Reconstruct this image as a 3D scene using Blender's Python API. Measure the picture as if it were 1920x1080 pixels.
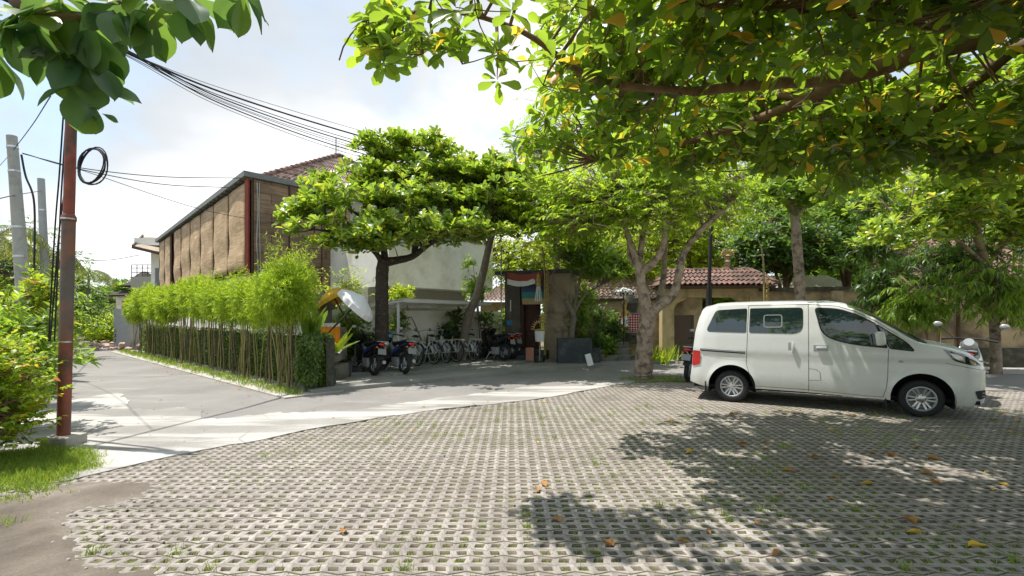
import bpy, bmesh, math, random
import numpy as np
from mathutils import Vector, Matrix
S = bpy.context.scene
for o in list(bpy.data.objects): bpy.data.objects.remove(o)
COL = S.collection
PI = math.pi
R = math.radians
F = 890.0; HZ = 592.0; CH = 1.6
# ------------------------------------------------------------------ camera
cam = bpy.data.cameras.new('camera'); camo = bpy.data.objects.new('camera', cam); COL.objects.link(camo)
cam.sensor_width = 36; cam.lens = F / 1920 * 36; cam.shift_y = 52 / 1920
cam.clip_start = 0.05; cam.clip_end = 3000
camo.location = (0, 0, CH); camo.rotation_euler = (R(90), 0, 0)
S.camera = camo
# ------------------------------------------------------------------ light
SUN_H = Vector((-0.90, 0.20)).normalized(); SUN_EL = R(69)
S.view_settings.view_transform = 'Standard'; S.view_settings.look = 'None'
S.view_settings.exposure = 1.45; S.view_settings.gamma = 1
S.view_settings.use_curve_mapping = False
sl = bpy.data.lights.new('sun', 'SUN'); sl.energy = 2.4; sl.angle = R(0.6); sl.color = (1, 0.95, 0.88)
so = bpy.data.objects.new('sun', sl); COL.objects.link(so)
sd = Vector((SUN_H.x * math.cos(SUN_EL), SUN_H.y * math.cos(SUN_EL), math.sin(SUN_EL)))
so.rotation_euler = sd.to_track_quat('Z', 'Y').to_euler(); so.location = sd * 50
try:
    S.cycles.max_bounces = 10; S.cycles.transparent_max_bounces = 8
    S.cycles.diffuse_bounces = 6; S.cycles.transmission_bounces = 4; S.cycles.caustics_reflective = False
    S.cycles.caustics_refractive = False; S.cycles.sample_clamp_indirect = 10
except Exception: pass

class NT:
    def __init__(s, nt): s.t = nt; nt.nodes.clear()
    def n(s, typ, **kw):
        nd = s.t.nodes.new('ShaderNode' + typ)
        for k, v in kw.items():
            if k.startswith('_'):
                setattr(nd, k[1:], v)
            else:
                key = int(k[1:]) if (k[0] == 'i' and k[1:].isdigit()) else k.replace('__', ' ')
                if isinstance(v, tuple) and len(v) == 2 and hasattr(v[0], 'outputs'):
                    s.t.links.new(v[0].outputs[v[1]], nd.inputs[key])
                elif hasattr(v, 'outputs'):
                    s.t.links.new(v.outputs[0], nd.inputs[key])
                else:
                    nd.inputs[key].default_value = v
        return nd
    def ramp(s, fac, stops, interp='LINEAR'):
        nd = s.t.nodes.new('ShaderNodeValToRGB')
        if isinstance(fac, tuple): s.t.links.new(fac[0].outputs[fac[1]], nd.inputs[0])
        else: s.t.links.new(fac.outputs[0], nd.inputs[0])
        cr = nd.color_ramp; cr.interpolation = interp
        while len(cr.elements) < len(stops): cr.elements.new(0.5)
        for e, (p, c) in zip(cr.elements, stops):
            e.position = p; e.color = (c[0], c[1], c[2], 1) if not isinstance(c, (int, float)) else (c, c, c, 1)
        return nd
    def mix(s, fac, a, b, mode='MIX'):
        nd = s.t.nodes.new('ShaderNodeMix'); nd.data_type = 'RGBA'; nd.blend_type = mode
        for v, k in ((fac, 0), (a, 6), (b, 7)):
            if isinstance(v, tuple) and len(v) == 2 and hasattr(v[0], 'outputs'): s.t.links.new(v[0].outputs[v[1]], nd.inputs[k])
            elif hasattr(v, 'outputs'): s.t.links.new(v.outputs[2] if v.bl_idname == 'ShaderNodeMix' else v.outputs[0], nd.inputs[k])
            else: nd.inputs[k].default_value = v if k == 0 else (v[0], v[1], v[2], 1)
        return nd
def mo(nd): return (nd, 2)

w = bpy.data.worlds.new('World'); S.world = w; w.use_nodes = True
N = NT(w.node_tree)
sky = N.n('TexSky', _sky_type='NISHITA', _sun_disc=False, _sun_elevation=SUN_EL,
          _sun_rotation=math.atan2(SUN_H.x, SUN_H.y), _air_density=1.3, _dust_density=1.5, _ozone_density=1.0)
tc = N.n('TexCoord')
mp = N.n('Mapping', Vector=(tc, 0), Scale=(1.0, 1.0, 1.9), Location=(0.35, 0.1, 0.2))
n1 = N.n('TexNoise', Vector=mp, Scale=2.3, Detail=10.0, Roughness=0.56, Distortion=0.25)
n2 = N.n('TexNoise', Vector=mp, Scale=1.1, Detail=5.0, Roughness=0.5)
cov = N.ramp(n1, [(0.36, 0.0), (0.54, 1.0)])
shade = N.ramp(n2, [(0.34, (2.3, 2.65, 3.05)), (0.51, (3.3, 3.45, 3.6)), (0.66, (5.6, 5.6, 5.6))])
blue = N.mix(0.6, (sky, 0), (2.5, 3.3, 4.2))
skc = N.mix((cov, 0), mo(blue), (shade, 0))
bg = N.n('Background', Color=mo(skc), Strength=0.095)
wo = N.n('OutputWorld', Surface=bg)

# ------------------------------------------------------------------ geometry helpers
def W(px, py, Y): return Vector(((px - 960) / F * Y, Y, CH + (HZ - py) / F * Y))
def G(px, py, z=0.0):
    Y = F * (CH - z) / (py - HZ); return Vector(((px - 960) / F * Y, Y, z))
def tag(o, label=None, cat=None, group=None, kind=None):
    if label: o['label'] = label
    if cat: o['category'] = cat
    if group: o['group'] = group
    if kind: o['kind'] = kind
    return o
def empty(name, loc=(0, 0, 0), rz=0.0, label=None, cat=None, group=None):
    o = bpy.data.objects.new(name, None); COL.objects.link(o); o.location = loc; o.rotation_euler = (0, 0, rz)
    o.empty_display_size = 0.2
    return tag(o, label, cat, group)
def link(name, me, mat, parent=None, loc=None):
    o = bpy.data.objects.new(name, me)
    if mat is not None:
        for m in (mat if isinstance(mat, (list, tuple)) else [mat]): me.materials.append(m)
    COL.objects.link(o)
    if parent is not None: o.parent = parent
    if loc is not None: o.location = loc
    return o
def npmesh(name, V, Fc, mat, parent=None, smooth=False, mi=None):
    V = np.asarray(V, dtype=np.float32); Fc = np.asarray(Fc, dtype=np.int32)
    me = bpy.data.meshes.new(name); k = Fc.shape[1]; m = len(Fc)
    me.vertices.add(len(V)); me.vertices.foreach_set('co', V.ravel())
    me.loops.add(m * k); me.loops.foreach_set('vertex_index', Fc.ravel())
    me.polygons.add(m); me.polygons.foreach_set('loop_start', np.arange(0, m * k, k, dtype=np.int32))
    me.polygons.foreach_set('loop_total', np.full(m, k, dtype=np.int32))
    if smooth: me.polygons.foreach_set('use_smooth', np.ones(m, dtype=bool))
    if mi is not None: me.polygons.foreach_set('material_index', np.asarray(mi, dtype=np.int32))
    me.update(); me.validate()
    return link(name, me, mat, parent)
class MB:
    def __init__(s): s.v = []; s.f = []; s.m = []; s.cm = 0
    def add(s, vs, fs):
        b = len(s.v); s.v += [tuple(p) for p in vs]; s.f += [tuple(i + b for i in f) for f in fs]; s.m += [s.cm] * len(fs)
        return s
    def box(s, x0, x1, y0, y1, z0, z1, M=None):
        vs = [(x, y, z) for z in (z0, z1) for y in (y0, y1) for x in (x0, x1)]
        if M is not None: vs = [M @ Vector(p) for p in vs]
        return s.add(vs, [(0, 2, 3, 1), (4, 5, 7, 6), (0, 1, 5, 4), (2, 6, 7, 3), (0, 4, 6, 2), (1, 3, 7, 5)])
    def bbox(s, x0, x1, y0, y1, z0, z1, b=0.02, M=None):
        # box with chamfered edges
        bm = bmesh.new()
        bmesh.ops.create_cube(bm, size=1)
        for v in bm.verts: v.co = Vector(((x0 + x1) / 2 + v.co.x * (x1 - x0), (y0 + y1) / 2 + v.co.y * (y1 - y0), (z0 + z1) / 2 + v.co.z * (z1 - z0)))
        bmesh.ops.bevel(bm, geom=bm.edges[:], offset=b, segments=2, affect='EDGES', profile=0.6)
        bm.verts.index_update()
        vs = [(M @ v.co) if M is not None else v.co.copy() for v in bm.verts]
        fs = [tuple(v.index for v in f.verts) for f in bm.faces]; bm.free()
        return s.add(vs, fs)
    def beam(s, a, b, wd, ht, up=(0, 0, 1)):
        a = Vector(a); b = Vector(b); d = (b - a); L = d.length; d.normalize()
        u = Vector(up); sd_ = d.cross(u)
        if sd_.length < 1e-4: sd_ = d.cross(Vector((1, 0, 0)))
        sd_.normalize(); u = sd_.cross(d).normalized()
        vs = []
        for p in (a, b):
            for (i, j) in ((-1, -1), (1, -1), (1, 1), (-1, 1)): vs.append(p + sd_ * i * wd / 2 + u * j * ht / 2)
        return s.add(vs, [(3, 2, 1, 0), (4, 5, 6, 7), (0, 1, 5, 4), (1, 2, 6, 5), (2, 3, 7, 6), (3, 0, 4, 7)])
    def tube(s, pts, rad, n=8, caps=True, flat=1.0):
        pts = [Vector(p) for p in pts]; k = len(pts)
        if not isinstance(rad, (list, tuple)): rad = [rad] * k
        vs = []; fs = []; pu = None
        for i, p in enumerate(pts):
            t = (pts[min(i + 1, k - 1)] - pts[max(i - 1, 0)])
            if t.length < 1e-9: t = Vector((0, 0, 1))
            t.normalize()
            if pu is None:
                pu = t.cross(Vector((0, 0, 1)))
                if pu.length < 0.1: pu = t.cross(Vector((1, 0, 0)))
            pu = (pu - t * pu.dot(t))
            if pu.length < 1e-6: pu = t.orthogonal()
            pu.normalize(); q = t.cross(pu)
            for j in range(n):
                a = 2 * PI * j / n
                vs.append(p + (pu * math.cos(a) + q * math.sin(a) * flat) * rad[i])
        for i in range(k - 1):
            for j in range(n):
                fs.append((i * n + j, i * n + (j + 1) % n, (i + 1) * n + (j + 1) % n, (i + 1) * n + j))
        if caps: fs.append(tuple(range(n - 1, -1, -1))); fs.append(tuple((k - 1) * n + j for j in range(n)))
        return s.add(vs, fs)
    def lathe(s, prof, n=24, M=None, closed=False):
        vs = []; fs = []; k = len(prof)
        for (r, z) in prof:
            for j in range(n):
                a = 2 * PI * j / n; vs.append(Vector((r * math.cos(a), r * math.sin(a), z)))
        if M is not None: vs = [M @ v for v in vs]
        for i in range(k - 1 + (1 if closed else 0)):
            i2 = (i + 1) % k
            for j in range(n): fs.append((i * n + j, i * n + (j + 1) % n, i2 * n + (j + 1) % n, i2 * n + j))
        return s.add(vs, fs)
    def prism(s, poly, z0, z1, M=None):
        n = len(poly); vs = [Vector((p[0], p[1], z0)) for p in poly] + [Vector((p[0], p[1], z1)) for p in poly]
        if M is not None: vs = [M @ v for v in vs]
        fs = [tuple(range(n - 1, -1, -1)), tuple(range(n, 2 * n))] + [(i, (i + 1) % n, n + (i + 1) % n, n + i) for i in range(n)]
        return s.add(vs, fs)
    def ell(s, c, r, n=12, m=8, M=None):
        vs = []; fs = []
        for i in range(m + 1):
            t = PI * i / m
            for j in range(n):
                a = 2 * PI * j / n
                vs.append(Vector((c[0] + r[0] * math.sin(t) * math.cos(a), c[1] + r[1] * math.sin(t) * math.sin(a), c[2] + r[2] * math.cos(t))))
        if M is not None: vs = [M @ v for v in vs]
        for i in range(m):
            for j in range(n): fs.append((i * n + j, (i + 1) * n + j, (i + 1) * n + (j + 1) % n, i * n + (j + 1) % n))
        return s.add(vs, fs)
    def grid(s, rows):
        # rows: list of equal-length lists of points
        nr = len(rows); nc = len(rows[0]); vs = [p for r in rows for p in r]
        return s.add(vs, [(i * nc + j, i * nc + j + 1, (i + 1) * nc + j + 1, (i + 1) * nc + j) for i in range(nr - 1) for j in range(nc - 1)])
    def build(s, name, mat, parent=None, smooth=False, loc=None, ang=None):
        me = bpy.data.meshes.new(name); me.from_pydata(s.v, [], s.f)
        if isinstance(mat, (list, tuple)): me.polygons.foreach_set('material_index', s.m)
        bm = bmesh.new(); bm.from_mesh(me)
        bmesh.ops.remove_doubles(bm, verts=bm.verts, dist=1e-5)
        bmesh.ops.recalc_face_normals(bm, faces=bm.faces); bm.to_mesh(me); bm.free()
        if smooth:
            me.polygons.foreach_set('use_smooth', [True] * len(me.polygons))
            try: me.set_sharp_from_angle(angle=R(ang or 40))
            except Exception: pass
        me.update()
        return link(name, me, mat, parent, loc)
def copy_tree(o, parent=None):
    c = o.copy(); COL.objects.link(c); c.parent = parent
    for ch in o.children: copy_tree(ch, c)
    return c
def frameM(o, ax, up=(0, 0, 1)):
    """matrix: local x along ax, origin o"""
    x = Vector(ax).normalized(); z = Vector(up); y = z.cross(x).normalized(); z = x.cross(y)
    M = Matrix.Identity(4)
    for i in range(3): M[i][0] = x[i]; M[i][1] = y[i]; M[i][2] = z[i]; M[i][3] = o[i]
    return M

# ------------------------------------------------------------------ materials
def newmat(name):
    m = bpy.data.materials.new(name); m.use_nodes = True; return m, NT(m.node_tree)
def simple(name, col, rough=0.6, metal=0.0, var=0.12, scale=6.0, bump=0.0, bscale=40.0, spec=0.5, coat=0.0, dirt=None, dscale=1.5, dlo=0.5, dhi=0.68):
    m, N = newmat(name)
    t = N.n('TexCoord')
    nz = N.n('TexNoise', Vector=(t, 3), Scale=scale, Detail=6.0, Roughness=0.6)
    lo = tuple(c * (1 - var) for c in col); hi = tuple(min(1, c * (1 + var)) for c in col)
    c = N.ramp(nz, [(0.3, lo), (0.7, hi)]); out = (c, 0)
    if dirt:
        d = N.n('TexNoise', Vector=(t, 3), Scale=dscale, Detail=8.0, Roughness=0.65)
        dr = N.ramp(d, [(dlo, 0.0), (dhi, 1.0)])
        out = mo(N.mix((dr, 0), out, dirt))
    kw = {'Base__Color': out, 'Roughness': rough, 'Metallic': metal, 'Specular__IOR__Level': spec, 'Coat__Weight': coat}
    if bump:
        b = N.n('TexNoise', Vector=(t, 3), Scale=bscale, Detail=6.0, Roughness=0.6)
        kw['Normal'] = N.n('Bump', Strength=bump, Distance=0.02, Height=b)
    p = N.n('BsdfPrincipled', **kw); N.n('OutputMaterial', Surface=p)
    return m
def leafmat(name, stops, trans, tw=0.45, rough=0.42, spec=0.45):
    m, N = newmat(name)
    g = N.n('NewGeometry')
    rp = N.ramp((g, 'Random Per Island'), stops)
    br_ = N.mix(1.0, (rp, 0), (3.2, 3.0, 2.0), 'MULTIPLY'); tr = N.mix(0.6, mo(br_), trans, 'MIX')
    p = N.n('BsdfPrincipled', Base__Color=(rp, 0), Roughness=rough, Specular__IOR__Level=spec)
    tl = N.n('BsdfTranslucent', Color=mo(tr))
    mx = N.n('MixShader', Fac=tw); N.t.links.new(p.outputs[0], mx.inputs[1]); N.t.links.new(tl.outputs[0], mx.inputs[2])
    N.n('OutputMaterial', Surface=mx)
    return m
# ------------------------------------------------------------------ foliage generators
rng = np.random.default_rng(7)
def unit(v): return v / np.maximum(np.linalg.norm(v, axis=-1, keepdims=True), 1e-9)
def tmpl(kind):
    if kind == 'ob':
        ts = [0, .34, .64, .86, 1.0]; ws = [.035, .24, .48, .44, .07]
        v = []
        for t, w_ in zip(ts, ws):
            dz = -0.22 * t * t + 0.05 * t
            v += [(t, -w_, dz + 0.12 * w_), (t, 0, dz - 0.02), (t, w_, dz + 0.12 * w_)]
        f = []
        for i in range(4):
            a = 3 * i; f += [(a, a + 1, a + 4, a + 3), (a + 1, a + 2, a + 5, a + 4)]
        return np.array(v), np.array(f)
    if kind == 'obh':
        ts = np.linspace(0, 1, 12); v = []
        for t in ts:
            w_ = .5 * math.sin(PI * min(1, t ** 1.45)) ** .75 if 0 < t < 1 else .02
            if t <= .12: w_ = .05 + t * .3
            dz = -.22 * t * t + .05 * t
            for q_ in (-1, -.5, 0, .5, 1): v.append((t - (.02 * abs(q_) if t > .9 else 0), w_ * q_, dz + .13 * w_ * abs(q_) - (.012 if q_ == 0 else 0) + .012 * math.sin(t * 14) * abs(q_)))
        f = [(i * 5 + j, i * 5 + j + 1, i * 5 + j + 6, i * 5 + j + 5) for i in range(11) for j in range(4)]
        return np.array(v), np.array(f)
    if kind == 'ob2':   # lighter obovate leaf
        v = [(0, 0, 0), (.5, -.36, .04), (.52, 0, -.03), (.5, .36, .04), (.86, -.4, -.06), (.9, 0, -.13), (.86, .4, -.06), (1.0, 0, -.18)]
        f = [(0, 0, 2, 1), (0, 3, 2, 2), (1, 2, 5, 4), (2, 3, 6, 5)]
        v = [(0, -.02, 0), (0, .02, 0), (.5, -.36, .05), (.5, 0, -.02), (.5, .36, .05), (.88, -.4, -.05), (.9, 0, -.12), (.88, .4, -.05), (1.0, -.06, -.18), (1.0, .06, -.18)]
        f = [(0, 3, 2, 2), (0, 1, 3, 3), (1, 4, 3, 3), (2, 3, 6, 5), (3, 4, 7, 6), (5, 6, 8, 8), (6, 9, 8, 8), (6, 7, 9, 9)]
        # as triangles
        tri = [(0, 3, 2), (0, 1, 3), (1, 4, 3), (2, 3, 6), (2, 6, 5), (3, 4, 7), (3, 7, 6), (5, 6, 8), (6, 9, 8), (6, 7, 9)]
        return np.array(v), np.array(tri)
    if kind == 'ov':
        v = [(0, 0, 0), (.45, -.5, .05), (1, 0, -.14), (.45, .5, .05), (.5, 0, -.03)]
        return np.array(v), np.array([(0, 4, 1), (1, 4, 2), (0, 3, 4), (4, 3, 2)])
    if kind == 'lance':
        v = [(0, 0, 0), (.3, -.5, 0.0), (.3, .5, 0.0), (.7, -.32, -.1), (.7, .32, -.1), (1, 0, -.28)]
        return np.array(v), np.array([(0, 2, 1), (1, 2, 4), (1, 4, 3), (3, 4, 5)])
    if kind == 'blade':
        v = [(0, -.5, 0), (0, .5, 0), (.5, -.45, .02), (.5, .45, .02), (.85, -.25, .0), (.85, .25, .0), (1, 0, -.02)]
        return np.array(v), np.array([(0, 1, 3), (0, 3, 2), (2, 3, 5), (2, 5, 4), (4, 5, 6)])
def leaves(P, D, Nn, L, wf, kind):
    """P base, D dir, Nn approx normal; L length (n,), wf width factor (n,) ; returns V, Fc"""
    tv, tf = tmpl(kind); n = len(P)
    D = unit(D); Sd = unit(np.cross(Nn, D)); Nn = np.cross(D, Sd)
    L = np.broadcast_to(L, (n,)); wf = np.broadcast_to(wf, (n,))
    V = (P[:, None, :] + D[:, None, :] * (tv[None, :, 0:1] * L[:, None, None])
         + Sd[:, None, :] * (tv[None, :, 1:2] * (L * wf)[:, None, None])
         + Nn[:, None, :] * (tv[None, :, 2:3] * L[:, None, None]))
    Fc = tf[None, :, :] + (np.arange(n) * len(tv))[:, None, None]
    return V.reshape(-1, 3), Fc.reshape(-1, tf.shape[1])
def rosettes(P, A, nl, tilt, L, wf, kind, jit=0.25, r=rng):
    n = len(P); A = unit(A + r.normal(0, jit, (n, 3)))
    ref = np.where(np.abs(A[:, 2:3]) > 0.9, np.array([[1., 0, 0]]), np.array([[0, 0, 1.]]))
    U = unit(np.cross(A, ref)); Vv = np.cross(A, U)
    PP = np.repeat(P, nl, 0); AA = np.repeat(A, nl, 0); UU = np.repeat(U, nl, 0); VV = np.repeat(Vv, nl, 0)
    ph = (np.tile(np.arange(nl), n) * 2.399 + np.repeat(r.uniform(0, 6.28, n), nl) + r.normal(0, .25, n * nl))[:, None]
    tl = (r.uniform(tilt[0], tilt[1], n * nl))[:, None]
    rad = UU * np.cos(ph) + VV * np.sin(ph)
    D = AA * np.cos(tl) + rad * np.sin(tl)
    Nn = AA * np.sin(tl) - rad * np.cos(tl) + r.normal(0, .2, (n * nl, 3))
    LL = r.uniform(L[0], L[1], n * nl)
    wfv = wf * r.uniform(.85, 1.15, n * nl)
    return leaves(PP + D * 0.02 + AA * r.uniform(-.05, .02, (n * nl, 1)), D, Nn, LL, wfv, kind)
def sprays(P, D, nl, L, wf, kind, slen=0.4, droop=0.3, ang=0.9, r=rng):
    """short twigs with leaves along both sides"""
    n = len(P); D = unit(D); k = np.tile(np.arange(nl), n)
    PP = np.repeat(P, nl, 0); DD = np.repeat(D, nl, 0)
    t = ((k + .5) / nl)[:, None]
    sl_ = np.repeat(r.uniform(.7, 1.2, n) * slen, nl)[:, None]
    pos = PP + DD * t * sl_ + np.array([[0, 0, -1.]]) * droop * (t * sl_) ** 2
    sgn = np.where(k % 2 == 0, 1., -1.)[:, None]
    Sd = unit(np.cross(DD, np.array([[0, 0, 1.]])) + 1e-3)
    a = r.normal(ang, .25, (n * nl, 1))
    LD = DD * np.cos(a) + Sd * sgn * np.sin(a) + np.array([[0, 0, -1.]]) * r.uniform(0, droop * 1.6, (n * nl, 1)) + r.normal(0, .1, (n * nl, 3))
    Nn = np.array([[0, 0, 1.]]) + r.normal(0, .35, (n * nl, 3))
    return leaves(pos, LD, Nn, r.uniform(L[0], L[1], n * nl), wf * r.uniform(.8, 1.2, n * nl), kind)
def twigs(A, B, r0, r1, sag=0.0, sides=4, r=rng):
    """many thin curved twigs as one mesh array"""
    n = len(A)
    if n == 0: return np.zeros((0, 3)), np.zeros((0, 4), int)
    d = B - A; L = np.linalg.norm(d, axis=1, keepdims=True); u = unit(d)
    ref = np.where(np.abs(u[:, 2:3]) > .9, np.array([[1., 0, 0]]), np.array([[0, 0, 1.]]))
    s = unit(np.cross(u, ref)); q = np.cross(u, s)
    off = s * r.normal(0, .08, (n, 1)) * L + np.array([[0, 0, -1.]]) * sag * L
    st = [0, .33, .66, 1.0]; V = []
    for i, t in enumerate(st):
        c = A + d * t + off * math.sin(PI * t)
        rr = np.broadcast_to(np.asarray(r0), (n,))[:, None] * (1 - t) + np.broadcast_to(np.asarray(r1), (n,))[:, None] * t
        for j in range(sides):
            a = 2 * PI * j / sides
            V.append(c + (s * math.cos(a) + q * math.sin(a)) * rr)
    V = np.stack(V, 1); nv = V.shape[1]; f = []
    for i in range(3):
        for j in range(sides): f.append((i * sides + j, i * sides + (j + 1) % sides, (i + 1) * sides + (j + 1) % sides, (i + 1) * sides + j))
    Fc = np.array(f)[None] + (np.arange(n) * nv)[:, None, None]
    return V.reshape(-1, 3), Fc.reshape(-1, 4)
def cat(parts):
    Vs = []; Fs = []; b = 0
    for V, Fc in parts:
        Vs.append(V); Fs.append(Fc + b); b += len(V)
    return np.concatenate(Vs), np.concatenate(Fs)
def resample(pts, n):
    pts = np.array([tuple(p) for p in pts], float)
    # catmull-rom style smooth curve
    P = np.vstack([2 * pts[0] - pts[1], pts, 2 * pts[-1] - pts[-2]])
    out = []; k = len(pts) - 1
    for i in range(n):
        t = i / (n - 1) * k; j = min(int(t), k - 1); u = t - j
        p0, p1, p2, p3 = P[j], P[j + 1], P[j + 2], P[j + 3]
        out.append(0.5 * ((2 * p1) + (-p0 + p2) * u + (2 * p0 - 5 * p1 + 4 * p2 - p3) * u * u + (-p0 + 3 * p1 - 3 * p2 + p3) * u ** 3))
    return np.array(out)
def limb(mb, pts, r0, r1, n=None, sides=9, knob=0.0, r=random.Random(3)):
    n = n or max(8, len(pts) * 5); c = resample(pts, n)
    rad = [(r0 * (1 - i / (n - 1)) + r1 * i / (n - 1)) * (1 + knob * r.uniform(-1, 1)) for i in range(n)]
    mb.tube([Vector(p) for p in c], rad, sides)
    return c
def in_ell(ells, K, shell=0.45, r=rng):
    w_ = np.array([e[3] * e[4] * e[5] for e in ells]) ; w_ = w_ ** .8; w_ /= w_.sum()
    idx = r.choice(len(ells), K, p=w_); E = np.array(ells)[idx]
    d = unit(r.normal(0, 1, (K, 3))); rad = r.uniform(0, 1, (K, 1)) ** shell
    return E[:, :3] + d * rad * E[:, 3:6]
def attach(C, nodes, rr, r0, r1, sag):
    d = ((C[:, None, :] - nodes[None]) ** 2).sum(-1); j = d.argmin(1)
    return twigs(nodes[j], C, np.minimum(r0, rr[j]), r1, sag)
def tree(name, label, trunk, limbs, ells, K, cr, ntip, leaf, bark, lmat, group=None, axis=(0, 0, 1), outw=0.5, flat=0.5, shell=0.45,
         twig=0.012, tiptwig=True, cat_='tree', filt=None, seed=1, knob=0.04):
    """trunk=(pts,r0,r1); limbs=[(pts,r0,r1)]; leaf=dict(mode,...)"""
    r = np.random.default_rng(seed); rnd = random.Random(seed)
    base = Vector(trunk[0][0]); e = empty(name, base, 0, label, cat_, group)
    off = np.array(base)
    mb = MB(); nodes = []; nr = []
    c = limb(mb, [Vector(p) - base for p in trunk[0]], trunk[1], trunk[2], n=max(14, 6 * len(trunk[0])), sides=14, knob=knob, r=rnd); nodes.append(c); nr.append(np.full(len(c), trunk[2]))
    mb.build('trunk', bark, e, smooth=True, ang=80)
    if limbs:
        for (p, a, b) in limbs:
            mb = MB()
            c = limb(mb, [Vector(q) - base for q in p], a, b, sides=9, knob=knob, r=rnd); nodes.append(c); nr.append(np.linspace(a, b, len(c)))
            mb.build('limb', bark, e, smooth=True, ang=80)
    nodes = np.concatenate(nodes); nr = np.concatenate(nr)
    C = in_ell(ells, K, shell, r) - off
    if filt is not None: C = C[[filt(Vector(q) + base) for q in C]]
    parts = []
    sel = nodes[:, 2] > (nodes[:, 2].max() * 0.35)
    parts.append(attach(C, nodes[sel], nr[sel], twig * 1.8, twig * .8, 0.04))
    n = len(C)
    T = np.repeat(C, ntip, 0) + r.normal(0, 1, (n * ntip, 3)) * np.array([cr, cr, cr * flat])
    if filt is not None:
        keep = np.array([filt(Vector(q) + base) for q in T]); CC = np.repeat(C, ntip, 0)[keep]; T = T[keep]
    else: CC = np.repeat(C, ntip, 0)
    if tiptwig: parts.append(twigs(CC, T, twig * .7, twig * .35, 0.02, sides=3)[0:2] if False else twigs(CC, T, twig * .7, twig * .35, 0.02))
    V, Fc = cat(parts); npmesh('twigs', V, Fc, bark, e)
    ctr = np.array([[q[0], q[1], q[2]] for q in ells]).mean(0) - off
    A = unit(np.array([axis]) * 1.0 + outw * unit(T - CC + 1e-6) + outw * .5 * unit(T - ctr))
    if leaf['mode'] == 'ros':
        V, Fc = rosettes(T, A, leaf['n'], leaf['tilt'], leaf['L'], leaf['w'], leaf['kind'], r=r)
    else:
        D = unit(unit(T - CC + r.normal(0, .05, T.shape)) * np.array([1, 1, .5]) + np.array([[0, 0, leaf.get('up', 0.0)]]))
        V, Fc = sprays(T, D, leaf['n'], leaf['L'], leaf['w'], leaf['kind'], leaf['slen'], leaf['droop'], r=r)
    npmesh('crown', V, Fc, lmat, e)
    return e

# ------------------------------------------------------------------ palette
M = {}
M['ket'] = leafmat('broad_leaf', [(0, (.02, .05, .012)), (.3, (.05, .11, .016)), (.65, (.10, .18, .025)), (.925, (.19, .27, .03)), (.95, (.50, .24, .03)), (1, (.6, .3, .04))], (.50, .68, .05), .56, .36)
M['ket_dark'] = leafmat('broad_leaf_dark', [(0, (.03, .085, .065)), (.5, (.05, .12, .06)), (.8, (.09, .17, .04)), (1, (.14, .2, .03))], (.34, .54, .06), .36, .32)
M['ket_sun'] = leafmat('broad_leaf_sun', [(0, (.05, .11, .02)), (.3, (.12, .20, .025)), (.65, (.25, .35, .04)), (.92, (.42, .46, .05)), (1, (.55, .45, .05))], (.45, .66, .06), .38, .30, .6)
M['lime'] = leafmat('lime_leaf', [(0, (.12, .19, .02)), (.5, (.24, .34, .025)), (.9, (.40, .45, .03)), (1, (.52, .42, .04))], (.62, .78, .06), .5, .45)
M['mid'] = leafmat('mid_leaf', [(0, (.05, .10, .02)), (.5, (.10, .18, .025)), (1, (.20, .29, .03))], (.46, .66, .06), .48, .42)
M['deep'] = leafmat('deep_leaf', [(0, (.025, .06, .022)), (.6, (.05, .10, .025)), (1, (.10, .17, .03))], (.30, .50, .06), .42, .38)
M['fresh'] = leafmat('fresh_leaf', [(0, (.09, .17, .02)), (.5, (.18, .28, .025)), (1, (.33, .40, .03))], (.56, .74, .05), .5, .45)
M['bamboo'] = leafmat('bamboo_leaf', [(0, (.10, .17, .015)), (.5, (.20, .30, .02)), (1, (.36, .42, .03))], (.55, .74, .05), .45, .45)
M['bush'] = leafmat('bush_leaf', [(0, (.08, .15, .012)), (.55, (.18, .28, .02)), (.93, (.34, .38, .03)), (.965, (.55, .25, .04)), (1, (.6, .12, .06))], (.55, .72, .05), .45, .4)
M['hedge'] = leafmat('hedge_leaf', [(0, (.03, .07, .012)), (.6, (.07, .13, .02)), (1, (.15, .2, .03))], (.4, .55, .06), .35, .4)
M['palm'] = leafmat('palm_leaf', [(0, (.06, .11, .03)), (.6, (.12, .18, .04)), (1, (.3, .27, .08))], (.5, .55, .1), .4, .4)
M['grass'] = leafmat('grass_blade', [(0, (.07, .13, .02)), (.6, (.14, .22, .03)), (1, (.3, .32, .06))], (.45, .62, .06), .4, .5)
M['snake'] = leafmat('sword_leaf', [(0, (.04, .08, .03)), (.6, (.08, .13, .05)), (1, (.16, .2, .07))], (.2, .35, .06), .15, .4)
M['dryleaf'] = leafmat('dry_leaf', [(0, (.22, .10, .04)), (.5, (.38, .18, .06)), (1, (.5, .28, .05))], (.6, .3, .08), .2, .5)
M['yleaf'] = leafmat('yellow_leaf', [(0, (.6, .38, .05)), (1, (.7, .5, .06))], (.7, .5, .08), .2, .5)
M['bark'] = simple('bark_brown', (.17, .105, .07), .9, var=.35, scale=9, bump=.5, bscale=25)
M['bark_pale'] = simple('bark_pale', (.33, .26, .20), .9, var=.25, scale=7, bump=.9, bscale=14, dirt=(.12, .085, .06), dscale=5, dlo=.48, dhi=.62)
M['bark_dark'] = simple('bark_dark', (.055, .042, .034), .9, var=.4, scale=9, bump=.6, bscale=30, dirt=(.3, .27, .23), dscale=14, dlo=.62, dhi=.68)
M['bark_grey'] = simple('bark_grey', (.2, .17, .14), .9, var=.25, scale=8, bump=.5, bscale=30)
M['white_wall'] = simple('white_render', (.80, .79, .74), .9, var=.04, scale=3, bump=.08, dirt=(.55, .52, .45), dscale=1.2, dlo=.5, dhi=.75)
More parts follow.
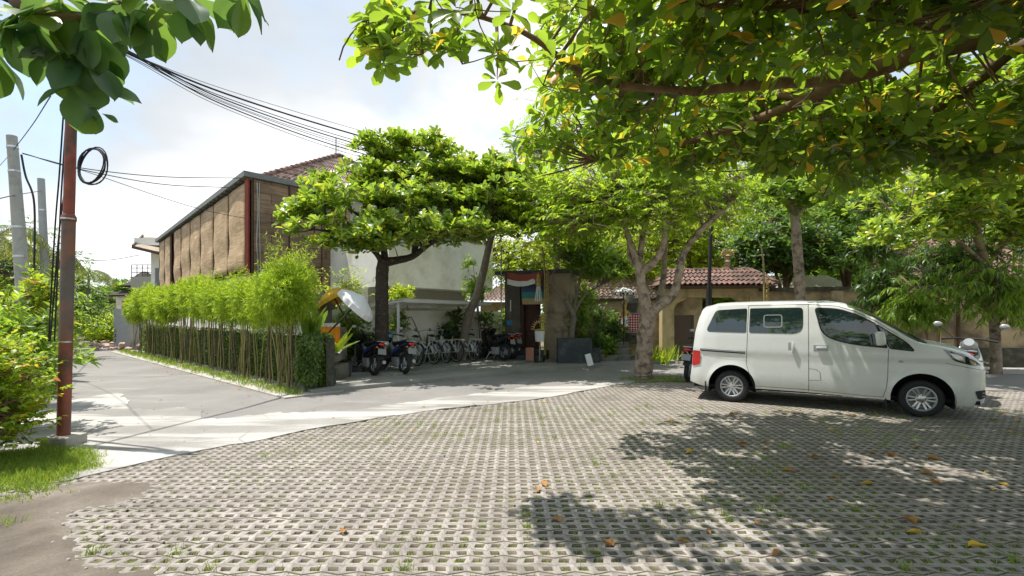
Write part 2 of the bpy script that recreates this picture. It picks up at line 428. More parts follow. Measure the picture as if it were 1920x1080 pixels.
M['white_paint'] = simple('white_paint', (.8, .8, .78), .6, var=.03)
M['grey_render'] = simple('grey_render', (.32, .32, .28), .9, var=.08, bump=.08)
M['dark_render'] = simple('dark_render', (.10, .092, .08), .92, var=.2, scale=3, bump=.15, dirt=(.17, .15, .12), dscale=2)
M['portal_beige'] = simple('portal_render', (.34, .28, .20), .92, var=.15, scale=3, bump=.2, dirt=(.1, .085, .06), dscale=1.6)
M['tan_wall'] = simple('tan_render', (.50, .38, .23), .95, var=.12, scale=3, bump=.25, dirt=(.17, .13, .085), dscale=.9, dlo=.42, dhi=.62)
M['ochre'] = simple('ochre_render', (.52, .41, .22), .9, var=.1, scale=4, bump=.2, dirt=(.22, .17, .1), dscale=1.6)
M['moss_stone'] = simple('mossy_stone', (.055, .055, .042), .95, var=.3, scale=6, bump=.6, dirt=(.13, .13, .07), dscale=3)
M['dark_stone'] = simple('dark_stone', (.032, .042, .05), .6, var=.2, scale=8, bump=.12, dirt=(.09, .1, .105), dscale=3)
M['step_stone'] = simple('step_stone', (.2, .19, .16), .9, var=.2, scale=6, bump=.3, dirt=(.07, .07, .05), dscale=3)
M['concrete'] = simple('concrete', (.42, .40, .36), .9, var=.1, scale=4, bump=.15, dirt=(.24, .22, .19), dscale=2)
M['pole_conc'] = simple('pole_concrete', (.40, .40, .38), .85, var=.08, scale=5, bump=.15, dirt=(.27, .26, .24), dscale=3)
M['pole_red'] = simple('pole_rust', (.26, .068, .042), .6, var=.3, scale=5, bump=.1, dirt=(.095, .06, .045), dscale=2.2, dlo=.46, dhi=.58)
M['pole_grey'] = simple('pole_grey_coat', (.12, .10, .09), .55, var=.25, scale=5, dirt=(.24, .10, .06), dscale=3.5, dlo=.45, dhi=.6)
M['red_paint'] = simple('red_brown_paint', (.27, .055, .035), .6, var=.15)
M['brown_wood'] = simple('dark_wood', (.085, .04, .028), .7, var=.3, scale=10, bump=.1)
M['gate_brown'] = simple('gate_brown', (.09, .058, .042), .7, var=.15)
M['grey_metal'] = simple('grey_metal', (.34, .36, .37), .5, var=.08, metal=.2)
M['eave_grey'] = simple('eave_board', (.17, .18, .18), .7, var=.15)
M['black'] = simple('black_rubber', (.018, .018, .02), .75, var=.2)
M['black_gloss'] = simple('black_gloss', (.016, .017, .019), .22, var=.1, coat=.5)
M['cable'] = simple('cable_black', (.012, .012, .014), .6)
M['steel'] = simple('bright_steel', (.6, .6, .6), .3, metal=.9)
M['white_steel'] = simple('white_steel', (.72, .74, .74), .45, var=.03)
M['bike_white'] = simple('bicycle_white', (.75, .77, .8), .35)
M['tan_leather'] = simple('tan_plastic', (.42, .33, .22), .6)
M['orange_cloth'] = simple('orange_cloth', (.85, .30, .012), .8, var=.06)
M['yellow_cloth'] = simple('yellow_cloth', (.62, .36, .02), .8, var=.15)
M['white_cloth'] = simple('white_cloth', (.72, .73, .75), .85, var=.06)
M['straw'] = simple('woven_palm', (.48, .34, .12), .8, var=.25, scale=30)
M['gold'] = simple('gold_paint', (.55, .36, .08), .5, var=.2, scale=20)
M['bamboo_cane'] = simple('bamboo_cane', (.30, .26, .09), .55, var=.3, scale=3, dirt=(.18, .17, .08), dscale=5)
M['dry_cane'] = simple('dry_cane', (.13, .10, .06), .8, var=.35, scale=4)
M['chain'] = simple('red_lamp', (.55, .02, .02), .25, coat=.5)
M['orange_lens'] = simple('orange_lens', (.8, .2, .02), .25)
M['blue_paint'] = simple('blue_gloss', (.02, .05, .28), .25, coat=.6)
M['red_gloss'] = simple('red_gloss', (.5, .02, .02), .25, coat=.6)
M['silver'] = simple('silver_plastic', (.42, .44, .47), .35, metal=.3)
M['plate'] = simple('plate_grey', (.25, .27, .28), .5)
M['rubble'] = simple('rubble_stone', (.45, .33, .27), .95, var=.25, scale=6, bump=.3)
M['teal'] = simple('teal_cloth', (.05, .24, .24), .8); M['navy'] = simple('navy_cloth', (.06, .08, .18), .8); M['sand'] = simple('sand_cloth', (.42, .33, .18), .8)
M['blue_sign'] = simple('blue_sign', (.02, .22, .5), .5)
M['brick_red'] = simple('brick_red', (.36, .17, .12), .9, var=.25, scale=14)
M['pink_roof'] = simple('faded_roof', (.50, .43, .40), .9, var=.12)
M['thatch'] = simple('dark_thatch', (.06, .05, .045), .95, var=.3, scale=20)
M['helmet_cream'] = simple('helmet_cream', (.72, .66, .5), .3, coat=.6)
M['visor'] = simple('visor_teal', (.08, .28, .36), .1)

def glass(name, col=(.012, .02, .02), rough=.03):
    m, N = newmat(name)
    p = N.n('BsdfPrincipled', Base__Color=(*col, 1), Roughness=rough, Specular__IOR__Level=1.0, Coat__Weight=.6, Coat__Roughness=.02)
    N.n('OutputMaterial', Surface=p); return m
M['glass'] = glass('tinted_glass', (.016, .032, .034))
M['glass_clear'] = glass('windscreen_glass', (.03, .055, .045))
def carpaint():
    m, N = newmat('white_car_paint')
    t = N.n('TexCoord'); nz = N.n('TexNoise', Vector=(t, 3), Scale=2.0, Detail=6.0)
    sep = N.n('SeparateXYZ', Vector=(t, 3))
    hz_ = N.ramp((sep, 2), [(0.2, 1.0), (.48, 0.0)])
    dn = N.n('TexNoise', Vector=(t, 3), Scale=9.0, Detail=8.0)
    dm = N.n('Math', _operation='MULTIPLY', i0=hz_, i1=dn)
    c = N.mix((dm, 0), (.76, .77, .755), (.46, .42, .34))
    c2 = N.ramp(nz, [(.3, .22), (.7, .32)])
    p = N.n('BsdfPrincipled', Base__Color=mo(c), Roughness=(c2, 0), Coat__Weight=.8, Coat__Roughness=.06, Specular__IOR__Level=.5)
    N.n('OutputMaterial', Surface=p); return m
M['car'] = carpaint()
def tilemat(name, cols):
    m, N = newmat(name)
    g = N.n('NewGeometry'); t = N.n('TexCoord')
    nz = N.n('TexNoise', Vector=(t, 3), Scale=3.0, Detail=8.0, Roughness=.7)
    n2_ = N.n('TexVoronoi', Vector=(t, 3), Scale=5.0)
    a = N.ramp((n2_, 1), [(0, cols[0]), (.5, cols[1]), (1, cols[2])])
    d = N.ramp(nz, [(.45, 0.0), (.62, 1.0)])
    c = N.mix((d, 0), (a, 0), cols[3])
    p = N.n('BsdfPrincipled', Base__Color=mo(c), Roughness=.85); N.n('OutputMaterial', Surface=p); return m
M['tile'] = tilemat('clay_tile', [(.38, .26, .215), (.44, .32, .27), (.32, .21, .17), (.17, .12, .10)])
M['tile_dark'] = tilemat('old_clay_tile', [(.27, .155, .12), (.19, .11, .09), (.36, .22, .17), (.08, .06, .05)])
def blindmat(name, base, dark, blocks=False):
    m, N = newmat(name)
    t = N.n('TexCoord')
    mp = N.n('Mapping', Vector=(t, 3), Scale=(.6, .6, 22.0))
    fine = N.n('TexNoise', Vector=mp, Scale=1.6, Detail=3.0)
    mp2 = N.n('Mapping', Vector=(t, 3), Scale=(1.3, 1.3, 2.2))
    big = N.n('TexNoise', Vector=mp2, Scale=1.3, Detail=8.0, Roughness=.65)
    a = N.ramp(fine, [(.36, tuple(c * .6 for c in base)), (.62, tuple(min(1, c * 1.15) for c in base))])
    d = N.ramp(big, [(.42, 0.0), (.66, 0.85)])
    c = N.mix((d, 0), (a, 0), dark); out = mo(c)
    if blocks:
        mp3 = N.n('Mapping', Vector=(t, 3), Rotation=(R(90), 0, 0), Scale=(1, 1, 1))
        sx = N.n('SeparateXYZ', Vector=(t, 3)); cx = N.n('CombineXYZ', X=(sx, 1), Y=(sx, 2), Z=0.0)
        b = N.n('TexBrick', Vector=cx, Scale=1.0, Color1=(1, 1, 1, 1), Color2=(.68, .68, .68, 1), Mortar=(.42, .42, .42, 1), Mortar__Size=.012, Brick__Width=1.0, Row__Height=.34)
        c = N.mix(1.0, out, (b, 0), 'MULTIPLY'); out = mo(c)
    p = N.n('BsdfPrincipled', Base__Color=out, Roughness=.8, Normal=N.n('Bump', Strength=.35, Distance=.01, Height=fine))
    N.n('OutputMaterial', Surface=p); return m
M['blind'] = blindmat('woven_blind', (.58, .41, .245), (.36, .235, .13))
M['blind_dark'] = blindmat('woven_panel', (.33, .22, .14), (.17, .11, .07), True)
# ------------------------------------------------------------------ ground
def groundmat():
    m, N = newmat('soil_ground'); t = N.n('TexCoord')
    a = N.n('TexNoise', Vector=(t, 3), Scale=.9, Detail=10.0, Roughness=.65)
    b = N.n('TexNoise', Vector=(t, 3), Scale=40.0, Detail=5.0, Roughness=.7)
    c1 = N.ramp(b, [(.3, (.13, .10, .065)), (.7, (.25, .20, .14))])
    g = N.ramp(b, [(.3, (.05, .075, .018)), (.7, (.13, .15, .04))])
    f = N.ramp(a, [(.44, 0.0), (.62, 1.0)])
    c = N.mix((f, 0), (c1, 0), (g, 0))
    p = N.n('BsdfPrincipled', Base__Color=mo(c), Roughness=.95, Normal=N.n('Bump', Strength=.5, Distance=.02, Height=b))
    N.n('OutputMaterial', Surface=p); return m
M['ground'] = groundmat()
mb = MB(); mb.grid([[Vector((x, y, -.05)) for x in (-900, -60, -20, 0, 20, 60, 900)] for y in (-300, -20, 0, 20, 60, 1500)])
tag(mb.build('ground', M['ground']), kind='structure')

def dirtmat():
    m, N = newmat('dirt'); t = N.n('TexCoord')
    a = N.n('TexNoise', Vector=(t, 3), Scale=1.6, Detail=10.0, Roughness=.6)
    b = N.n('TexNoise', Vector=(t, 3), Scale=60.0, Detail=6.0, Roughness=.75)
    f = N.ramp(a, [(.35, (.11, .09, .07)), (.55, (.18, .15, .12)), (.7, (.27, .235, .195))])
    c2 = N.ramp(b, [(.3, .68), (.7, 1.15)])
    c = N.mix(1.0, (f, 0), (c2, 0), 'MULTIPLY')
    sz = N.n('SeparateXYZ', Vector=(t, 3)); lw = N.n('MapRange', Value=(sz, 2), i1=-.018, i2=-.006, i3=1.0, i4=0.0)
    ga = N.n('TexNoise', Vector=(t, 3), Scale=7.0, Detail=3.0); gm = N.ramp(ga, [(.46, (.13, .10, .075)), (.58, (.15, .16, .04))])
    gm2 = N.mix(1.0, (gm, 0), (c2, 0), 'MULTIPLY'); c = N.mix((lw, 0), mo(c), mo(gm2))
    p = N.n('BsdfPrincipled', Base__Color=mo(c), Roughness=.95, Normal=N.n('Bump', Strength=.7, Distance=.012, Height=b))
    N.n('OutputMaterial', Surface=p); return m
M['dirt'] = dirtmat()
def mossmat():
    m, N = newmat('joint_soil'); t = N.n('TexCoord')
    a = N.n('TexNoise', Vector=(t, 3), Scale=9.0, Detail=3.0, Roughness=.6)
    b = N.n('TexNoise', Vector=(t, 3), Scale=90.0, Detail=5.0, Roughness=.75)
    a2 = N.n('TexNoise', Vector=(t, 3), Scale=.55, Detail=3.0)
    ms = N.n('Math', _operation='ADD', i0=a, i1=a2)
    f = N.ramp(ms, [(.90, 0.0), (1.08, 1.0)])
    br = N.ramp(b, [(.3, (.09, .068, .05)), (.7, (.19, .15, .11))])
    gr = N.ramp(b, [(.3, (.07, .085, .018)), (.7, (.22, .23, .05))])
    c = N.mix((f, 0), (br, 0), (gr, 0))
    p = N.n('BsdfPrincipled', Base__Color=mo(c), Roughness=.95, Normal=N.n('Bump', Strength=.6, Distance=.01, Height=b))
    N.n('OutputMaterial', Surface=p); return m
M['joint'] = mossmat()

# edge of the paving towards the road, world coordinates
EDGE = [G(*p) for p in ((-60, 925), (0, 918), (120, 900), (185, 886), (330, 852), (480, 825), (600, 801), (800, 770), (1000, 748), (1130, 725), (1190, 716))] + \
       [Vector((4.6, 11.75, 0)), Vector((5.6, 11.6, 0)), Vector((7.5, 10.9, 0)), Vector((10.3, 10.15, 0)), Vector((18, 9.6, 0))]
ex = np.array([p.x for p in EDGE]); ey = np.array([p.y for p in EDGE])
def edge_y(x): return np.interp(x, ex, ey)

# dirt height above the bottom of the paver holes: mound at the left front
def vnoise(x, y, s, seed=0):
    xi = x / s; yi = y / s; x0 = np.floor(xi).astype(int); y0 = np.floor(yi).astype(int); fx = xi - x0; fy = yi - y0
    fx = fx * fx * (3 - 2 * fx); fy = fy * fy * (3 - 2 * fy)
    def h(a, b):
        n = (a * 374761393 + b * 668265263 + seed * 144665) & 0x7fffffff; n = ((n ^ (n >> 13)) * 1274126177) & 0x7fffffff
        return ((n ^ (n >> 16)) & 0xffff) / 65535.0
    return (h(x0, y0) * (1 - fx) + h(x0 + 1, y0) * fx) * (1 - fy) + (h(x0, y0 + 1) * (1 - fx) + h(x0 + 1, y0 + 1) * fx) * fy
def fbm(x, y, s, seed=0): return sum(vnoise(x, y, s / 2 ** k, seed + k) * .5 ** k for k in range(4)) / 1.875
def poly_mask(px_pts, X, Y):
    """signed distance-like mask: positive inside polygon (pixel coords of the photo projected to the ground)"""
    P = [G(*p) for p in px_pts]; n = len(P); inside = np.zeros(X.shape, bool); dist = np.full(X.shape, 1e9)
    for i in range(n):
        a, b = P[i], P[(i + 1) % n]
        cond = ((a.y > Y) != (b.y > Y)) & (X < (b.x - a.x) * (Y - a.y) / ((b.y - a.y) or 1e-9) + a.x)
        inside ^= cond
        dx, dy = b.x - a.x, b.y - a.y; t = np.clip(((X - a.x) * dx + (Y - a.y) * dy) / (dx * dx + dy * dy), 0, 1)
        dist = np.minimum(dist, np.hypot(X - a.x - t * dx, Y - a.y - t * dy))
    return np.where(inside, dist, -dist)
DIRT = [(-200, 930), (60, 925), (200, 900), (330, 888), (372, 903), (300, 935), (180, 960), (120, 1000), (150, 1040), (190, 1090), (160, 1300), (-300, 1300)]
def dirt_h(X, Y):
    d = poly_mask(DIRT, X, Y) + (fbm(X, Y, .7, 5) - .5) * .75 + (fbm(X, Y, .12, 9) - .5) * .12
    base = -.024 + (fbm(X, Y, .09, 3) - .5) * .022
    k = np.clip(d / .22, -1, 1) * .5 + .5
    return base + k * (.044 + (fbm(X, Y, .3, 2) - .5) * .03)
xs = np.arange(-6.2, 1.0, .03); ys = np.arange(1.4, 6.6, .03)
X, Y = np.meshgrid(xs, ys); Z = dirt_h(X, Y)
V = np.stack([X, Y, Z], -1).reshape(-1, 3); nx = len(xs)
idx = (np.arange(len(ys) - 1)[:, None] * nx + np.arange(nx - 1)[None]).ravel()
tag(npmesh('dirt', V, np.stack([idx, idx + 1, idx + nx + 1, idx + nx], 1), M['dirt'], smooth=True), kind='structure')
mb = MB(); mb.grid([[Vector((x, y, -.026)) for x in (1.0, 8, 20)] for y in (.5, 6, 12.2)])
mb.grid([[Vector((x, y, -.028)) for x in (-6.2, 1.0)] for y in (6.6, 12.2)])
tag(mb.build('soil', M['joint']), kind='structure')

# grass paver blocks: real holes with walls
def pavermat():
    m, N = newmat('paver_concrete'); t = N.n('TexCoord')
    a = N.n('TexNoise', Vector=(t, 3), Scale=.7, Detail=9.0, Roughness=.62)
    b = N.n('TexNoise', Vector=(t, 3), Scale=30.0, Detail=6.0, Roughness=.7)
    g = N.n('NewGeometry')
    isl = N.ramp((g, 'Random Per Island'), [(0, .76), (1, 1.12)])
    f = N.ramp(a, [(.30, (.26, .235, .21)), (.5, (.335, .305, .278)), (.70, (.40, .368, .338))])
    c2 = N.ramp(b, [(.3, .78), (.7, 1.12)])
    c = N.mix(1.0, (f, 0), (c2, 0), 'MULTIPLY'); c = N.mix(1.0, mo(c), (isl, 0), 'MULTIPLY')
    sn = N.n('TexNoise', Vector=(t, 3), Scale=2.6, Detail=6.0, Roughness=.7); sr = N.ramp(sn, [(.52, 0.0), (.66, .55)]); c = N.mix((sr, 0), mo(c), (.17, .15, .115))
    p = N.n('BsdfPrincipled', Base__Color=mo(c), Roughness=.9, Normal=N.n('Bump', Strength=.4, Distance=.006, Height=b))
    N.n('OutputMaterial', Surface=p); return m
M['paver'] = pavermat()
PX, PY = .113, .100
ii = np.arange(-56, 150); jj = np.arange(14, 121)
I, J = np.meshgrid(ii, jj); I = I.ravel(); J = J.ravel()
cx = I * PX; cy = J * PY
ok = (cy + .05 < edge_y(cx) - .04 + (fbm(cx, cy, .5, 8) - .5) * .3) & (np.abs(cx) < cy * 1.12 + .8) & (poly_mask(DIRT, cx, cy) < .55)
# grass ring round the street tree
ok &= ~(np.hypot((cx - 3.75) / 1.0, (cy - 11.95) / .55) < 1)
I, J, cx, cy = I[ok], J[ok], cx[ok], cy[ok]; n = len(cx)
# block outline: wavy hexagonal joints run across; two hole rows per block
zz = np.where(I % 2 == 0, 1.0, -1.0) * .017
hx, hy = .0330, .0258; g_ = .0075
skew = np.where(J % 2 == 0, 1., -1.) * .006
top = np.zeros((n, 8, 3))
# outer corners (0..3) follow zigzag, inner hole corners (4..7)
bot = np.where(J % 2 == 0, 1.0, 0.0); topj = 1 - bot      # joints only every second row
zl = np.where(I % 2 == 0, 1., -1.) * .019
top[:, 0] = np.stack([cx - PX / 2, cy - PY / 2 + zl + g_ * bot, 0 * cx], 1)
top[:, 1] = np.stack([cx + PX / 2, cy - PY / 2 - zl + g_ * bot, 0 * cx], 1)
top[:, 2] = np.stack([cx + PX / 2, cy + PY / 2 - zl - g_ * topj, 0 * cx], 1)
top[:, 3] = np.stack([cx - PX / 2, cy + PY / 2 + zl - g_ * topj, 0 * cx], 1)
jt = rng.normal(0, .002, (n, 4, 2))
top[:, 4, 0] = cx - hx + skew; top[:, 4, 1] = cy - hy
top[:, 5, 0] = cx + hx + skew; top[:, 5, 1] = cy - hy
top[:, 6, 0] = cx + hx - skew; top[:, 6, 1] = cy + hy
top[:, 7, 0] = cx - hx - skew; top[:, 7, 1] = cy + hy
top[:, 4:8, :2] += jt
blk = (vnoise(I // 3 + .5, J // 2 + .5, 1.0, 77) - .5)
top[:, :, 2] = (blk * .006)[:, None] + (fbm(cx, cy, 1.6, 4)[:, None] - .5) * .012
lowi = top[:, 4:8].copy(); lowi[:, :, 2] -= .05; lowo = top[:, 0:4].copy(); lowo[:, :, 2] -= .05
Vp = np.concatenate([top, lowi, lowo], 1)     # 16 verts
ft = [(0, 1, 5, 4), (1, 2, 6, 5), (2, 3, 7, 6), (3, 0, 4, 7), (4, 5, 9, 8), (5, 6, 10, 9), (6, 7, 11, 10), (7, 4, 8, 11), (0, 12, 13, 1), (2, 14, 15, 3)]
Fp = np.array(ft)[None] + (np.arange(n) * 16)[:, None, None]
M['hole'] = simple('dark_hole_concrete', (.15, .125, .095), .95, var=.4, scale=12, dirt=(.10, .11, .04), dscale=5)  # hole and joint walls coloured darker than block tops so the holes read
tag(npmesh('car_park_paving', Vp.reshape(-1, 3), Fp.reshape(-1, 4), [M['paver'], M['hole']], mi=np.tile([0, 0, 0, 0, 1, 1, 1, 1, 1, 1], n)), kind='structure')

# ------------------------------------------------------------------ road
def roadmat(name, cols, patch):
    m, N = newmat(name); t = N.n('TexCoord')
    a = N.n('TexNoise', Vector=(t, 3), Scale=.55, Detail=10.0, Roughness=.62)
    b = N.n('TexNoise', Vector=(t, 3), Scale=55.0, Detail=6.0, Roughness=.75)
    mpn = N.n('Mapping', Vector=(t, 3), Rotation=(0, 0, R(46)), Scale=(.35, 2.2, 1))
    st = N.n('TexNoise', Vector=mpn, Scale=.9, Detail=8.0, Roughness=.6)
    f = N.ramp(a, [(.3, cols[0]), (.5, cols[1]), (.72, cols[2])])
    c2 = N.ramp(b, [(.3, .75), (.7, 1.15)]); c = N.mix(1.0, (f, 0), (c2, 0), 'MULTIPLY')
    d = N.ramp(st, [(patch[0], 0.0), (patch[1], 1.0)]); c = N.mix((d, 0), mo(c), patch[2])
    ck = N.n('TexVoronoi', _feature='DISTANCE_TO_EDGE', Vector=(t, 3), Scale=.45)
    wv = N.ramp((ck, 0), [(0.0, 1.0), (.008, 0.0)]); msk = N.ramp(a, [(.5, 0.0), (.6, .7)])
    cm = N.n('Math', _operation='MULTIPLY', i0=(wv, 0), i1=(msk, 0)); c = N.mix((cm, 0), mo(c), (.08, .075, .07))
    p = N.n('BsdfPrincipled', Base__Color=mo(c), Roughness=.9, Normal=N.n('Bump', Strength=.35, Distance=.008, Height=b))
    N.n('OutputMaterial', Surface=p); return m
M['asphalt'] = roadmat('old_asphalt', [(.18, .17, .16), (.235, .222, .208), (.29, .272, .255)], (.58, .68, (.30, .285, .265)))
M['apron'] = roadmat('worn_concrete', [(.20, .19, .175), (.28, .265, .245), (.36, .345, .32)], (.46, .56, (.44, .42, .395)))
M['walk'] = roadmat('pavement_concrete', [(.20, .20, .185), (.27, .265, .24), (.34, .33, .30)], (.60, .68, (.42, .38, .33)))
def sheet(name, pts, z, mat, kind='structure', thick=.05):
    mb = MB(); mb.prism([(p[0], p[1]) for p in pts], z - thick, z); return tag(mb.build(name, mat), kind=kind)
E2 = [(p.x, p.y) for p in EDGE]
HL = Vector((-4.27, 9.75, 0)); HD = Vector((-.745, .667, 0))            # street side foot of the bamboo hedge
far_left = [(-9.2, 6.5), (-60, 49)]
road_poly = [(E2[0][0], E2[0][1])] + E2[1:] + [(18, 13.9), (11, 14.2), (5.5, 15.8), (2.7, 15.2), (.35, 13.3), (-2.9, 10.6), (-3.9, 9.75), (-4.3, 9.6), (-6.9, 11.9), (-17.0, 20.9), (-22, 25.4), (-29, 30.6), (-60, 46), (-60, 41), (-29, 26.6), (-17, 15.8), (-9.3, 8.6), (-8.5, 5.0)]
sheet('road', road_poly, 0.002, M['asphalt'])
# bleached concrete apron between paving and asphalt, ragged outer edge
inner = resample([Vector((x, y - .06, 0)) for x, y in E2[:11]], 300); inner[:, 1] += (fbm(inner[:, 0], inner[:, 1] * 0, .35, 71) - .5) * .22
inner = [(p[0], p[1]) for p in inner]
outer_px = [(-20, 800), (60, 770), (150, 748), (215, 742), (235, 775), (330, 770), (420, 778), (520, 775), (620, 772), (720, 762), (830, 747), (930, 735), (1030, 723), (1110, 716), (1175, 711)]
outer = [G(*p) for p in outer_px]; oc = resample([Vector((p.x, p.y, 0)) for p in outer], 420)
oc[:, 1] += (fbm(oc[:, 0], oc[:, 1] * 0, .9, 61) - .5) * 1.0 + (fbm(oc[:, 0], oc[:, 1] * 0, .12, 63) - .5) * .22
sheet('apron', inner + [(p[0], p[1]) for p in oc[::-1]], 0.008, M['apron'])
# verge strip along the hedge
hs = [HL + HD * s for s in (-.35, 2, 5, 9, 13, 17.5)]
vg = [(p.x - .35 - .03 * i, p.y - .42) for i, p in enumerate(hs)] + [(p.x + .45, p.y + .5) for p in hs[::-1]]
sheet('verge', vg, .03, M['concrete'], thick=.08)
# sidewalk in front of the bikes, platform behind it
sheet('sidewalk', [(-4.05, 9.6), (-2.9, 10.62), (.35, 13.32), (2.65, 15.15), (5.5, 15.9), (5.5, 16.5), (2.2, 15.9), (.3, 15.1), (-4.0, 12.4), (-5.2, 11.0)], .085, M['walk'], thick=.13)
sheet('bicycle_platform', [(-4.35, 11.9), (-3.9, 12.15), (-3.0, 12.0), (-1.2, 13.8), (.35, 15.3), (2.3, 16.1), (2.3, 19), (-.5, 18.6), (-5.7, 13.1), (-4.9, 12.2)], .15, M['walk'], thick=.2)
sheet('far_pavement', [(5.4, 15.7), (7, 15.1), (11, 13.9), (18, 13.55), (18, 12.9), (10.9, 13.2), (6.7, 14.5)], .10, M['concrete'], thick=.14)

# ------------------------------------------------------------------ grass
def tufts(P, n, h, w_, r=rng, spread=.03, lean=.35):
    k = len(P); PP = np.repeat(P, n, 0) + np.concatenate([r.normal(0, spread, (k * n, 2)), np.zeros((k * n, 1))], 1)
    D = unit(np.concatenate([r.normal(0, lean, (k * n, 2)), np.ones((k * n, 1))], 1))
    Nn = np.concatenate([r.normal(0, 1, (k * n, 2)), np.zeros((k * n, 1)) + .1], 1)
    L = r.uniform(h[0], h[1], k * n)
    return leaves(PP, D, Nn, L, w_ / L, 'blade')
# sprouts in paver holes
pick = rng.random(n) < np.clip((fbm(cx, cy, 1.3, 21) - .38) * 3.4, 0.0, .85) * (cy < 8.5)
pick &= poly_mask(DIRT, cx, cy) < 0
P0 = np.stack([cx[pick], cy[pick], np.full(pick.sum(), -.018)], 1)
big = rng.random(len(P0)) < .05
parts = [tufts(P0[~big], 12, (.02, .046), .006, spread=.018, lean=.9), tufts(P0[big], 26, (.04, .10), .005, spread=.028, lean=.6)]
Vg, Fg = cat(parts); tag(npmesh('paving_grass', Vg, Fg, M['grass']), 'short yellow green grass sprouting in the paving holes', 'grass', kind='stuff')
# lawn patch at the pole
GP = [(-160, 870), (20, 850), (75, 845), (140, 850), (160, 862), (150, 880), (90, 905), (0, 918), (-200, 935)]
gx = rng.uniform(-7.2, -3.6, 60000); gy = rng.uniform(3.6, 6.6, 60000)
mk = poly_mask(GP, gx, gy) + (fbm(gx, gy, .5, 31) - .5) * .5
GP2 = [(-100, 925), (20, 925), (80, 930), (60, 945), (-80, 960)]
mk2 = poly_mask(GP2, gx, gy) + (fbm(gx, gy, .3, 33) - .6) * .5
s1 = (mk > -.1) & (rng.random(60000) < np.clip(.25 + mk * 2.2, 0, .9)); s2 = (mk2 > 0) & (rng.random(60000) < .35)
Pa = np.stack([gx[s1], gy[s1], np.full(s1.sum(), 0.0)], 1); Pb = np.stack([gx[s2], gy[s2], np.full(s2.sum(), .0)], 1)
Pa[:, 2] = np.clip(mk[s1], 0, .5) * .05
Pc = np.stack([rng.normal(-4.0, .13, 40), rng.normal(3.52, .05, 40), np.full(40, .01)], 1)
Pd = np.stack([rng.normal(-4.45, .2, 40), rng.normal(4.3, .1, 40), np.full(40, .01)], 1)
# grass ring round the street tree, verge weeds
th = rng.uniform(0, 6.28, 2600); rr = np.sqrt(rng.random(2600))
Pe = np.stack([3.75 + np.cos(th) * rr * 1.05, 11.95 + np.sin(th) * rr * .6, np.full(2600, .0)], 1)
ss = rng.uniform(-.3, 17, 1300); Pf = np.array([[HL.x - .22 + HD.x * s_, HL.y - .12 + HD.y * s_, .02] for s_ in ss]) + rng.normal(0, .13, (1300, 3)) * np.array([1, 1, 0])
parts = [tufts(Pa, 3, (.03, .12), .005, lean=.8), tufts(Pb, 3, (.03, .07), .006, lean=.5), tufts(Pc, 8, (.05, .14), .006, lean=.6), tufts(Pd, 6, (.03, .09), .006, lean=.6), tufts(Pe[rr < 2][::2], 2, (.02, .08), .007, lean=.9), tufts(Pf, 3, (.04, .16), .012)]
Vg, Fg = cat(parts); tag(npmesh('verge_grass', Vg, Fg, M['grass']), 'green grass growing at the pole, hedge foot and street tree', 'grass', kind='stuff')

# stones and litter crumbs on the dirt and the road edge
cr_ = MB(); rr3 = random.Random(12)
for i in range(150):
    if i < 90: p_ = G(rr3.uniform(-20, 360), rr3.uniform(890, 1075))
    else: p_ = G(rr3.uniform(150, 900), 0 + np.interp(0, [0], [0]) + rr3.uniform(770, 880))
    s_ = rr3.uniform(.004, .016); cr_.ell((p_.x, p_.y, .004 + s_ * .3), (s_, s_ * rr3.uniform(.6, 1.3), s_ * .6), 6, 4)
tag(cr_.build('gravel', M['concrete']), 'small pale pebbles scattered on the dirt and road edge', 'gravel', kind='stuff')
# ------------------------------------------------------------------ buildings
def tiled(name, mat, parent, e0, e1, r0, r1, tw=.24, tl=.30, both=False):
    """tiled roof slope from eave e0-e1 up to ridge r0-r1 as corrugated overlapping courses"""
    e0, e1, r0, r1 = map(Vector, (e0, e1, r0, r1))
    nr = max(2, int(((e0 + e1) / 2 - (r0 + r1) / 2).length / tl)); nc = max(2, int((e1 - e0).length / tw))
    nrm = (e1 - e0).cross(r0 - e0)
    if nrm.length < 1e-6: nrm = (e1 - e0).cross(r1 - e0)
    nrm.normalize()
    if nrm.z < 0: nrm = -nrm
    mb = MB(); prof = [0, .035, .05, .035, 0, -.012]
    rnd = random.Random(5)
    for i in range(nr):
        rows = []
        for (t, lift) in ((i / nr, .045), ((i + 1.06) / nr, .0)):
            t = min(t, 1.0); a = e0.lerp(r0, t); b = e1.lerp(r1, t); row = []
            for j in range(nc * 6 + 1): row.append(a.lerp(b, j / (nc * 6)) + nrm * (prof[j % 6] * min(1, (b - a).length / (e1 - e0).length * 1.5) + lift))
            rows.append(row)
        mb.grid(rows)
        # front lip of each course
        mb.grid([[p - nrm * .03 for p in rows[0]], rows[0]])
    return mb.build(name, mat, parent)
def ridge(mat, parent, pts, r=.085, name='ridge'):
    mb = MB(); pts = [Vector(p) for p in pts]
    for a, b in zip(pts, pts[1:]):
        L = (b - a).length; k = max(1, int(L / .32))
        for i in range(k):
            p = a.lerp(b, i / k); q = a.lerp(b, (i + 1.1) / k); mb.tube([p + Vector((0, 0, .03)), q], [r * 1.12, r * .92], 8)
    return mb.build(name, mat, parent, smooth=True)
def wall_quad(mb, a, b, z0, z1, th):
    a = Vector((a[0], a[1], 0)); b = Vector((b[0], b[1], 0)); d = (b - a).normalized(); nn = Vector((-d.y, d.x, 0)) * th
    mb.prism([(a.x, a.y), (b.x, b.y), (b.x + nn.x, b.y + nn.y), (a.x + nn.x, a.y + nn.y)], z0, z1); return mb

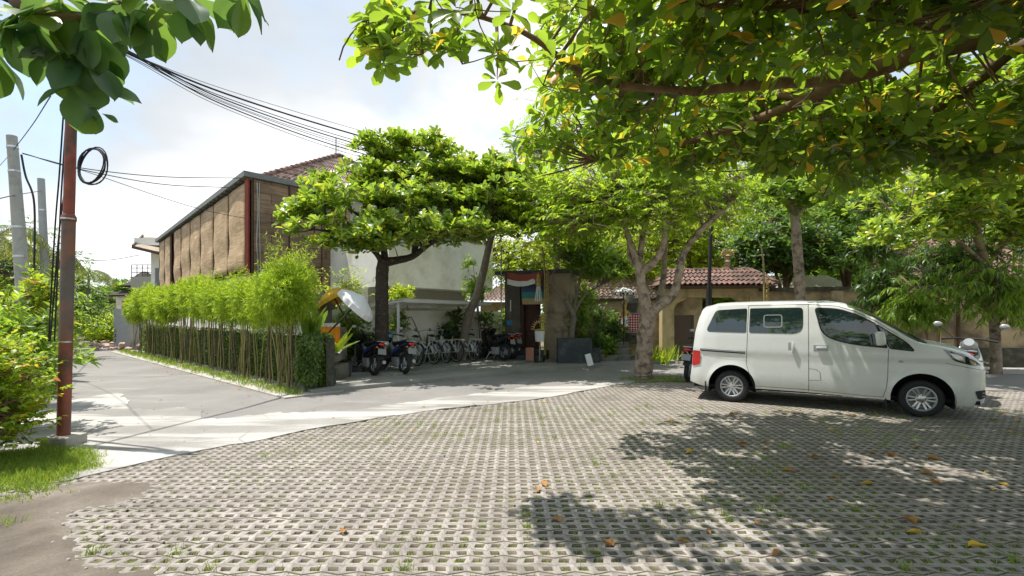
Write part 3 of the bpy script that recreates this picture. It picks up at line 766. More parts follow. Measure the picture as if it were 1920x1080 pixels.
# --- house with woven blinds
VL = Vector((-.69, .72, 0)).normalized(); UR = Vector((.66, .75, 0)).normalized()
C0 = Vector((-8.8, 15.9, 0))
bh = empty('blind_house', C0, 0, 'two storey house wrapped in brown woven blinds under a grey eave and clay tile roof', 'house')
def L(p): return Vector(p) - C0     # local
LEN = 19.3
def PL(s, off=0, z=0): # along the street face, off = into the building
    return VL * s + UR * off + Vector((0, 0, z))
def PR(s, off=0, z=0): # along the right face, off into the building
    return UR * s + VL * off + Vector((0, 0, z))
mb = MB(); mb.prism([tuple(PL(.12, .12)[:2]), tuple(PR(8.4, .12)[:2]), tuple((PR(8.4) + VL * LEN)[:2]), tuple(PL(LEN, .12)[:2])], -.05, 3.0)
mb.build('wall', M['white_wall'], bh)
mb = MB(); mb.prism([tuple(PL(.35, .35)[:2]), tuple(PR(8.2, .35)[:2]), tuple((PR(8.2) + VL * (LEN - .2))[:2]), tuple(PL(LEN - .2, .35)[:2])], 3.0, 6.35)
mb.build('upper_wall', M['brown_wood'], bh)
# blinds on the street face
nb = 8; edges_ = [0.25, 2.55, 4.9, 7.3, 9.6, 11.9, 14.0, 15.1, 17.1, 19.1]
gap = 6
rnd = random.Random(2)
for k in range(len(edges_) - 1):
    s0, s1 = edges_[k] + .06, edges_[k + 1] - .06
    if k == gap: continue
    rows = []
    z0b = 3.05 + rnd.uniform(-.08, .1)
    for i in range(15):
        z = z0b + (6.12 - z0b) * i / 14; row = []
        for j in range(9):
            u = j / 8; bulge = .035 * math.sin(PI * u) * (1 + .5 * math.sin(i * .7 + k)) + .04 * math.sin(i * .9 + k * 2) * (1 - i / 14)
            wob = .05 * math.sin(i * .6 + k) * (1 - i / 14)
            row.append(PL(s0 + (s1 - s0) * u + wob, -.03 - bulge, z))
        rows.append(row)
    mb = MB(); mb.grid(rows); b_ = mb.build('blind', M['blind'], bh, smooth=True)
    so_ = b_.modifiers.new('t', 'SOLIDIFY'); so_.thickness = .012
s0, s1 = edges_[gap], edges_[gap + 1]
mb = MB(); mb.grid([[PL(s0, .3, 3.1), PL(s1, .3, 3.1)], [PL(s0, .3, 6.1), PL(s1, .3, 6.1)]]); mb.build('window', M['glass'], bh)
for k, s in enumerate(edges_):
    mb = MB(); mb.beam(PL(s, .02, 3.0), PL(s, .02, 6.2), .09, .09); mb.build('frame_post', M['brown_wood'], bh)
mb = MB(); mb.beam(PL(.02, -.06, 2.9), PL(.02, -.06, 6.32), .11, .11, (1, 0, 0)); mb.build('corner_post', M['red_paint'], bh)
mb = MB(); mb.tube([PR(.22, -.08, 6.1), PR(.25, -.1, 5.2), PR(.2, -.1, 4.1), PR(.27, -.08, 3.0)], .018, 6); mb.tube([PR(.3, -.08, 6.1), PR(.28, -.1, 5.0), PR(.33, -.1, 3.0)], .014, 6); mb.build('conduit', M['pole_conc'], bh)
# woven panels on the right face
for k in range(3):
    a = .1 + k * 1.2
    mb = MB(); mb.grid([[PR(a + .04 + (1.14) * j / 4, -.02 - .015 * math.sin(PI * j / 4), z) for j in range(5)] for z in (2.6, 3.6, 4.6, 5.5, 6.2)])
    mb.build('woven_panel', M['blind_dark'], bh)
    mb = MB(); mb.beam(PR(a, .0, 2.6), PR(a, .0, 6.2), .06, .06); mb.build('frame_post', M['brown_wood'], bh)
mb = MB(); mb.prism([tuple(PR(3.75, .25)[:2]), tuple(PR(8.35, .25)[:2]), tuple(PR(8.35, .35)[:2]), tuple(PR(3.75, .35)[:2])], 3.0, 6.2); mb.build('render_panel', M['grey_render'], bh)
# eave slab
mb = MB()
mb.prism([tuple(PL(-.12, -.2)[:2]), tuple(PR(8.8, -.4)[:2]), tuple((PR(8.8) + VL * (LEN + .3))[:2]), tuple((PL(LEN + .3, -.2))[:2])], 6.22, 6.40)
mb.build('eave', M['eave_grey'], bh)
for s in [i * .62 for i in range(31)]: mb = MB(); mb.beam(PL(s, -.18, 6.19), PL(s, .1, 6.19), .05, .05); mb.build('rafter', M['eave_grey'], bh)
# hipped clay roof
A = L((-9.85, 18.5, 7.0)); B = L((-8.45, 23.2, 9.45)); Cc = A + UR * 10.5; D = A + VL * 9.5; E_ = Cc + VL * 9.5
Bb = B + VL * .01
mb = MB(); mb.prism([tuple((A + (UR + VL) * .25)[:2]), tuple((Cc + (VL - UR) * .25)[:2]), tuple((E_ - (UR + VL) * .25)[:2]), tuple((D + (UR - VL) * .25)[:2])], 6.4, 7.0); mb.build('roof_base', M['red_paint'], bh)
rf = tiled('roof', M['tile'], bh, A, Cc, B, Bb + UR * .05)
tiled('roof', M['tile'], bh, D, A, Bb, B); tiled('roof', M['tile'], bh, Cc, E_, B + UR * .05, B)
ridge(M['tile_dark'], bh, [A, B], .10); ridge(M['tile_dark'], bh, [Cc, B], .10)
mb = MB(); mb.beam(A - (UR + VL) * .1 - Vector((0, 0, .1)), Cc + Vector((0, 0, -.1)), .05, .22); mb.beam(A - (UR + VL) * .1 - Vector((0, 0, .1)), D + Vector((0, 0, -.1)), .05, .22); mb.build('fascia', M['red_paint'], bh)
# ladder rungs by the panel end
mb = MB()
for q in (3.85, 4.15): mb.tube([PR(q, -.1, 2.4), PR(q, -.1, 4.6)], .022, 6)
for i in range(8): mb.tube([PR(3.85, -.1, 2.5 + i * .27), PR(4.15, -.1, 2.5 + i * .27)], .014, 6)
tag(mb.build('ladder', M['black'], None, loc=C0), 'thin black ladder fixed where the brown woven panels meet the grey wall', 'ladder')
# antenna
ap = W(630, 291, 23.2)
ant = empty('roof_antenna', ap, 0, 'thin mast antenna with a wire grid on the tip of the clay tile roof', 'antenna')
mb = MB(); mb.tube([(0, 0, -.15), (0, 0, .85)], .022, 6); mb.build('mast', M['cable'], ant)
mb = MB()
for i in range(9): mb.tube([(-.55, .02, .05 + i * .06), (.45, .02, .05 + i * .06)], .006, 4)
for x in (-.55, -.2, .1, .45): mb.tube([(x, .02, .03), (x, .02, .55)], .007, 4)
mb.build('reflector', M['grey_metal'], ant)

# --- white overhanging house
wa, wb = Vector((-4.13, 15.9, 0)), Vector((-.82, 20.2, 0)); wd = (wb - wa).normalized(); wn = Vector((-wd.y, wd.x, 0))
wh = empty('white_house', wa, 0, 'house with a plain white overhanging upper storey above the bike shelter', 'house')
def q(s, off, z=0): return wd * s + wn * off + Vector((0, 0, z))
LW = (wb - wa).length
mb = MB(); mb.prism([tuple(q(0, 0)[:2]), tuple(q(LW, 0)[:2]), tuple(q(LW, 4)[:2]), tuple(q(0, 4)[:2])], 2.6, 4.55); mb.build('upper_wall', M['white_wall'], wh)
mb = MB(); mb.prism([tuple(q(-.1, 1.0)[:2]), tuple(q(LW - .5, 1.0)[:2]), tuple(q(LW - .5, 4)[:2]), tuple(q(-.1, 4)[:2])], -.05, 2.59); mb.build('wall', M['grey_render'], wh)
mb = MB(); mb.prism([tuple(q(-.06, -.06)[:2]), tuple(q(LW + .06, -.06)[:2]), tuple(q(LW + .06, 4.05)[:2]), tuple(q(-.06, 4.05)[:2])], 4.551, 4.65); mb.build('parapet', M['white_wall'], wh)

# --- white boundary wall behind the bikes
a, b = Vector((-5.3, 13.0, 0)), Vector((-.28, 18.2, 0))
bw = empty('boundary_wall', a, 0, 'low white rendered wall with a raised coping behind the bicycles', 'wall')
mb = MB(); wall_quad(mb, (0, 0), (b - a), -.05, 1.60, .14); mb.build('wall', M['white_wall'], bw)
dd = (b - a).normalized(); nn = Vector((-dd.y, dd.x, 0))
mb = MB(); o1 = -nn * .05; wall_quad(mb, o1 + Vector((0, 0, 0)), (b - a) + o1, 1.601, 1.76, .24); mb.build('coping', M['white_wall'], bw)
mb = MB(); p0 = (b - a) - dd * .15
mb.prism([tuple((p0 - nn * .07)[:2]), tuple((p0 + dd * .24 - nn * .07)[:2]), tuple((p0 + dd * .24 + nn * .21)[:2]), tuple((p0 + nn * .21)[:2])], -.05, 1.80); mb.build('end_pier', M['white_wall'], bw)

# --- bike shelter
f0, f1 = Vector((-2.98, 13.2, 0)), Vector((-.75, 17.0, 0)); fd = (f1 - f0).normalized(); fn = Vector((-fd.y, fd.x, 0)); LF = (f1 - f0).length
sh = empty('bike_shelter', f0, 0, 'white steel bicycle shelter with a thin flat canopy on slim posts', 'shelter')
def qs(s, off, z=0): return fd * s + fn * off + Vector((0, 0, z))
zf, zb = 2.02, 1.90
mb = MB(); mb.beam(qs(0, 0, zf), qs(LF, 0, zf), .05, .09); mb.beam(qs(0, 1.3, zb), qs(LF, 1.3, zb), .05, .08)
for i in range(6): mb.beam(qs(LF * i / 5, .026, zf - .002), qs(LF * i / 5, 1.27, zb - .002), .04, .055)
mb.build('frame', M['white_steel'], sh)
mb = MB(); mb.add([qs(-.02, -.03, zf + .05), qs(LF + .02, -.03, zf + .05), qs(LF + .02, 1.35, zb + .045), qs(-.02, 1.35, zb + .045), qs(-.02, -.03, zf + .065), qs(LF + .02, -.03, zf + .065), qs(LF + .02, 1.35, zb + .06), qs(-.02, 1.35, zb + .06)],
        [(3, 2, 1, 0), (4, 5, 6, 7), (0, 1, 5, 4), (1, 2, 6, 5), (2, 3, 7, 6), (3, 0, 4, 7)]); mb.build('canopy', M['white_steel'], sh)
for s, off in ((.08, .32), (LF - .2, .45)):
    mb = MB(); mb.beam(qs(s, off, .15), qs(s, off, zf - .06), .07, .07, (1, 0, 0)); mb.box(*[c for c in (qs(s, off).x - .08, qs(s, off).x + .08, qs(s, off).y - .08, qs(s, off).y + .08)], .15, .165); mb.build('post', M['white_steel'], sh)

# --- entrance portal
po = empty('entrance_portal', (-.25, 16.6, 0), math.atan2(-.8, 2.2), 'dark rendered entrance portal with a flat slab roof and tall wooden door', 'gateway')
PW = 2.34
mb = MB(); mb.box(0, .55, 0, 1.0, 0, 3.02); mb.build('pillar', M['dark_render'], po)
mb = MB(); mb.box(PW - .85, PW, 0, 1.0, 0, 3.02); mb.build('pillar', M['portal_beige'], po)
mb = MB(); mb.box(.551, PW - .851, .12, .95, 2.62, 3.018); mb.build('lintel', M['dark_render'], po)
mb = MB(); mb.bbox(-.28, PW + .22, -.28, 1.25, 3.021, 3.14, .015); mb.build('roof_slab', M['dark_stone'], po)
mb = MB(); mb.box(.55, .62, .18, .95, .3, 2.6); mb.build('door_frame', M['brown_wood'], po)
dr = MB(); Mx = Matrix.Translation((.62, .5, 0)) @ Matrix.Rotation(R(28), 4, 'Z'); dr.box(0, .52, -.025, .025, .32, 2.45, Mx)
for z0_, z1_ in ((.45, 1.05), (1.15, 1.7), (1.8, 2.35)): dr.box(.07, .45, -.045, -.0251, z0_, z1_, Mx)
dob = dr.build('door', M['brown_wood'], po)
mb = MB(); mb.tube([Mx @ Vector((.47, -.03, 1.2)), Mx @ Vector((.47, -.07, 1.25)), Mx @ Vector((.47, -.07, 1.4)), Mx @ Vector((.47, -.03, 1.45))], .012, 6); mb.build('handle', M['gold'], dob)
for i in range(2):
    mb = MB(); mb.bbox(-.05 + .12 * i, PW - .75, -.75 + .37 * i, .1, .15 * i + .0, .15 + .149 * (i + 1), .012); mb.build('step', M['dark_stone'], po)
mb = MB(); mb.box(.2, .235, -.02, -.001, 1.75, 2.15); mb.build('wall_lamp', M['white_paint'], po)
mb = MB(); mb.box(.08, .26, -.012, -.001, 1.27, 1.43); mb.build('name_plate', M['blue_sign'], po)
def pw(x, y, z):
    return po.matrix_basis @ Vector((x, y, z))
pom = Matrix.Translation((-.25, 16.6, 0)) @ Matrix.Rotation(math.atan2(-.8, 2.2), 4, 'Z')
def pw(x, y, z): return pom @ Vector((x, y, z))
# red and white bunting cloth
bn = empty('bunting', pw(.2, -.3, 3.0), math.atan2(-.8, 2.2), 'red and white cloth strip hung under the portal roof edge', 'banner')
for nm, z0_, z1_, mt, w0, w1 in (('upper_band', -.14, .09, 'red_paint', 0, 1.25), ('lower_band', -.32, -.141, 'white_cloth', .0, 1.0)):
    mb = MB(); rows = []
    for z in (z0_, (z0_ + z1_) / 2, z1_): rows.append([Vector((w0 + (w1 - w0) * j / 12, .012 * math.sin(j * 1.7), z - .09 * math.sin(PI * j / 12))) for j in range(13)])
    mb.grid(rows); mb.build(nm, M[mt], bn, smooth=True)
cl = empty('doorway_cloth', pw(.60, -.05, 2.62), math.atan2(-.8, 2.2), 'blue, teal and sand striped cloth valance hanging in the doorway top', 'cloth')
for i, mt in enumerate(('navy', 'teal', 'sand')):
    zt = -.21 * i; mb = MB(); ins = .05 * i
    mb.grid([[Vector((ins * .5 + (.86 - ins) * j / 8, .04 + .01 * math.sin(j * 2.1), zt - .21 + .001)) for j in range(9)], [Vector((ins * .3 + (.88 - ins * .8) * j / 8, .04 + .01 * math.sin(j * 2.1), zt)) for j in range(9)]])
    mb.build('stripe', M[mt], cl, smooth=True)
# palm tassel
ts = empty('palm_tassel', pw(1.33, -.33, 3.0), 0, 'pale woven palm tassel hanging from the portal roof', 'ornament')
mb = MB(); mb.lathe([(.005, .05), (.03, 0), (.07, -.06), (.05, -.12), (.09, -.2), (.06, -.28), (.1, -.36), (.07, -.42)], 12); mb.build('knot', M['straw'], ts)
for i in range(10):
    a_ = i * .628; mb = MB(); mb.beam((.06 * math.cos(a_), .06 * math.sin(a_), -.4), (.13 * math.cos(a_), .13 * math.sin(a_), -.92), .03, .006); mb.build('strand', M['white_cloth'], ts)
# woven pole decoration (penjor) in front of right pillar
def penjor(name, label, base, h, top_lean, woven):
    e = empty(name, base, 0, label, 'ceremonial pole', None)
    mb = MB(); pts = [(0, 0, 0), (0, 0, h * .5), (top_lean * .2, 0, h * .85), (top_lean, 0, h)]
    limb(mb, [Vector(p) for p in pts], .045, .02); mb.build('pole', M['bamboo_cane'], e, smooth=True)
    z = woven[0]; mb = MB(); k = 0
    while z < woven[1]:
        sgn = 1 if k % 2 else -1
        mb.tube([(.05 + .02, -.05, z), (.09 + .05 * sgn, -.07, z + .05), (.05, -.05, z + .10)], .012, 5)
        mb.tube([(.03, -.05, z), (.03 + .09, -.06, z + .06), (.03, -.05, z + .12)], .012, 5); z += .085; k += 1
    mb.build('weaving', M['straw'], e)
    return e
penjor('palm_penjor', 'tall bamboo pole with plaited palm leaf beside the portal opening', pw(1.56, -.35, .15), 3.75, -.1, (1.9, 3.1))
# offering basket shrine on a stick
of = empty('offering_shrine', pw(1.42, -.85, .15), 0, 'small woven offering shrine with white cloth skirt on a bamboo stick', 'shrine')
mb = MB(); mb.tube([(.1, 0, 0), (.1, 0, .8)], .022, 8); mb.build('stick', M['bamboo_cane'], of)
mb = MB(); mb.lathe([(.14, .62), (.165, .95)], 20); mb.build('cloth_skirt', M['white_cloth'], of, smooth=True, loc=(.1, 0, 0))
mb = MB(); mb.lathe([(.02, .951), (.16, .96), (.17, 1.0), (.1, 1.02), (.04, 1.03)], 16, Matrix.Translation((.1, 0, 0)))
for i in range(11):
    a_ = PI * i / 10; mb.tube([(.06 + .13 * math.cos(a_), -.04, 1.02 + .20 * math.sin(a_)), (.06 + .25 * math.cos(a_), -.02, 1.02 + .30 * math.sin(a_))], [.03, .008], 5)
for z_ in (1.22, 1.32, 1.42):
    mb.lathe([(.10, z_), (.15, z_ + .02), (.10, z_ + .05), (.07, z_ + .08)], 12, Matrix.Translation((.2, .02, 0)))
mb.build('basket', M['straw'], of)
mb = MB(); mb.lathe([(.02, 1.0), (.02, .99)], 8); 
pt = MB(); pt.bbox(-.13, .13, -.1, .1, 0, .42, .02); tag(pt.build('stone_pedestal', M['brick_red'], None, loc=pw(1.2, -.9, .15)), 'short reddish stone pedestal at the foot of the portal steps', 'pedestal')
# thin metal pole left of the portal
mb = MB(); mb.tube([(0, 0, 0), (0, 0, 3.9)], .022, 8); tag(mb.build('flag_pole', M['grey_metal'], None, loc=pw(-.02, -.3, .12)), 'thin grey pole standing at the left corner of the portal', 'pole')

# --- dark planter wall right of the portal
pl = empty('planter_wall', (1.9, 15.2, 0), 0, 'long low dark stone planter in front of the shrubs', 'planter')
mb = MB(); mb.bbox(-.45, .65, -.1, .25, .05, .88, .02); mb.build('front_wall', M['dark_stone'], pl)
mb = MB(); mb.bbox(.651, .95, .1, 1.2, .05, .55, .02); mb.build('side_wall', M['dark_stone'], pl)
mb = MB(); Mx = Matrix.Translation(G(1106, 686, .1) + Vector((0, 0, 0))) @ Matrix.Rotation(R(-14), 4, 'Y') @ Matrix.Rotation(R(-12), 4, 'X'); mb.bbox(-.06, .12, -.01, .01, 0, .36, .008, Mx)
tag(mb.build('leaning_board', M['white_paint']), 'small white board leaning on the end of the dark planter', 'board')

# --- shrine court steps
st = empty('stone_steps', (3.0, 15.9, 0), R(8), 'worn stone steps leading up to the little shrine', 'steps')
for i in range(3):
    mb = MB(); mb.bbox(-.28 + .1 * i, 1.2, .32 * i, 1.9, .08 + .2 * i, .08 + .2 * (i + 1) - .002, .02); mb.build('step', M['step_stone'], st)
sr = empty('stone_shrine', (4.15, 17.1, .6), 0, 'dark carved stone shrine with red and white checked cloth behind the street tree', 'shrine')
mb = MB()
for z0_, z1_, w_ in ((0, .14, .55), (.14, .3, .46), (.3, .42, .6)): mb.bbox(-w_, w_, -w_ * .6, w_ * .6, z0_, z1_ - .002, .02)
mb.build('base', M['moss_stone'], sr)
mb = MB(); mb.bbox(-.36, .5, -.2, .2, .42, 1.1, .02); mb.build('body', M['dark_stone'], sr)
def gingham():
    m, N = newmat('checked_cloth'); t = N.n('TexCoord'); sp = N.n('SeparateXYZ', Vector=(t, 3))
    fx = N.n('Math', _operation='PINGPONG', i0=(sp, 0), i1=.045); fz = N.n('Math', _operation='PINGPONG', i0=(sp, 2), i1=.045)
    a = N.n('Math', _operation='GREATER_THAN', i0=fx, i1=.0225); b = N.n('Math', _operation='GREATER_THAN', i0=fz, i1=.0225); s_ = N.n('Math', _operation='ADD', i0=a, i1=b)
    s2 = N.n('Math', _operation='MULTIPLY', i0=s_, i1=.5); c = N.ramp(s2, [(0, (.7, .62, .6)), (.5, (.38, .1, .1)), (1, (.2, .02, .03))], 'CONSTANT')
    c.color_ramp.elements[1].position = .3; c.color_ramp.elements[2].position = .8
    p = N.n('BsdfPrincipled', Base__Color=(c, 0), Roughness=.85); N.n('OutputMaterial', Surface=p); return m
M['gingham'] = gingham()
mb = MB(); mb.box(-.4, .55, -.24, -.201, .44, 1.06); mb.build('checked_cloth', M['gingham'], sr)
mb = MB(); mb.lathe([(.3, 1.101), (.24, 1.2), (.27, 1.3), (.3, 1.45), (.22, 1.62), (.1, 1.78), (.02, 1.92)], 10, Matrix.Translation((.1, 0, 0)) @ Matrix.Diagonal((1, .5, 1, 1))); mb.build('carved_throne', M['moss_stone'], sr)
# guardian figure of gold
fg = empty('gilded_figure', (3.93, 16.55, 1.03), 0, 'slender gilded standing figure in front of the shrine cloth', 'statue')
mb = MB(); mb.lathe([(.13, 0), (.13, .05), (.07, .06), (.09, .3), (.075, .5), (.1, .62), (.11, .72), (.06, .78), (.045, .82), (.07, .88), (.068, .94), (.1, .97), (.05, 1.02), (.03, 1.1), (0, 1.16)], 12)
mb.tube([(-.1, 0, .72), (-.17, -.04, .58), (-.1, -.1, .52)], [.03, .026, .02], 6); mb.tube([(.1, 0, .72), (.18, -.04, .6), (.12, -.1, .52)], [.03, .026, .02], 6)
mb.build('body', M['gold'], fg, smooth=True)
mb = MB(); mb.lathe([(.105, .2), (.1, .45), (.085, .58)], 12); mb.build('sash', M['white_cloth'], fg)
# checkered umbrella
def umbrella(name, label, base, tilt_dir, pole_len, rad, mat, tilt=0.0, vl=.14, depth=.22, polemat='bark_dark', nrib=16, valance=True):
    e = empty(name, base, 0, label, 'umbrella')
    d = Vector((tilt_dir[0] * math.sin(tilt), tilt_dir[1] * math.sin(tilt), math.cos(tilt)))
    Mq = d.to_track_quat('Z', 'Y').to_matrix().to_4x4()
    mb = MB(); mb.tube([Vector((0, 0, 0)), d * pole_len], .022, 8); mb.build('pole', M[polemat], e)
    mb = MB(); Mt = Matrix.Translation(d * pole_len) @ Mq; prof = []
    vs = []; n_ = nrib * 4
    rings = [(0.02, .05), (.3, -.01), (.6, -.07), (.85, -.15), (1.0, -.22)]
    rows = []
    for (rr_, z_) in rings:
        row = []
        for j in range(n_ + 1):
            a_ = 2 * PI * j / n_; sc = 1 - .035 * rr_ * abs(math.sin(a_ * nrib / 2)); row.append(Mt @ Vector((rr_ * rad * sc * math.cos(a_), rr_ * rad * sc * math.sin(a_), z_ * depth / .22)))
        rows.append(row)
    mb.grid(rows); c_ = mb.build('canopy', mat, e, smooth=True); 
    if valance:
        mb = MB(); rows = []
        for k_, z_ in enumerate((-.001, -vl * .5, -vl)):
            rows.append([Mt @ Vector((rad * (1.0 - .035 * abs(math.sin(2 * PI * j / n_ * nrib / 2)) + .012 * math.sin(j * 2.4) * k_) * math.cos(2 * PI * j / n_), rad * (1.0 - .035 * abs(math.sin(2 * PI * j / n_ * nrib / 2)) + .012 * math.sin(j * 2.4) * k_) * math.sin(2 * PI * j / n_), -depth + z_)) for j in range(n_ + 1)])
        mb.grid(rows); mb.build('fringe', mat, e, smooth=True)
    mb = MB()
    for j in range(nrib): a_ = 2 * PI * j / nrib; mb.tube([Mt @ Vector((0, 0, -depth * 1.2)), Mt @ Vector((rad * .7 * math.cos(a_), rad * .7 * math.sin(a_), -.12 * depth / .22))], .005, 4)
    mb.build('ribs', M['bark'], e)
    return e
def checker():
    m, N = newmat('poleng_cloth'); t = N.n('TexCoord'); c = N.n('TexChecker', Vector=(t, 3), Color1=(.7, .7, .66, 1), Color2=(.02, .02, .02, 1), Scale=14.0)
    p = N.n('BsdfPrincipled', Base__Color=(c, 0), Roughness=.85); N.n('OutputMaterial', Surface=p); return m
M['poleng'] = checker()
umbrella('ceremonial_umbrella', 'black and white checked ceremonial umbrella over the gilded figure', (3.85, 16.35, .6), (1, 0), 1.95, .40, M['poleng'], 0, .1, .14)

# --- tan compound wall behind shrine
tw = empty('compound_wall', (2.3, 18.0, 0), 0, 'weathered tan wall behind the shrine and street tree', 'wall')
mb = MB(); wall_quad(mb, (0, 0), (3.5, -.6), 0, 2.15, .25); wall_quad(mb, (3.5, -.6), (4.45, -1.1), 0, 2.3, .25); mb.build('wall', M['tan_wall'], tw)
mb = MB(); wall_quad(mb, (-.02, -.06), (3.48, -.66), 2.151, 2.25, .36); mb.build('coping', M['moss_stone'], tw)

# --- gatehouse with tiled roof
gh = empty('gatehouse', (5.35, 16.9, 0), R(-3), 'small ochre gatehouse with clay tile roof and brown doors behind the van', 'gatehouse')
mb = MB(); mb.box(0, .42, 0, .45, 0, 2.25); mb.build('pillar', M['ochre'], gh)
mb = MB(); mb.box(3.05, 3.5, 0, .45, 0, 2.25); mb.build('pillar', M['ochre'], gh)
mb = MB(); mb.box(-.02, 3.52, -.02, .47, 2.251, 2.56); mb.build('beam', M['ochre'], gh)
for sx in (-1, 1):
    mb = MB(); x0_ = .421 if sx > 0 else 3.049; mb.prism([(0, 0), (.5 * sx, 0), (.32 * sx, -.12), (.12 * sx, -.2), (0, -.42)], 0, .3, Matrix.Translation((x0_, .38, 2.25)) @ Matrix.Rotation(R(90), 4, 'X')); mb.build('bracket', M['ochre'], gh)
for i in range(4):
    mb = MB(); mb.box(.43 + i * .655, .43 + i * .655 + .64, .18, .24, .08, 1.62); mb.build('door', M['gate_brown'], gh)
e0, e1 = Vector((-.15, -.55, 2.66)), Vector((3.75, -.55, 2.66)); r0, r1 = Vector((.15, .25, 3.22)), Vector((3.2, .25, 3.25))
tiled('roof', M['tile_dark'], gh, e0, e1, r0, r1, .17, .2)
tiled('roof', M['tile_dark'], gh, Vector((3.75, 1.05, 2.66)), Vector((-.15, 1.05, 2.66)), r1, r0, .17, .2)
tiled('roof', M['tile_dark'], gh, e1, Vector((3.75, 1.05, 2.66)), r1, r1 + Vector((0, .02, 0)), .17, .2)
tiled('roof', M['tile_dark'], gh, Vector((-.15, 1.05, 2.66)), e0, r0 + Vector((0, .02, 0)), r0, .17, .2)
ridge(M['tile_dark'], gh, [r0, r1], .06); ridge(M['tile_dark'], gh, [e0 + Vector((0, 0, .05)), r0], .055); ridge(M['tile_dark'], gh, [e1 + Vector((0, 0, .05)), r1], .055)
mb = MB(); mb.box(-.1, 3.7, -.5, 1.0, 2.57, 2.64); mb.build('soffit', M['brown_wood'], gh)
orn = empty('roof_finial', W(1364, 508, 17.1), 0, 'cream and red fan shaped finial on the gatehouse roof ridge', 'finial')
mb = MB(); mb.lathe([(.13, -.3), (.1, .1), (.085, .3), (.12, .33), (.08, .38), (.06, .5), (.1, .54), (.04, .6)], 12); mb.build('stem', M['portal_beige'], orn, smooth=True)
mb = MB(); mb.lathe([(.1, .16), (.098, .2)], 12); mb.build('band', M['red_gloss'], orn); mb = MB(); mb.lathe([(.085, .44), (.08, .48)], 12); mb.build('band', M['red_gloss'], orn)
mb = MB()
for i in range(9): a_ = PI * i / 8; mb.tube([(0, 0, .58), (.24 * math.cos(a_), 0, .58 + .2 * math.sin(a_))], [.01, .035], 6)
mb.build('fan', M['straw'], orn)

# --- pavilion roof behind the court
pv = empty('tiled_pavilion', W(1060, 560, 20.5) * 1, 0, 'long pavilion with faded red tile roof behind the planting', 'pavilion')
pz = pv.location.z; pv.location.z = 0
e0 = Vector((-.6, 0, 2.32)); e1 = Vector((4.6, 0, 2.25)); r0 = Vector((-.3, 2.1, 3.55)); r1 = Vector((4.3, 2.1, 3.5))
tiled('roof', M['tile'], pv, e0, e1, r0, r1, .2, .24); ridge(M['tile_dark'], pv, [r0, r1], .08)
mb = MB(); mb.beam(e0 + Vector((0, .03, -.07)), e1 + Vector((0, .03, -.07)), .06, .14); mb.build('fascia', M['white_wall'], pv)
mb = MB(); mb.box(-.4, 4.4, .5, .65, 0, 2.3); mb.build('wall', M['tan_wall'], pv)
for x_ in (.0, 1.4, 2.8, 4.2):
    mb = MB(); mb.box(x_, x_ + .12, .12, .24, 0, 2.22); mb.build('post', M['ochre'], pv)
p2 = empty('red_roof_hut', W(915, 572, 24) * 1, 0, 'small hut with bright red tile roof left of the portal', 'hut'); p2.location.z = 0
tiled('roof', M['tile'], p2, (-.7, 0, 2.35), (1.9, 0, 2.35), (.7, 1.6, 3.3), (1.9, 1.6, 3.3), .2, .24)
mb = MB(); mb.box(-.4, 1.8, .3, .5, 0, 2.3); mb.build('wall', M['tan_wall'], p2)

# --- long mossy wall on the right
ra, rb = Vector((8.7, 16.75, 0)), Vector((19.5, 13.3, 0))
rw = empty('mossy_wall', ra, 0, 'long ochre wall with dark moss stains behind the parked van', 'wall')
mb = MB(); wall_quad(mb, (0, 0), (rb - ra), .0, 2.45, .22); mb.build('wall', M['tan_wall'], rw)
d_ = (rb - ra).normalized(); nn = Vector((-d_.y, d_.x, 0))
mb = MB(); wall_quad(mb, -nn * .10, (rb - ra) - nn * .10, 2.451, 2.58, .42); mb.build('coping', M['moss_stone'], rw)
mb = MB(); wall_quad(mb, -nn * .12, (rb - ra) - nn * .12, .0, .62, .119); mb.build('plinth', M['moss_stone'], rw)
for s_ in (2.2, 5.2, 8.2):
    p_ = d_ * s_ - nn * .08; mb = MB(); wall_quad(mb, p_, p_ + d_ * .35, .0, 2.449, .079); mb.build('pier', M['tan_wall'], rw)
# roofs behind that wall
g2 = empty('grey_roofed_shed', W(1445, 545, 21), 0, 'shed with pale corrugated roof behind the mossy wall', 'shed'); g2.location.z = 0
mb = MB(); rows = []
for (y_, z_) in ((0, 2.65), (2.6, 3.6)): rows.append([Vector((-.5 + j * .04, y_, z_ + .02 * math.sin(j * 1.3))) for j in range(120)])
mb.grid(rows); mb.build('roof', M['pink_roof'], g2)
mb = MB(); mb.box(-.3, 4.1, .4, 2.4, 0, 2.6); mb.build('wall', M['dark_render'], g2)
g3 = empty('old_tiled_house', W(1745, 540, 15.5), 0, 'house with a steep old brown tile roof above the mossy wall', 'house'); g3.location.z = 0
tiled('roof', M['tile_dark'], g3, (-.4, 0, 2.75), (3.4, -.6, 2.75), (-.1, 1.9, 4.3), (3.3, 1.3, 4.3), .18, .22)
mb = MB(); mb.box(-.2, 3.2, .5, 1.6, 0, 2.7); mb.build('wall', M['moss_stone'], g3)

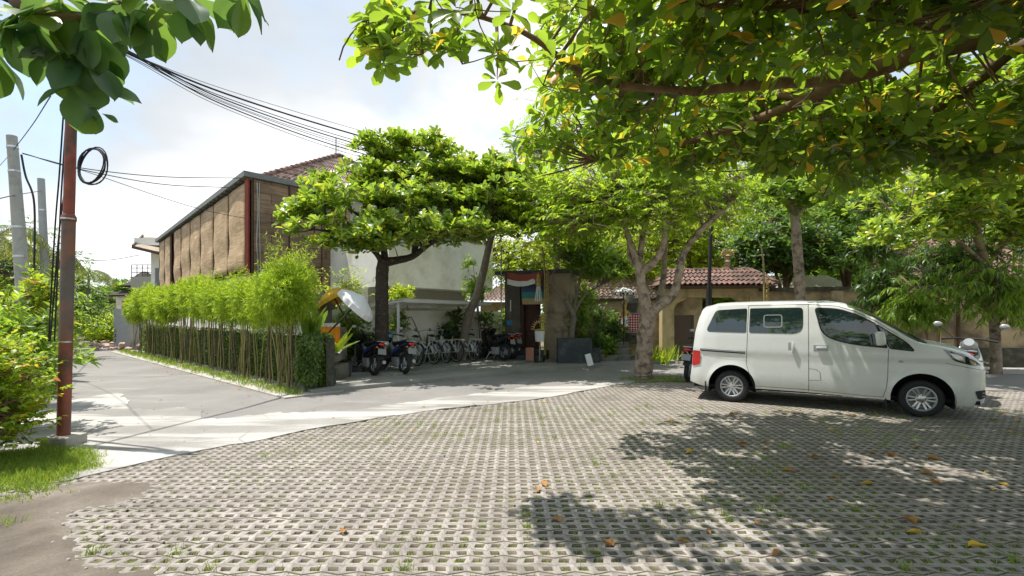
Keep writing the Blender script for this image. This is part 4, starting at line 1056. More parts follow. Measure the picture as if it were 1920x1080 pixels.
# --- far left of the street
fh = empty('modern_white_house', W(290, 560, 36), 0, 'modern white house with a projecting slanted roof at the end of the blind house', 'house'); fh.location.z = 0
def FL(px, py, Y): return W(px, py, Y) - fh.location
def slab(mb, pts, th, axis=(0, 0, 1)):
    a = Vector(axis) * th; n = len(pts); return mb.add([Vector(p) for p in pts] + [Vector(p) + a for p in pts], [tuple(range(n - 1, -1, -1)), tuple(range(n, 2 * n))] + [(i, (i + 1) % n, n + (i + 1) % n, n + i) for i in range(n)])
mb = MB(); x0 = FL(283, 0, 36).x; x1 = FL(300, 0, 36).x
mb.box(x0, x0 + 6, 0, 8, 0, CH + (592 - 452) / F * 36); mb.build('wall', M['white_wall'], fh)
zt = CH + (592 - 462) / F * 36
mb = MB(); mb.box(x0 - .8, x0 + 5, -.6, 7, zt, zt + .55); mb.build('canopy_box', M['white_wall'], fh)
mb = MB(); slab(mb, [FL(250, 466, 34), FL(268, 446, 40), FL(330, 450, 40), FL(315, 478, 34)], .12); mb.build('roof', M['portal_beige'], fh)
mb = MB(); a_, b_, c_ = FL(249, 466, 34), FL(268, 445, 40), FL(330, 449, 40); mb.beam(a_ + Vector((0, -.02, .15)), b_ + Vector((0, 0, .15)), .1, .22); mb.beam(a_ + Vector((0, -.05, .1)), FL(315, 479, 33.9), .1, .2); mb.build('fascia', M['brown_wood'], fh)
mb = MB(); mb.box(x0 + .35, x0 + .9, -.05, -.001, 2.5, 5.2); mb.build('window', M['glass'], fh)
b2_ = empty('balcony_house', W(256, 560, 44), 0, 'grey and white house with a railed roof terrace far down the street', 'house'); b2_.location.z = 0
mb = MB(); mb.box(0, 6, 0, 8, 0, 4.2); mb.build('wall', M['white_wall'], b2_)
mb = MB(); mb.box(-.3, 6, -.3, 8, 4.2, 5.2); mb.build('parapet', M['grey_render'], b2_)
mb = MB()
for i in range(8): mb.tube([(-.3 + .5 * i, -.2, 5.2), (-.3 + .5 * i, -.2, 6.3)], .03, 5)
for z_ in (5.6, 6.0, 6.3): mb.tube([(-.3, -.2, z_), (3.3, -.2, z_)], .03, 5)
mb.build('railing', M['black'], b2_)
tmp = empty('pagoda_roofed_house', W(225, 580, 50), 0, 'house with stepped upturned dark roofs at the street bend', 'house'); tmp.location.z = 0
for i, (z_, w_) in enumerate(((3.6, 2.3), (4.6, 1.7), (5.5, 1.1))):
    mb = MB(); Mx = Matrix.Translation((1.2 + .7 * i, 0, z_)); mb.lathe([(w_ * 1.15, .12), (w_, 0), (w_ * .55, .45), (w_ * .2, .75)], 4, Mx @ Matrix.Rotation(R(30), 4, 'Z')); mb.build('roof', M['thatch'], tmp)
mb = MB(); mb.box(.4, 3.2, -1, 3, 0, 3.6); mb.build('wall', M['white_wall'], tmp)
gt = empty('metal_gate', G(213, 655), 0, 'pale grey sheet metal gate with cut out marks at the street bend', 'gate')
gx0 = 0; gs = gt.location.y / F
mb = MB(); mb.box(0, 30 * gs, 0, .06, 0, 76 * gs); mb.build('panel', M['grey_metal'], gt)
mb = MB()
for i in range(3):
    z_ = (14 + i * 9) * gs; mb.box(1.5 * gs, 5 * gs, -.012, -.001, z_, z_ + 1.5 * gs); mb.box(1.5 * gs, 5 * gs, -.012, -.001, z_ + 4 * gs, z_ + 5.5 * gs); mb.box(2.7 * gs, 3.8 * gs, -.012, -.001, z_ + 1.51 * gs, z_ + 3.99 * gs)
mb.build('cut_outs', M['dark_render'], gt)
br = MB(); br.box(0, 36 * gs, .1, .5, 76 * gs, 92 * gs); tag(br.build('brick_parapet', M['brick_red'], None, loc=G(215, 655) + Vector((0, .3, 0))), 'red brick parapet above the grey metal gate', 'wall')
gw = MB(); gw.box(30 * gs, 62 * gs, 0, .3, 0, 50 * gs); tag(gw.build('street_wall', M['concrete'], None, loc=G(213, 655)), 'pale concrete wall between the metal gate and the bamboo hedge', 'wall')
rnd = random.Random(9)
bm = bmesh.new()
for i in range(46):
    c_ = G(232, 655) + Vector((rnd.uniform(-1.5, 1.3), rnd.uniform(-.8, .7), rnd.uniform(.0, .3))); s_ = rnd.uniform(.08, .26)
    r_ = bmesh.ops.create_cube(bm, size=s_)
    Mx = Matrix.Translation(c_) @ Matrix.Rotation(rnd.uniform(0, 3), 4, Vector((rnd.random(), rnd.random(), rnd.random())).normalized()) @ Matrix.Diagonal((1, rnd.uniform(.5, 1.3), rnd.uniform(.3, .8), 1))
    for v in r_['verts']: v.co = Mx @ v.co + Vector([rnd.uniform(-.02, .02) for _ in range(3)])
me = bpy.data.meshes.new('rubble_heap'); bm.to_mesh(me); bm.free()
tag(link('rubble_heap', me, M['rubble']), 'heap of broken pinkish stone rubble beside the metal gate', 'rubble', kind='stuff')

# --- poles
def G2(v): return Vector((v[0], v[1], 0))
pr = empty('red_utility_pole', (-5.54, 5.86, 0), 0, 'rust red steel utility pole with a grey painted middle on a concrete block', 'utility pole')
ln = .16
mb = MB(); mb.lathe([(.068, 0.04), (.068, 1.28)], 20); mb.build('lower_tube', M['pole_red'], pr, smooth=True)
mb = MB(); mb.lathe([(.0683, 1.281), (.0683, 2.76)], 20, Matrix.Shear('XY', 4, (.0, 0))); mb.build('painted_tube', M['pole_grey'], pr, smooth=True)
mb = MB(); mb.lathe([(.068, 2.761), (.0755, 2.775), (.0755, 2.82), (.056, 2.86)], 20); mb.build('collar', M['pole_red'], pr, smooth=True)
mb = MB(); mb.lathe([(.057, 2.861), (.057, 4.05), (.0, 4.06)], 20); mb.build('upper_tube', M['pole_red'], pr, smooth=True)
for z_, r_ in ((1.28, .0695), (2.795, .0765)):
    mb = MB(); mb.lathe([(r_, z_ - .01), (r_, z_ + .01)], 20); mb.build('clamp_ring', M['steel'], pr)
mb = MB(); mb.bbox(-.15, .17, -.15, .15, -.05, .13, .02); mb.build('footing', M['concrete'], pr)
mb = MB(); mb.tube([(.02, 0, 3.95), (.07, -.02, 4.18), (.05, 0, 4.35)], [.05, .045, .05], 8); mb.lathe([(.0, 4.02), (.075, 4.03), (.08, 4.15), (.05, 4.3), (0, 4.3)], 12, Matrix.Translation((.06, 0, 0))); mb.build('insulator', M['pole_conc'], pr, smooth=True)
pr.rotation_euler = (0, R(1.4), 0)
def gpole(name, label, top, bot, r0, r1, mat, bands):
    b = Vector((bot[0] - (top[0] - bot[0]) / (top[2] - bot[2]) * bot[2], bot[1], 0)); t = Vector(top)
    e = empty(name, b, 0, label, 'utility pole', 'grey utility poles on the left')
    mb = MB(); mb.tube([Vector((0, 0, 0)), t - b], [r0, r1], 16); mb.build('shaft', mat, e, smooth=True)
    for z in bands:
        p = (t - b) * z; mb = MB(); mb.tube([p, p + (t - b).normalized() * .05], r1 + (r0 - r1) * (1 - z) + .008, 16); mb.build('band', M['steel'], e)
    return e
gpole('concrete_pole', 'leaning grey concrete pole at the left edge tied with steel bands', W(22, 255, 12), W(49, 612, 12), .17, .105, M['pole_conc'], (.25, .5, .62, .85, .95))
gpole('steel_pole', 'slimmer straight grey pole between the concrete pole and the red one', W(77, 335, 18), W(88, 612, 18), .15, .11, M['grey_metal'], (.82,))
gpole('far_pole', 'short far grey pole half hidden behind the red pole', W(104, 545, 26), W(106, 612, 26), .12, .1, M['pole_conc'], (.9,))
# cables
def cable(label, pts, r=.012, name='power_cable', sag=None, group='power cables', n=30):
    c = resample([Vector(p) for p in pts], n); mb = MB(); mb.tube([Vector(p) for p in c], r, 6)
    o = mb.build(name, M['cable'], None, smooth=True); return tag(o, label, 'cable', group)
rnd = random.Random(4)
offs = [(0, 0, 0, .020), (3, 14, 5, .009), (-6, 22, 16, .014), (6, 34, 24, .007), (-2, 42, 30, .013), (8, 52, 44, .006), (0, -14, -12, .006), (-4, 30, 33, .006)]
cw = ['thickest black power cable of the bundle crossing the sky', 'thin wire just under the thickest cable of the bundle', 'middle black cable of the bundle crossing the sky', 'thin sagging wire in the middle of the cable bundle', 'lower black cable of the bundle crossing the sky', 'lowest thin wire of the sky cable bundle', 'topmost hair thin wire above the cable bundle', 'thin wire criss crossing the lower cables of the bundle']
for (a_, b_, c_, r_), lb in zip(offs, cw):
    cable(lb, [W(-150, -75 + a_, 6), W(220, 90 + a_ * .8, 8.5), W(430, 178 + b_ * .55, 11), W(700, 262 + b_ * .75, 14), W(960, 330 + c_ * .7, 20), W(1250, 385 + c_ * .7, 26)], r_, n=44)
cable('upper of the wires from the grey concrete pole to the blind house eave', [W(42, 287, 12), W(140, 313, 12.6), W(300, 331, 14), W(462, 334, 15.7)], .012)
cable('middle wire from the grey concrete pole to the blind house eave', [W(42, 287, 12), W(140, 315, 12.6), W(300, 345, 14), W(440, 352, 15.4)], .012)
cable('lowest sagging wire running past the blind house corner', [W(42, 288, 12), W(150, 318, 12.8), W(380, 393, 15), W(560, 425, 17)], .009)
cable('short wire between the concrete pole and the slimmer grey pole', [W(0, 372, 11), W(28, 366, 12), W(76, 358, 18)], .012)
cable('thin wire rising from the concrete pole out of the top left', [W(0, 310, 10), W(22, 285, 12), W(60, 235, 10), W(95, 180, 7)], .008)
cable('far thin wire in front of the clouds beside the red pole', [W(150, 489, 30), W(210, 487, 32), W(262, 478, 34)], .02)
for i, (xt, xb) in enumerate(((119, 93), (125, 104), (130, 112), (133, 96))):
    cable(['outermost', 'second', 'third', 'innermost'][i] + ' of the four cables dropping down left of the red pole', [W(xt, 212, 5.95), W(xt - 8, 330, 6.05), W((xt + xb) / 2 - 3, 430, 6.1), W(xb - 2, 640, 6.2)], .009, 'drop_cable', group='cables down the red pole')
cable('twisted cable hanging from the concrete pole top', [W(40, 290, 11.8), W(48, 330, 11.8), W(64, 380, 11.7), W(64, 500, 11.7), W(62, 560, 11.7)], .022, 'drop_cable', group='cables down the concrete pole')
mb = MB()
for k in range(5):
    pts = []
    c0 = W(171 + rnd.uniform(-2, 2), 311 + rnd.uniform(-2, 2), 5.75)
    for j in range(25):
        a_ = 2 * PI * j / 24 + .3; r_ = .185 + .008 * math.sin(3 * a_ + k) + .005 * k; pts.append(c0 + Vector((r_ * .83 * math.cos(a_), .03 * math.sin(a_) + k * .008, r_ * 1.15 * math.sin(a_))))
    mb.tube(pts, .008, 6)
tag(mb.build('cable_coil', M['cable'], None, smooth=True), 'coil of spare black cable hanging on the red pole', 'cable coil')
# black lamp post behind the van and a bamboo ceremonial pole
bp = empty('black_pole', (W(1325, 600, 14.2).x, 14.2, 0), 0, 'slim black steel pole standing behind the rear of the van', 'pole')
mb = MB(); mb.tube([(0, 0, 0), (.06, 0, 1.2), (.07, 0, 2.4)], [.1, .09, .085], 12); mb.build('lower_shaft', M['black'], bp, smooth=True)
mb = MB(); mb.tube([(.07, 0, 2.401), (.16, 0, 5.2)], [.055, .05], 12); mb.build('upper_shaft', M['black'], bp, smooth=True)
pj = penjor('leaning_penjor', 'thin straw wrapped bamboo pole rising behind the roof of the van', (W(1433, 600, 15.5).x, 15.5, 0), 4.2, -.25, (2.0, 2.9))
# ------------------------------------------------------------------ van
VH = Vector((.871, -.492, 0)); VLf = Vector((.492, .871, 0))
vorg = Vector((4.10, 8.79, 0)) + VLf * .80
van = empty('van', vorg, math.atan2(VH.y, VH.x), 'white passenger van with dark tinted side windows parked on the grass pavers', 'van')
def ip(x, pts): return float(np.interp(x, [p[0] for p in pts], [p[1] for p in pts]))
RC, FC, AR = -.03, 2.69, .395
def zlow(x):
    base = ip(x, [(-.76, .34), (-.55, .27), (-.42, .26), (.4, .285), (1.2, .28), (2.25, .245), (3.08, .215), (3.36, .215), (3.5, .26), (3.56, .30)])
    for c in (RC, FC):
        if abs(x - c) < AR: base = max(base, .30 + math.sqrt(max(0, AR * AR - (x - c) ** 2)))
    return base
def zA(x): return ip(x, [(-.76, 1.70), (-.6, 1.76), (-.3, 1.79), (.3, 1.81), (1.2, 1.81), (1.6, 1.775), (1.85, 1.69), (2.1, 1.545), (2.35, 1.37), (2.52, 1.24), (2.66, 1.165), (2.96, 1.105), (3.15, 1.035), (3.32, .955), (3.45, .865), (3.52, .79), (3.56, .71)])
def zC(x): return ip(x, [(-.76, 1.80), (-.5, 1.845), (0, 1.87), (.8, 1.885), (1.5, 1.875), (1.75, 1.83), (2.0, 1.72), (2.35, 1.49), (2.62, 1.29), (2.74, 1.22), (2.9, 1.195), (3.15, 1.14), (3.32, 1.07), (3.43, .99), (3.51, .89), (3.56, .80)])
def wd_(x): return ip(x, [(-.76, .775), (-.6, .815), (-.3, .84), (.2, .848), (2.8, .848), (3.05, .83), (3.22, .79), (3.34, .735), (3.43, .66), (3.50, .55), (3.545, .40), (3.56, .30)])
def tum(z): return ip(z, [(.2, .035), (.32, .012), (.5, .0), (.72, .004), (.86, .010), (.93, .0), (1.02, .006), (1.25, .022), (1.5, .06), (1.7, .098), (1.85, .14)])
def rs(x, z):
    k = min(1, max(0, (-.18 - x) / .57)); k = k * k * (3 - 2 * k)
    f = min(1, max(0, (x - 3.2) / .36))
    return k * ip(z, [(.4, .0), (.7, .035), (.95, .05), (1.29, .09), (1.55, .15), (1.76, .235), (1.9, .32)]) - f * ip(z, [(.2, .04), (.4, .0), (.75, .0), (.9, .05), (1.0, .1)]) * .6
def flare(x, z):
    d = 0
    for c in (RC, FC):
        r_ = math.hypot(x - c, z - .30)
        d = max(d, .014 * math.exp(-((r_ - AR) / .05) ** 2))
    return d
def SV(x, z, off=0.0, side=-1):
    return Vector((x + rs(x, z), side * (wd_(x) - tum(z) + flare(x, z) + off), z))
xs_ = sorted(set([round(v, 4) for v in list(np.linspace(-.76, 3.56, 90)) + [c + AR * math.sin(a) for c in (RC, FC) for a in np.linspace(-PI / 2, PI / 2, 31)] + [c + s * (AR + .001) for c in (RC, FC) for s in (-1, 1)] + [3.4, 3.46, 3.49, 3.53, 3.545]]))
rows = []
NS, NT_ = 22, 12
for x in xs_:
    lo, a_, c_ = zlow(x), zA(x), zC(x); half = []
    for i in range(NS + 1): half.append(SV(x, lo + (a_ - lo) * i / NS))
    yA = half[-1].y
    for i in range(1, NT_ + 1):
        u = i / NT_; zz_ = a_ + (c_ - a_) * (1 - (1 - u) ** 2.6); y_ = yA * (1 - u ** 1.25)
        half.append(Vector((x + rs(x, zz_), y_, zz_)))
    rows.append(half + [Vector((p.x, -p.y, p.z)) for p in half[-2::-1]])
mb = MB(); mb.grid(rows)
for end in (0, -1):
    h = rows[end]; nn_ = len(h) // 2; Lr = [[h[i].lerp(h[-1 - i], t / 6) + Vector(((-.03 if end == 0 else .035) * math.sin(PI * t / 6), 0, 0)) for t in range(7)] for i in range(nn_ + 1)]
    mb.grid(Lr)
body = mb.build('body', M['car'], van, smooth=True, ang=50)
def rpoly(pts, r, seg=6):
    out = []; n_ = len(pts)
    for i in range(n_):
        p = Vector(pts[i][:2]); a_ = (Vector(pts[i - 1][:2]) - p); b_ = (Vector(pts[(i + 1) % n_][:2]) - p)
        rr_ = pts[i][2] if len(pts[i]) > 2 else r
        ra, rb_ = min(rr_, a_.length * .45), min(rr_, b_.length * .45); pa = p + a_.normalized() * ra; pb = p + b_.normalized() * rb_
        for k in range(seg + 1):
            t = k / seg; out.append((pa * (1 - t) ** 2 + p * 2 * t * (1 - t) + pb * t * t))
    return out
def patch(poly, off, nm, mat, nx_=26, nz_=6, side=-1, parent=None, fn=None):
    fn = fn or SV
    X0 = min(p.x for p in poly); X1 = max(p.x for p in poly); rows = []
    for i in range(nx_ + 1):
        x = X0 + (X1 - X0) * (.5 - .5 * math.cos(PI * (i + .02) / (nx_ + .04))); zs = []
        for a_, b_ in zip(poly, poly[1:] + poly[:1]):
            if (a_.x > x) != (b_.x > x): zs.append(a_.y + (b_.y - a_.y) * (x - a_.x) / (b_.x - a_.x))
        if len(zs) < 2: continue
        z0_, z1_ = min(zs), max(zs); rows.append([fn(x, z0_ + (z1_ - z0_) * j / nz_, off, side) for j in range(nz_ + 1)])
    mb = MB(); mb.grid(rows); return mb.build(nm, mat, parent if parent is not None else van, smooth=True)
def ribbon(pts, hw, off, nm, mat, side=-1, closed=False, parent=None, n=None, fn=None):
    fn = fn or SV
    P = [Vector(p[:2]) for p in pts]
    if closed: P = P + [P[0]]
    Q = []
    for a_, b_ in zip(P, P[1:]):
        k = max(1, int((b_ - a_).length / .04))
        for i in range(k): Q.append(a_.lerp(b_, i / k))
    Q.append(P[-1]); r1 = []; r2 = []
    for i, p in enumerate(Q):
        t = (Q[min(i + 1, len(Q) - 1)] - Q[max(i - 1, 0)])
        if closed and i in (0, len(Q) - 1): t = Q[1] - Q[-2]
        t.normalize(); nn_ = Vector((-t.y, t.x)) * hw
        r1.append(fn(p.x + nn_.x, p.y + nn_.y, off, side)); r2.append(fn(p.x - nn_.x, p.y - nn_.y, off, side))
    mb = MB(); mb.grid([r1, r2]); return mb.build(nm, mat, parent if parent is not None else van)
M['seam'] = simple('seam_dark', (.05, .05, .048), .8)
M['well'] = simple('wheel_well', (.012, .012, .012), .95)
quarter = rpoly([(-.36, 1.70, .10), (.225, 1.735, .03), (.215, 1.29, .03), (-.56, 1.30, .12)], .06)
slidew = rpoly([(.27, 1.735, .03), (1.10, 1.745, .06), (1.10, 1.36, .12), (.99, 1.285, .1), (.26, 1.29, .03)], .05)
front = rpoly([(1.275, 1.735, .06), (1.60, 1.72, .2), (1.85, 1.625, .2), (2.10, 1.475, .02), (2.255, 1.085, .02), (1.75, 1.13, .3), (1.38, 1.26, .18)], .05)
tri = rpoly([(2.125, 1.455, .02), (2.29, 1.075, .03), (2.60, 1.04, .04), (2.50, 1.18, .1)], .03)
for s_ in (-1, 1):
    patch(quarter, .005, 'window', M['glass'], side=s_); patch(slidew, .005, 'window', M['glass'], side=s_)
    patch(front, .005, 'window', M['glass'], side=s_); patch(tri, .005, 'quarter_light', M['glass'], side=s_)
    ribbon(front, .010, .0065, 'window_seal', M['black'], s_, True); ribbon(tri, .008, .0065, 'window_seal', M['black'], s_, True)
    ribbon(rpoly([(.50, 1.61), (.78, 1.615), (.78, 1.40), (.50, 1.395)], .04), .007, .008, 'sliding_pane_frame', M['silver'], s_, True)
    ribbon([(.25, 1.79), (.235, 1.3), (.215, .72), (.30, .45), (.36, .29)], .0035, .0022, 'door_seam', M['seam'], s_)
    ribbon([(1.18, 1.80), (1.18, .30)], .0035, .0022, 'door_seam', M['seam'], s_)
    ribbon([(.36, .33), (1.18, .325), (2.0, .285), (2.22, .285)], .003, .0022, 'door_seam', M['seam'], s_)
    ribbon([(2.27, 1.06), (2.26, .6), (2.24, .42), (2.2, .29)], .0035, .0022, 'door_seam', M['seam'], s_)
    ribbon([(.25, 1.79), (1.18, 1.80), (1.6, 1.765), (1.85, 1.67), (2.1, 1.52), (2.4, 1.29)], .003, .0022, 'door_seam', M['seam'], s_)
    ribbon([(1.18, .69), (1.29, .68), (1.345, .64), (1.355, .5), (1.19, .49)], .003, .0022, 'fuel_flap', M['seam'], s_)
    ribbon([(-.62, .955), (.2, .925)], .022, .004, 'slide_rail', M['black'], s_)
    ribbon([(-.60, .962), (.2, .934)], .0045, .012, 'rail_trim', M['silver'], s_)
    patch(rpoly([(-.755, .94, .02), (-.60, .93, .05), (-.63, .80, .03), (-.605, .68, .04), (-.755, .64, .03)], .03), .012, 'tail_light', M['chain'], 10, 4, s_)
    hlp = rpoly([(2.94, 1.085, .01), (3.18, 1.005, .05), (3.36, .91, .02), (3.46, .83, .01), (3.28, .845, .05), (3.06, .91, .05)], .02)
    hl = patch(hlp, .004, 'headlight', M['glass'], 20, 5, s_)
    patch(rpoly([(3.0, 1.035), (3.16, .985), (3.22, .88), (3.1, .93)], .03), .009, 'reflector', M['steel'], 10, 4, s_)
    patch(rpoly([(3.26, .93), (3.35, .885), (3.36, .85), (3.29, .86)], .02), .009, 'reflector', M['steel'], 8, 3, s_)
    ribbon([(2.97, .87), (3.2, .82), (3.42, .775), (3.54, .76)], .003, .003, 'bumper_seam', M['seam'], s_)
    patch(rpoly([(3.33, .455), (3.50, .465), (3.50, .33), (3.38, .32)], .03), .006, 'fog_grille', M['black'], 10, 4, s_)
    ribbon([(3.44, .37), (3.49, .37)], .006, .012, 'fog_trim', M['silver'], s_); ribbon([(3.44, .42), (3.49, .42)], .006, .012, 'fog_trim', M['silver'], s_)
    # handles
    y_ = lambda x, z: SV(x, z, 0, s_).y
    mb = MB(); mb.bbox(.875, .955, y_(.9, 1.05) - .004, y_(.9, 1.05) + .004, .945, 1.135, .003); mb.build('handle_recess', M['silver'], van)
    mb = MB(); yy = y_(.93, 1.05) + .022 * s_; mb.bbox(.925, .965, yy - .014, yy + .014, .95, 1.13, .012); mb.build('door_handle', M['car'], van, smooth=True)
    mb = MB(); yy = y_(1.36, 1.05) + .004 * s_; mb.bbox(1.25, 1.46, yy - .004, yy + .004, 1.0, 1.10, .004); mb.build('handle_recess', M['silver'], van)
    mb = MB(); yy = y_(1.36, 1.05) + .022 * s_; mb.bbox(1.285, 1.44, yy - .012, yy + .012, 1.035, 1.075, .012); mb.build('door_handle', M['car'], van, smooth=True)
    # mirror
    yy = y_(2.16, 1.15); mm = MB(); Mx = Matrix.Translation((2.14, yy + .13 * s_, 1.235)) @ Matrix.Rotation(R(-8), 4, 'Y'); mm.bbox(-.07, .07, -.10, .10, -.11, .11, .045, Mx)
    mo_ = mm.build('mirror_housing', M['car'], van, smooth=True, ang=60)
    mm = MB(); mm.bbox(-.035, .035, -.06, .06, -.022, .022, .01, Matrix.Translation((2.16, yy + .03 * s_, 1.14))); mm.build('mirror_arm', M['black'], mo_)
    mm = MB(); mm.bbox(-.078, -.069, -.085, .085, -.09, .09, .004, Mx); mm.build('mirror_glass', M['glass'], mo_)
    mm = MB(); yy = y_(2.43, .87); mm.ell((2.43, yy, .87), (.035, .012, .018), 12, 6); mm.build('side_repeater', M['silver'], van, smooth=True)
    for c in (RC, FC):
        mb = MB(); vs = []
        rowa = [[Vector((c + (AR + .012) * math.cos(a), s_ * yy2, .30 + (AR + .012) * math.sin(a))) for a in np.linspace(-.35, PI + .35, 25)] for yy2 in (.832, .45)]
        mb.grid(rowa); mb.add([Vector((c, s_ * .45, .3))] + rowa[1], [(0, i, i + 1) for i in range(1, 25)]); mb.build('wheel_well', M['well'], van)
    for c in (RC, FC):
        mb = MB(); yy = (.76) * s_; mb.box(c - .46, c - .44 + 0 * 1, min(yy, yy + .07 * s_), max(yy, yy + .07 * s_), .14, .36); mb.build('mud_flap', M['black'], van)
# windscreen on the upper surface: u across, x along
def WS(x, v, off, side):
    a_, c_ = zA(x), zC(x); yA = wd_(x) - tum(a_)
    u = 1 - abs(v); zz_ = a_ + (c_ - a_) * (1 - (1 - u) ** 2.6)
    yv = yA * (1 - u ** 1.25) * (1 if v > 0 else -1)
    return Vector((x + rs(x, zz_) + off * .6, yv, zz_ + off))
rows = [[WS(x, v, .006, 1) for v in np.linspace(-.93, .93, 29)] for x in np.linspace(1.74, 2.66, 16)]
mb = MB(); mb.grid(rows); mb.build('windscreen', M['glass_clear'], van, smooth=True)
rows = [[WS(x, v, .008, 1) for v in np.linspace(-.9, .9, 19)] for x in np.linspace(2.665, 2.76, 4)]
mb = MB(); mb.grid(rows); mb.build('cowl', M['black'], van, smooth=True)
for y0_, y1_ in ((-.68, -.1), (0, .55)):
    mb = MB(); mb.tube([(2.70, y0_, 1.215), (2.6, (y0_ + y1_) / 2, 1.315), (2.62, y1_, 1.33)], .009, 5); mb.build('wiper', M['black'], van)
mb = MB(); mb.tube([(1.60, -.5, 1.84), (1.38, -.5, 2.02)], [.006, .003], 5); mb.build('aerial', M['black'], van)
mb = MB()
for z_ in (.72, .79, .86): mb.tube([Vector((3.585, -.34, z_)), Vector((3.60, 0, z_)), Vector((3.585, .34, z_))], .012, 6)
mb.build('grille', M['steel'], van)
mb = MB(); mb.bbox(3.56, 3.585, -.24, .24, .36, .47, .008); mb.build('lower_grille', M['black'], van)
mb = MB(); mb.box(-.7, 3.4, -.70, .70, .24, .30); mb.box(.42, 2.24, -.80, .80, .26, .34); mb.build('underbody', M['well'], van)
def wheel(parent, c, r, wdt, y_out, rimr, side, spokes=6, name='wheel'):
    """axis along y; side -1 => outer face towards -y"""
    e = None
    Mx = Matrix.Translation(c) @ Matrix.Rotation(R(90) * (1 if side < 0 else -1), 4, 'X')
    # local z = outward
    mb = MB(); h = wdt / 2
    mb.lathe([(rimr * .98, h * .55), (rimr, h * .9), (rimr + .02, h), (r - .035, h * 1.02), (r - .012, h * .86), (r, h * .6), (r, -h * .6), (r - .012, -h * .86), (r - .04, -h), (rimr, -h)], 40, Mx)
    t = mb.build(name, M['black'], parent, smooth=True)
    mb = MB(); mb.lathe([(rimr + .004, h * .93), (rimr - .012, h * .96), (rimr - .022, h * .80), (rimr - .028, -h * .6), (.02, -h * .6)], 40, Mx); mb.build('rim', M['silver'], t, smooth=True)
    mb = MB(); mb.lathe([(0, h * .80), (.035, h * .80), (.045, h * .74), (.075, h * .70), (.08, h * .5)], 24, Mx)
    for k in range(spokes):
        a0 = 2 * PI * k / spokes
        for da in (-.17, .17):
            p0 = Vector((.06 * math.cos(a0 + da * 1.6), .06 * math.sin(a0 + da * 1.6), h * .66)); p1 = Vector(((rimr - .016) * math.cos(a0 + da), (rimr - .016) * math.sin(a0 + da), h * .80))
            mb.beam(Mx @ p0, Mx @ p1, .026, .02, up=(0, -1 if side < 0 else 1, 0))
        p0 = Vector(((rimr * .62) * math.cos(a0 - .22), (rimr * .62) * math.sin(a0 - .22), h * .72)); p1 = Vector(((rimr * .62) * math.cos(a0 + .22), (rimr * .62) * math.sin(a0 + .22), h * .72))
    mb.build('spokes', M['steel'], t, smooth=True, ang=30)
    mb = MB()
    for k in range(5):
        a_ = 2 * PI * k / 5; mb.lathe([(.010, h * .70), (.010, h * .78), (0, h * .78)], 8, Mx @ Matrix.Translation((.055 * math.cos(a_), .055 * math.sin(a_), 0)))
    mb.build('wheel_bolts', M['black'], t)
    return t
M['tyre'] = M['black']
for c in (RC, FC):
    for s_ in (-1, 1): wheel(van, Vector((c, s_ * .725, .292)), .292, .175, 0, .19, s_)

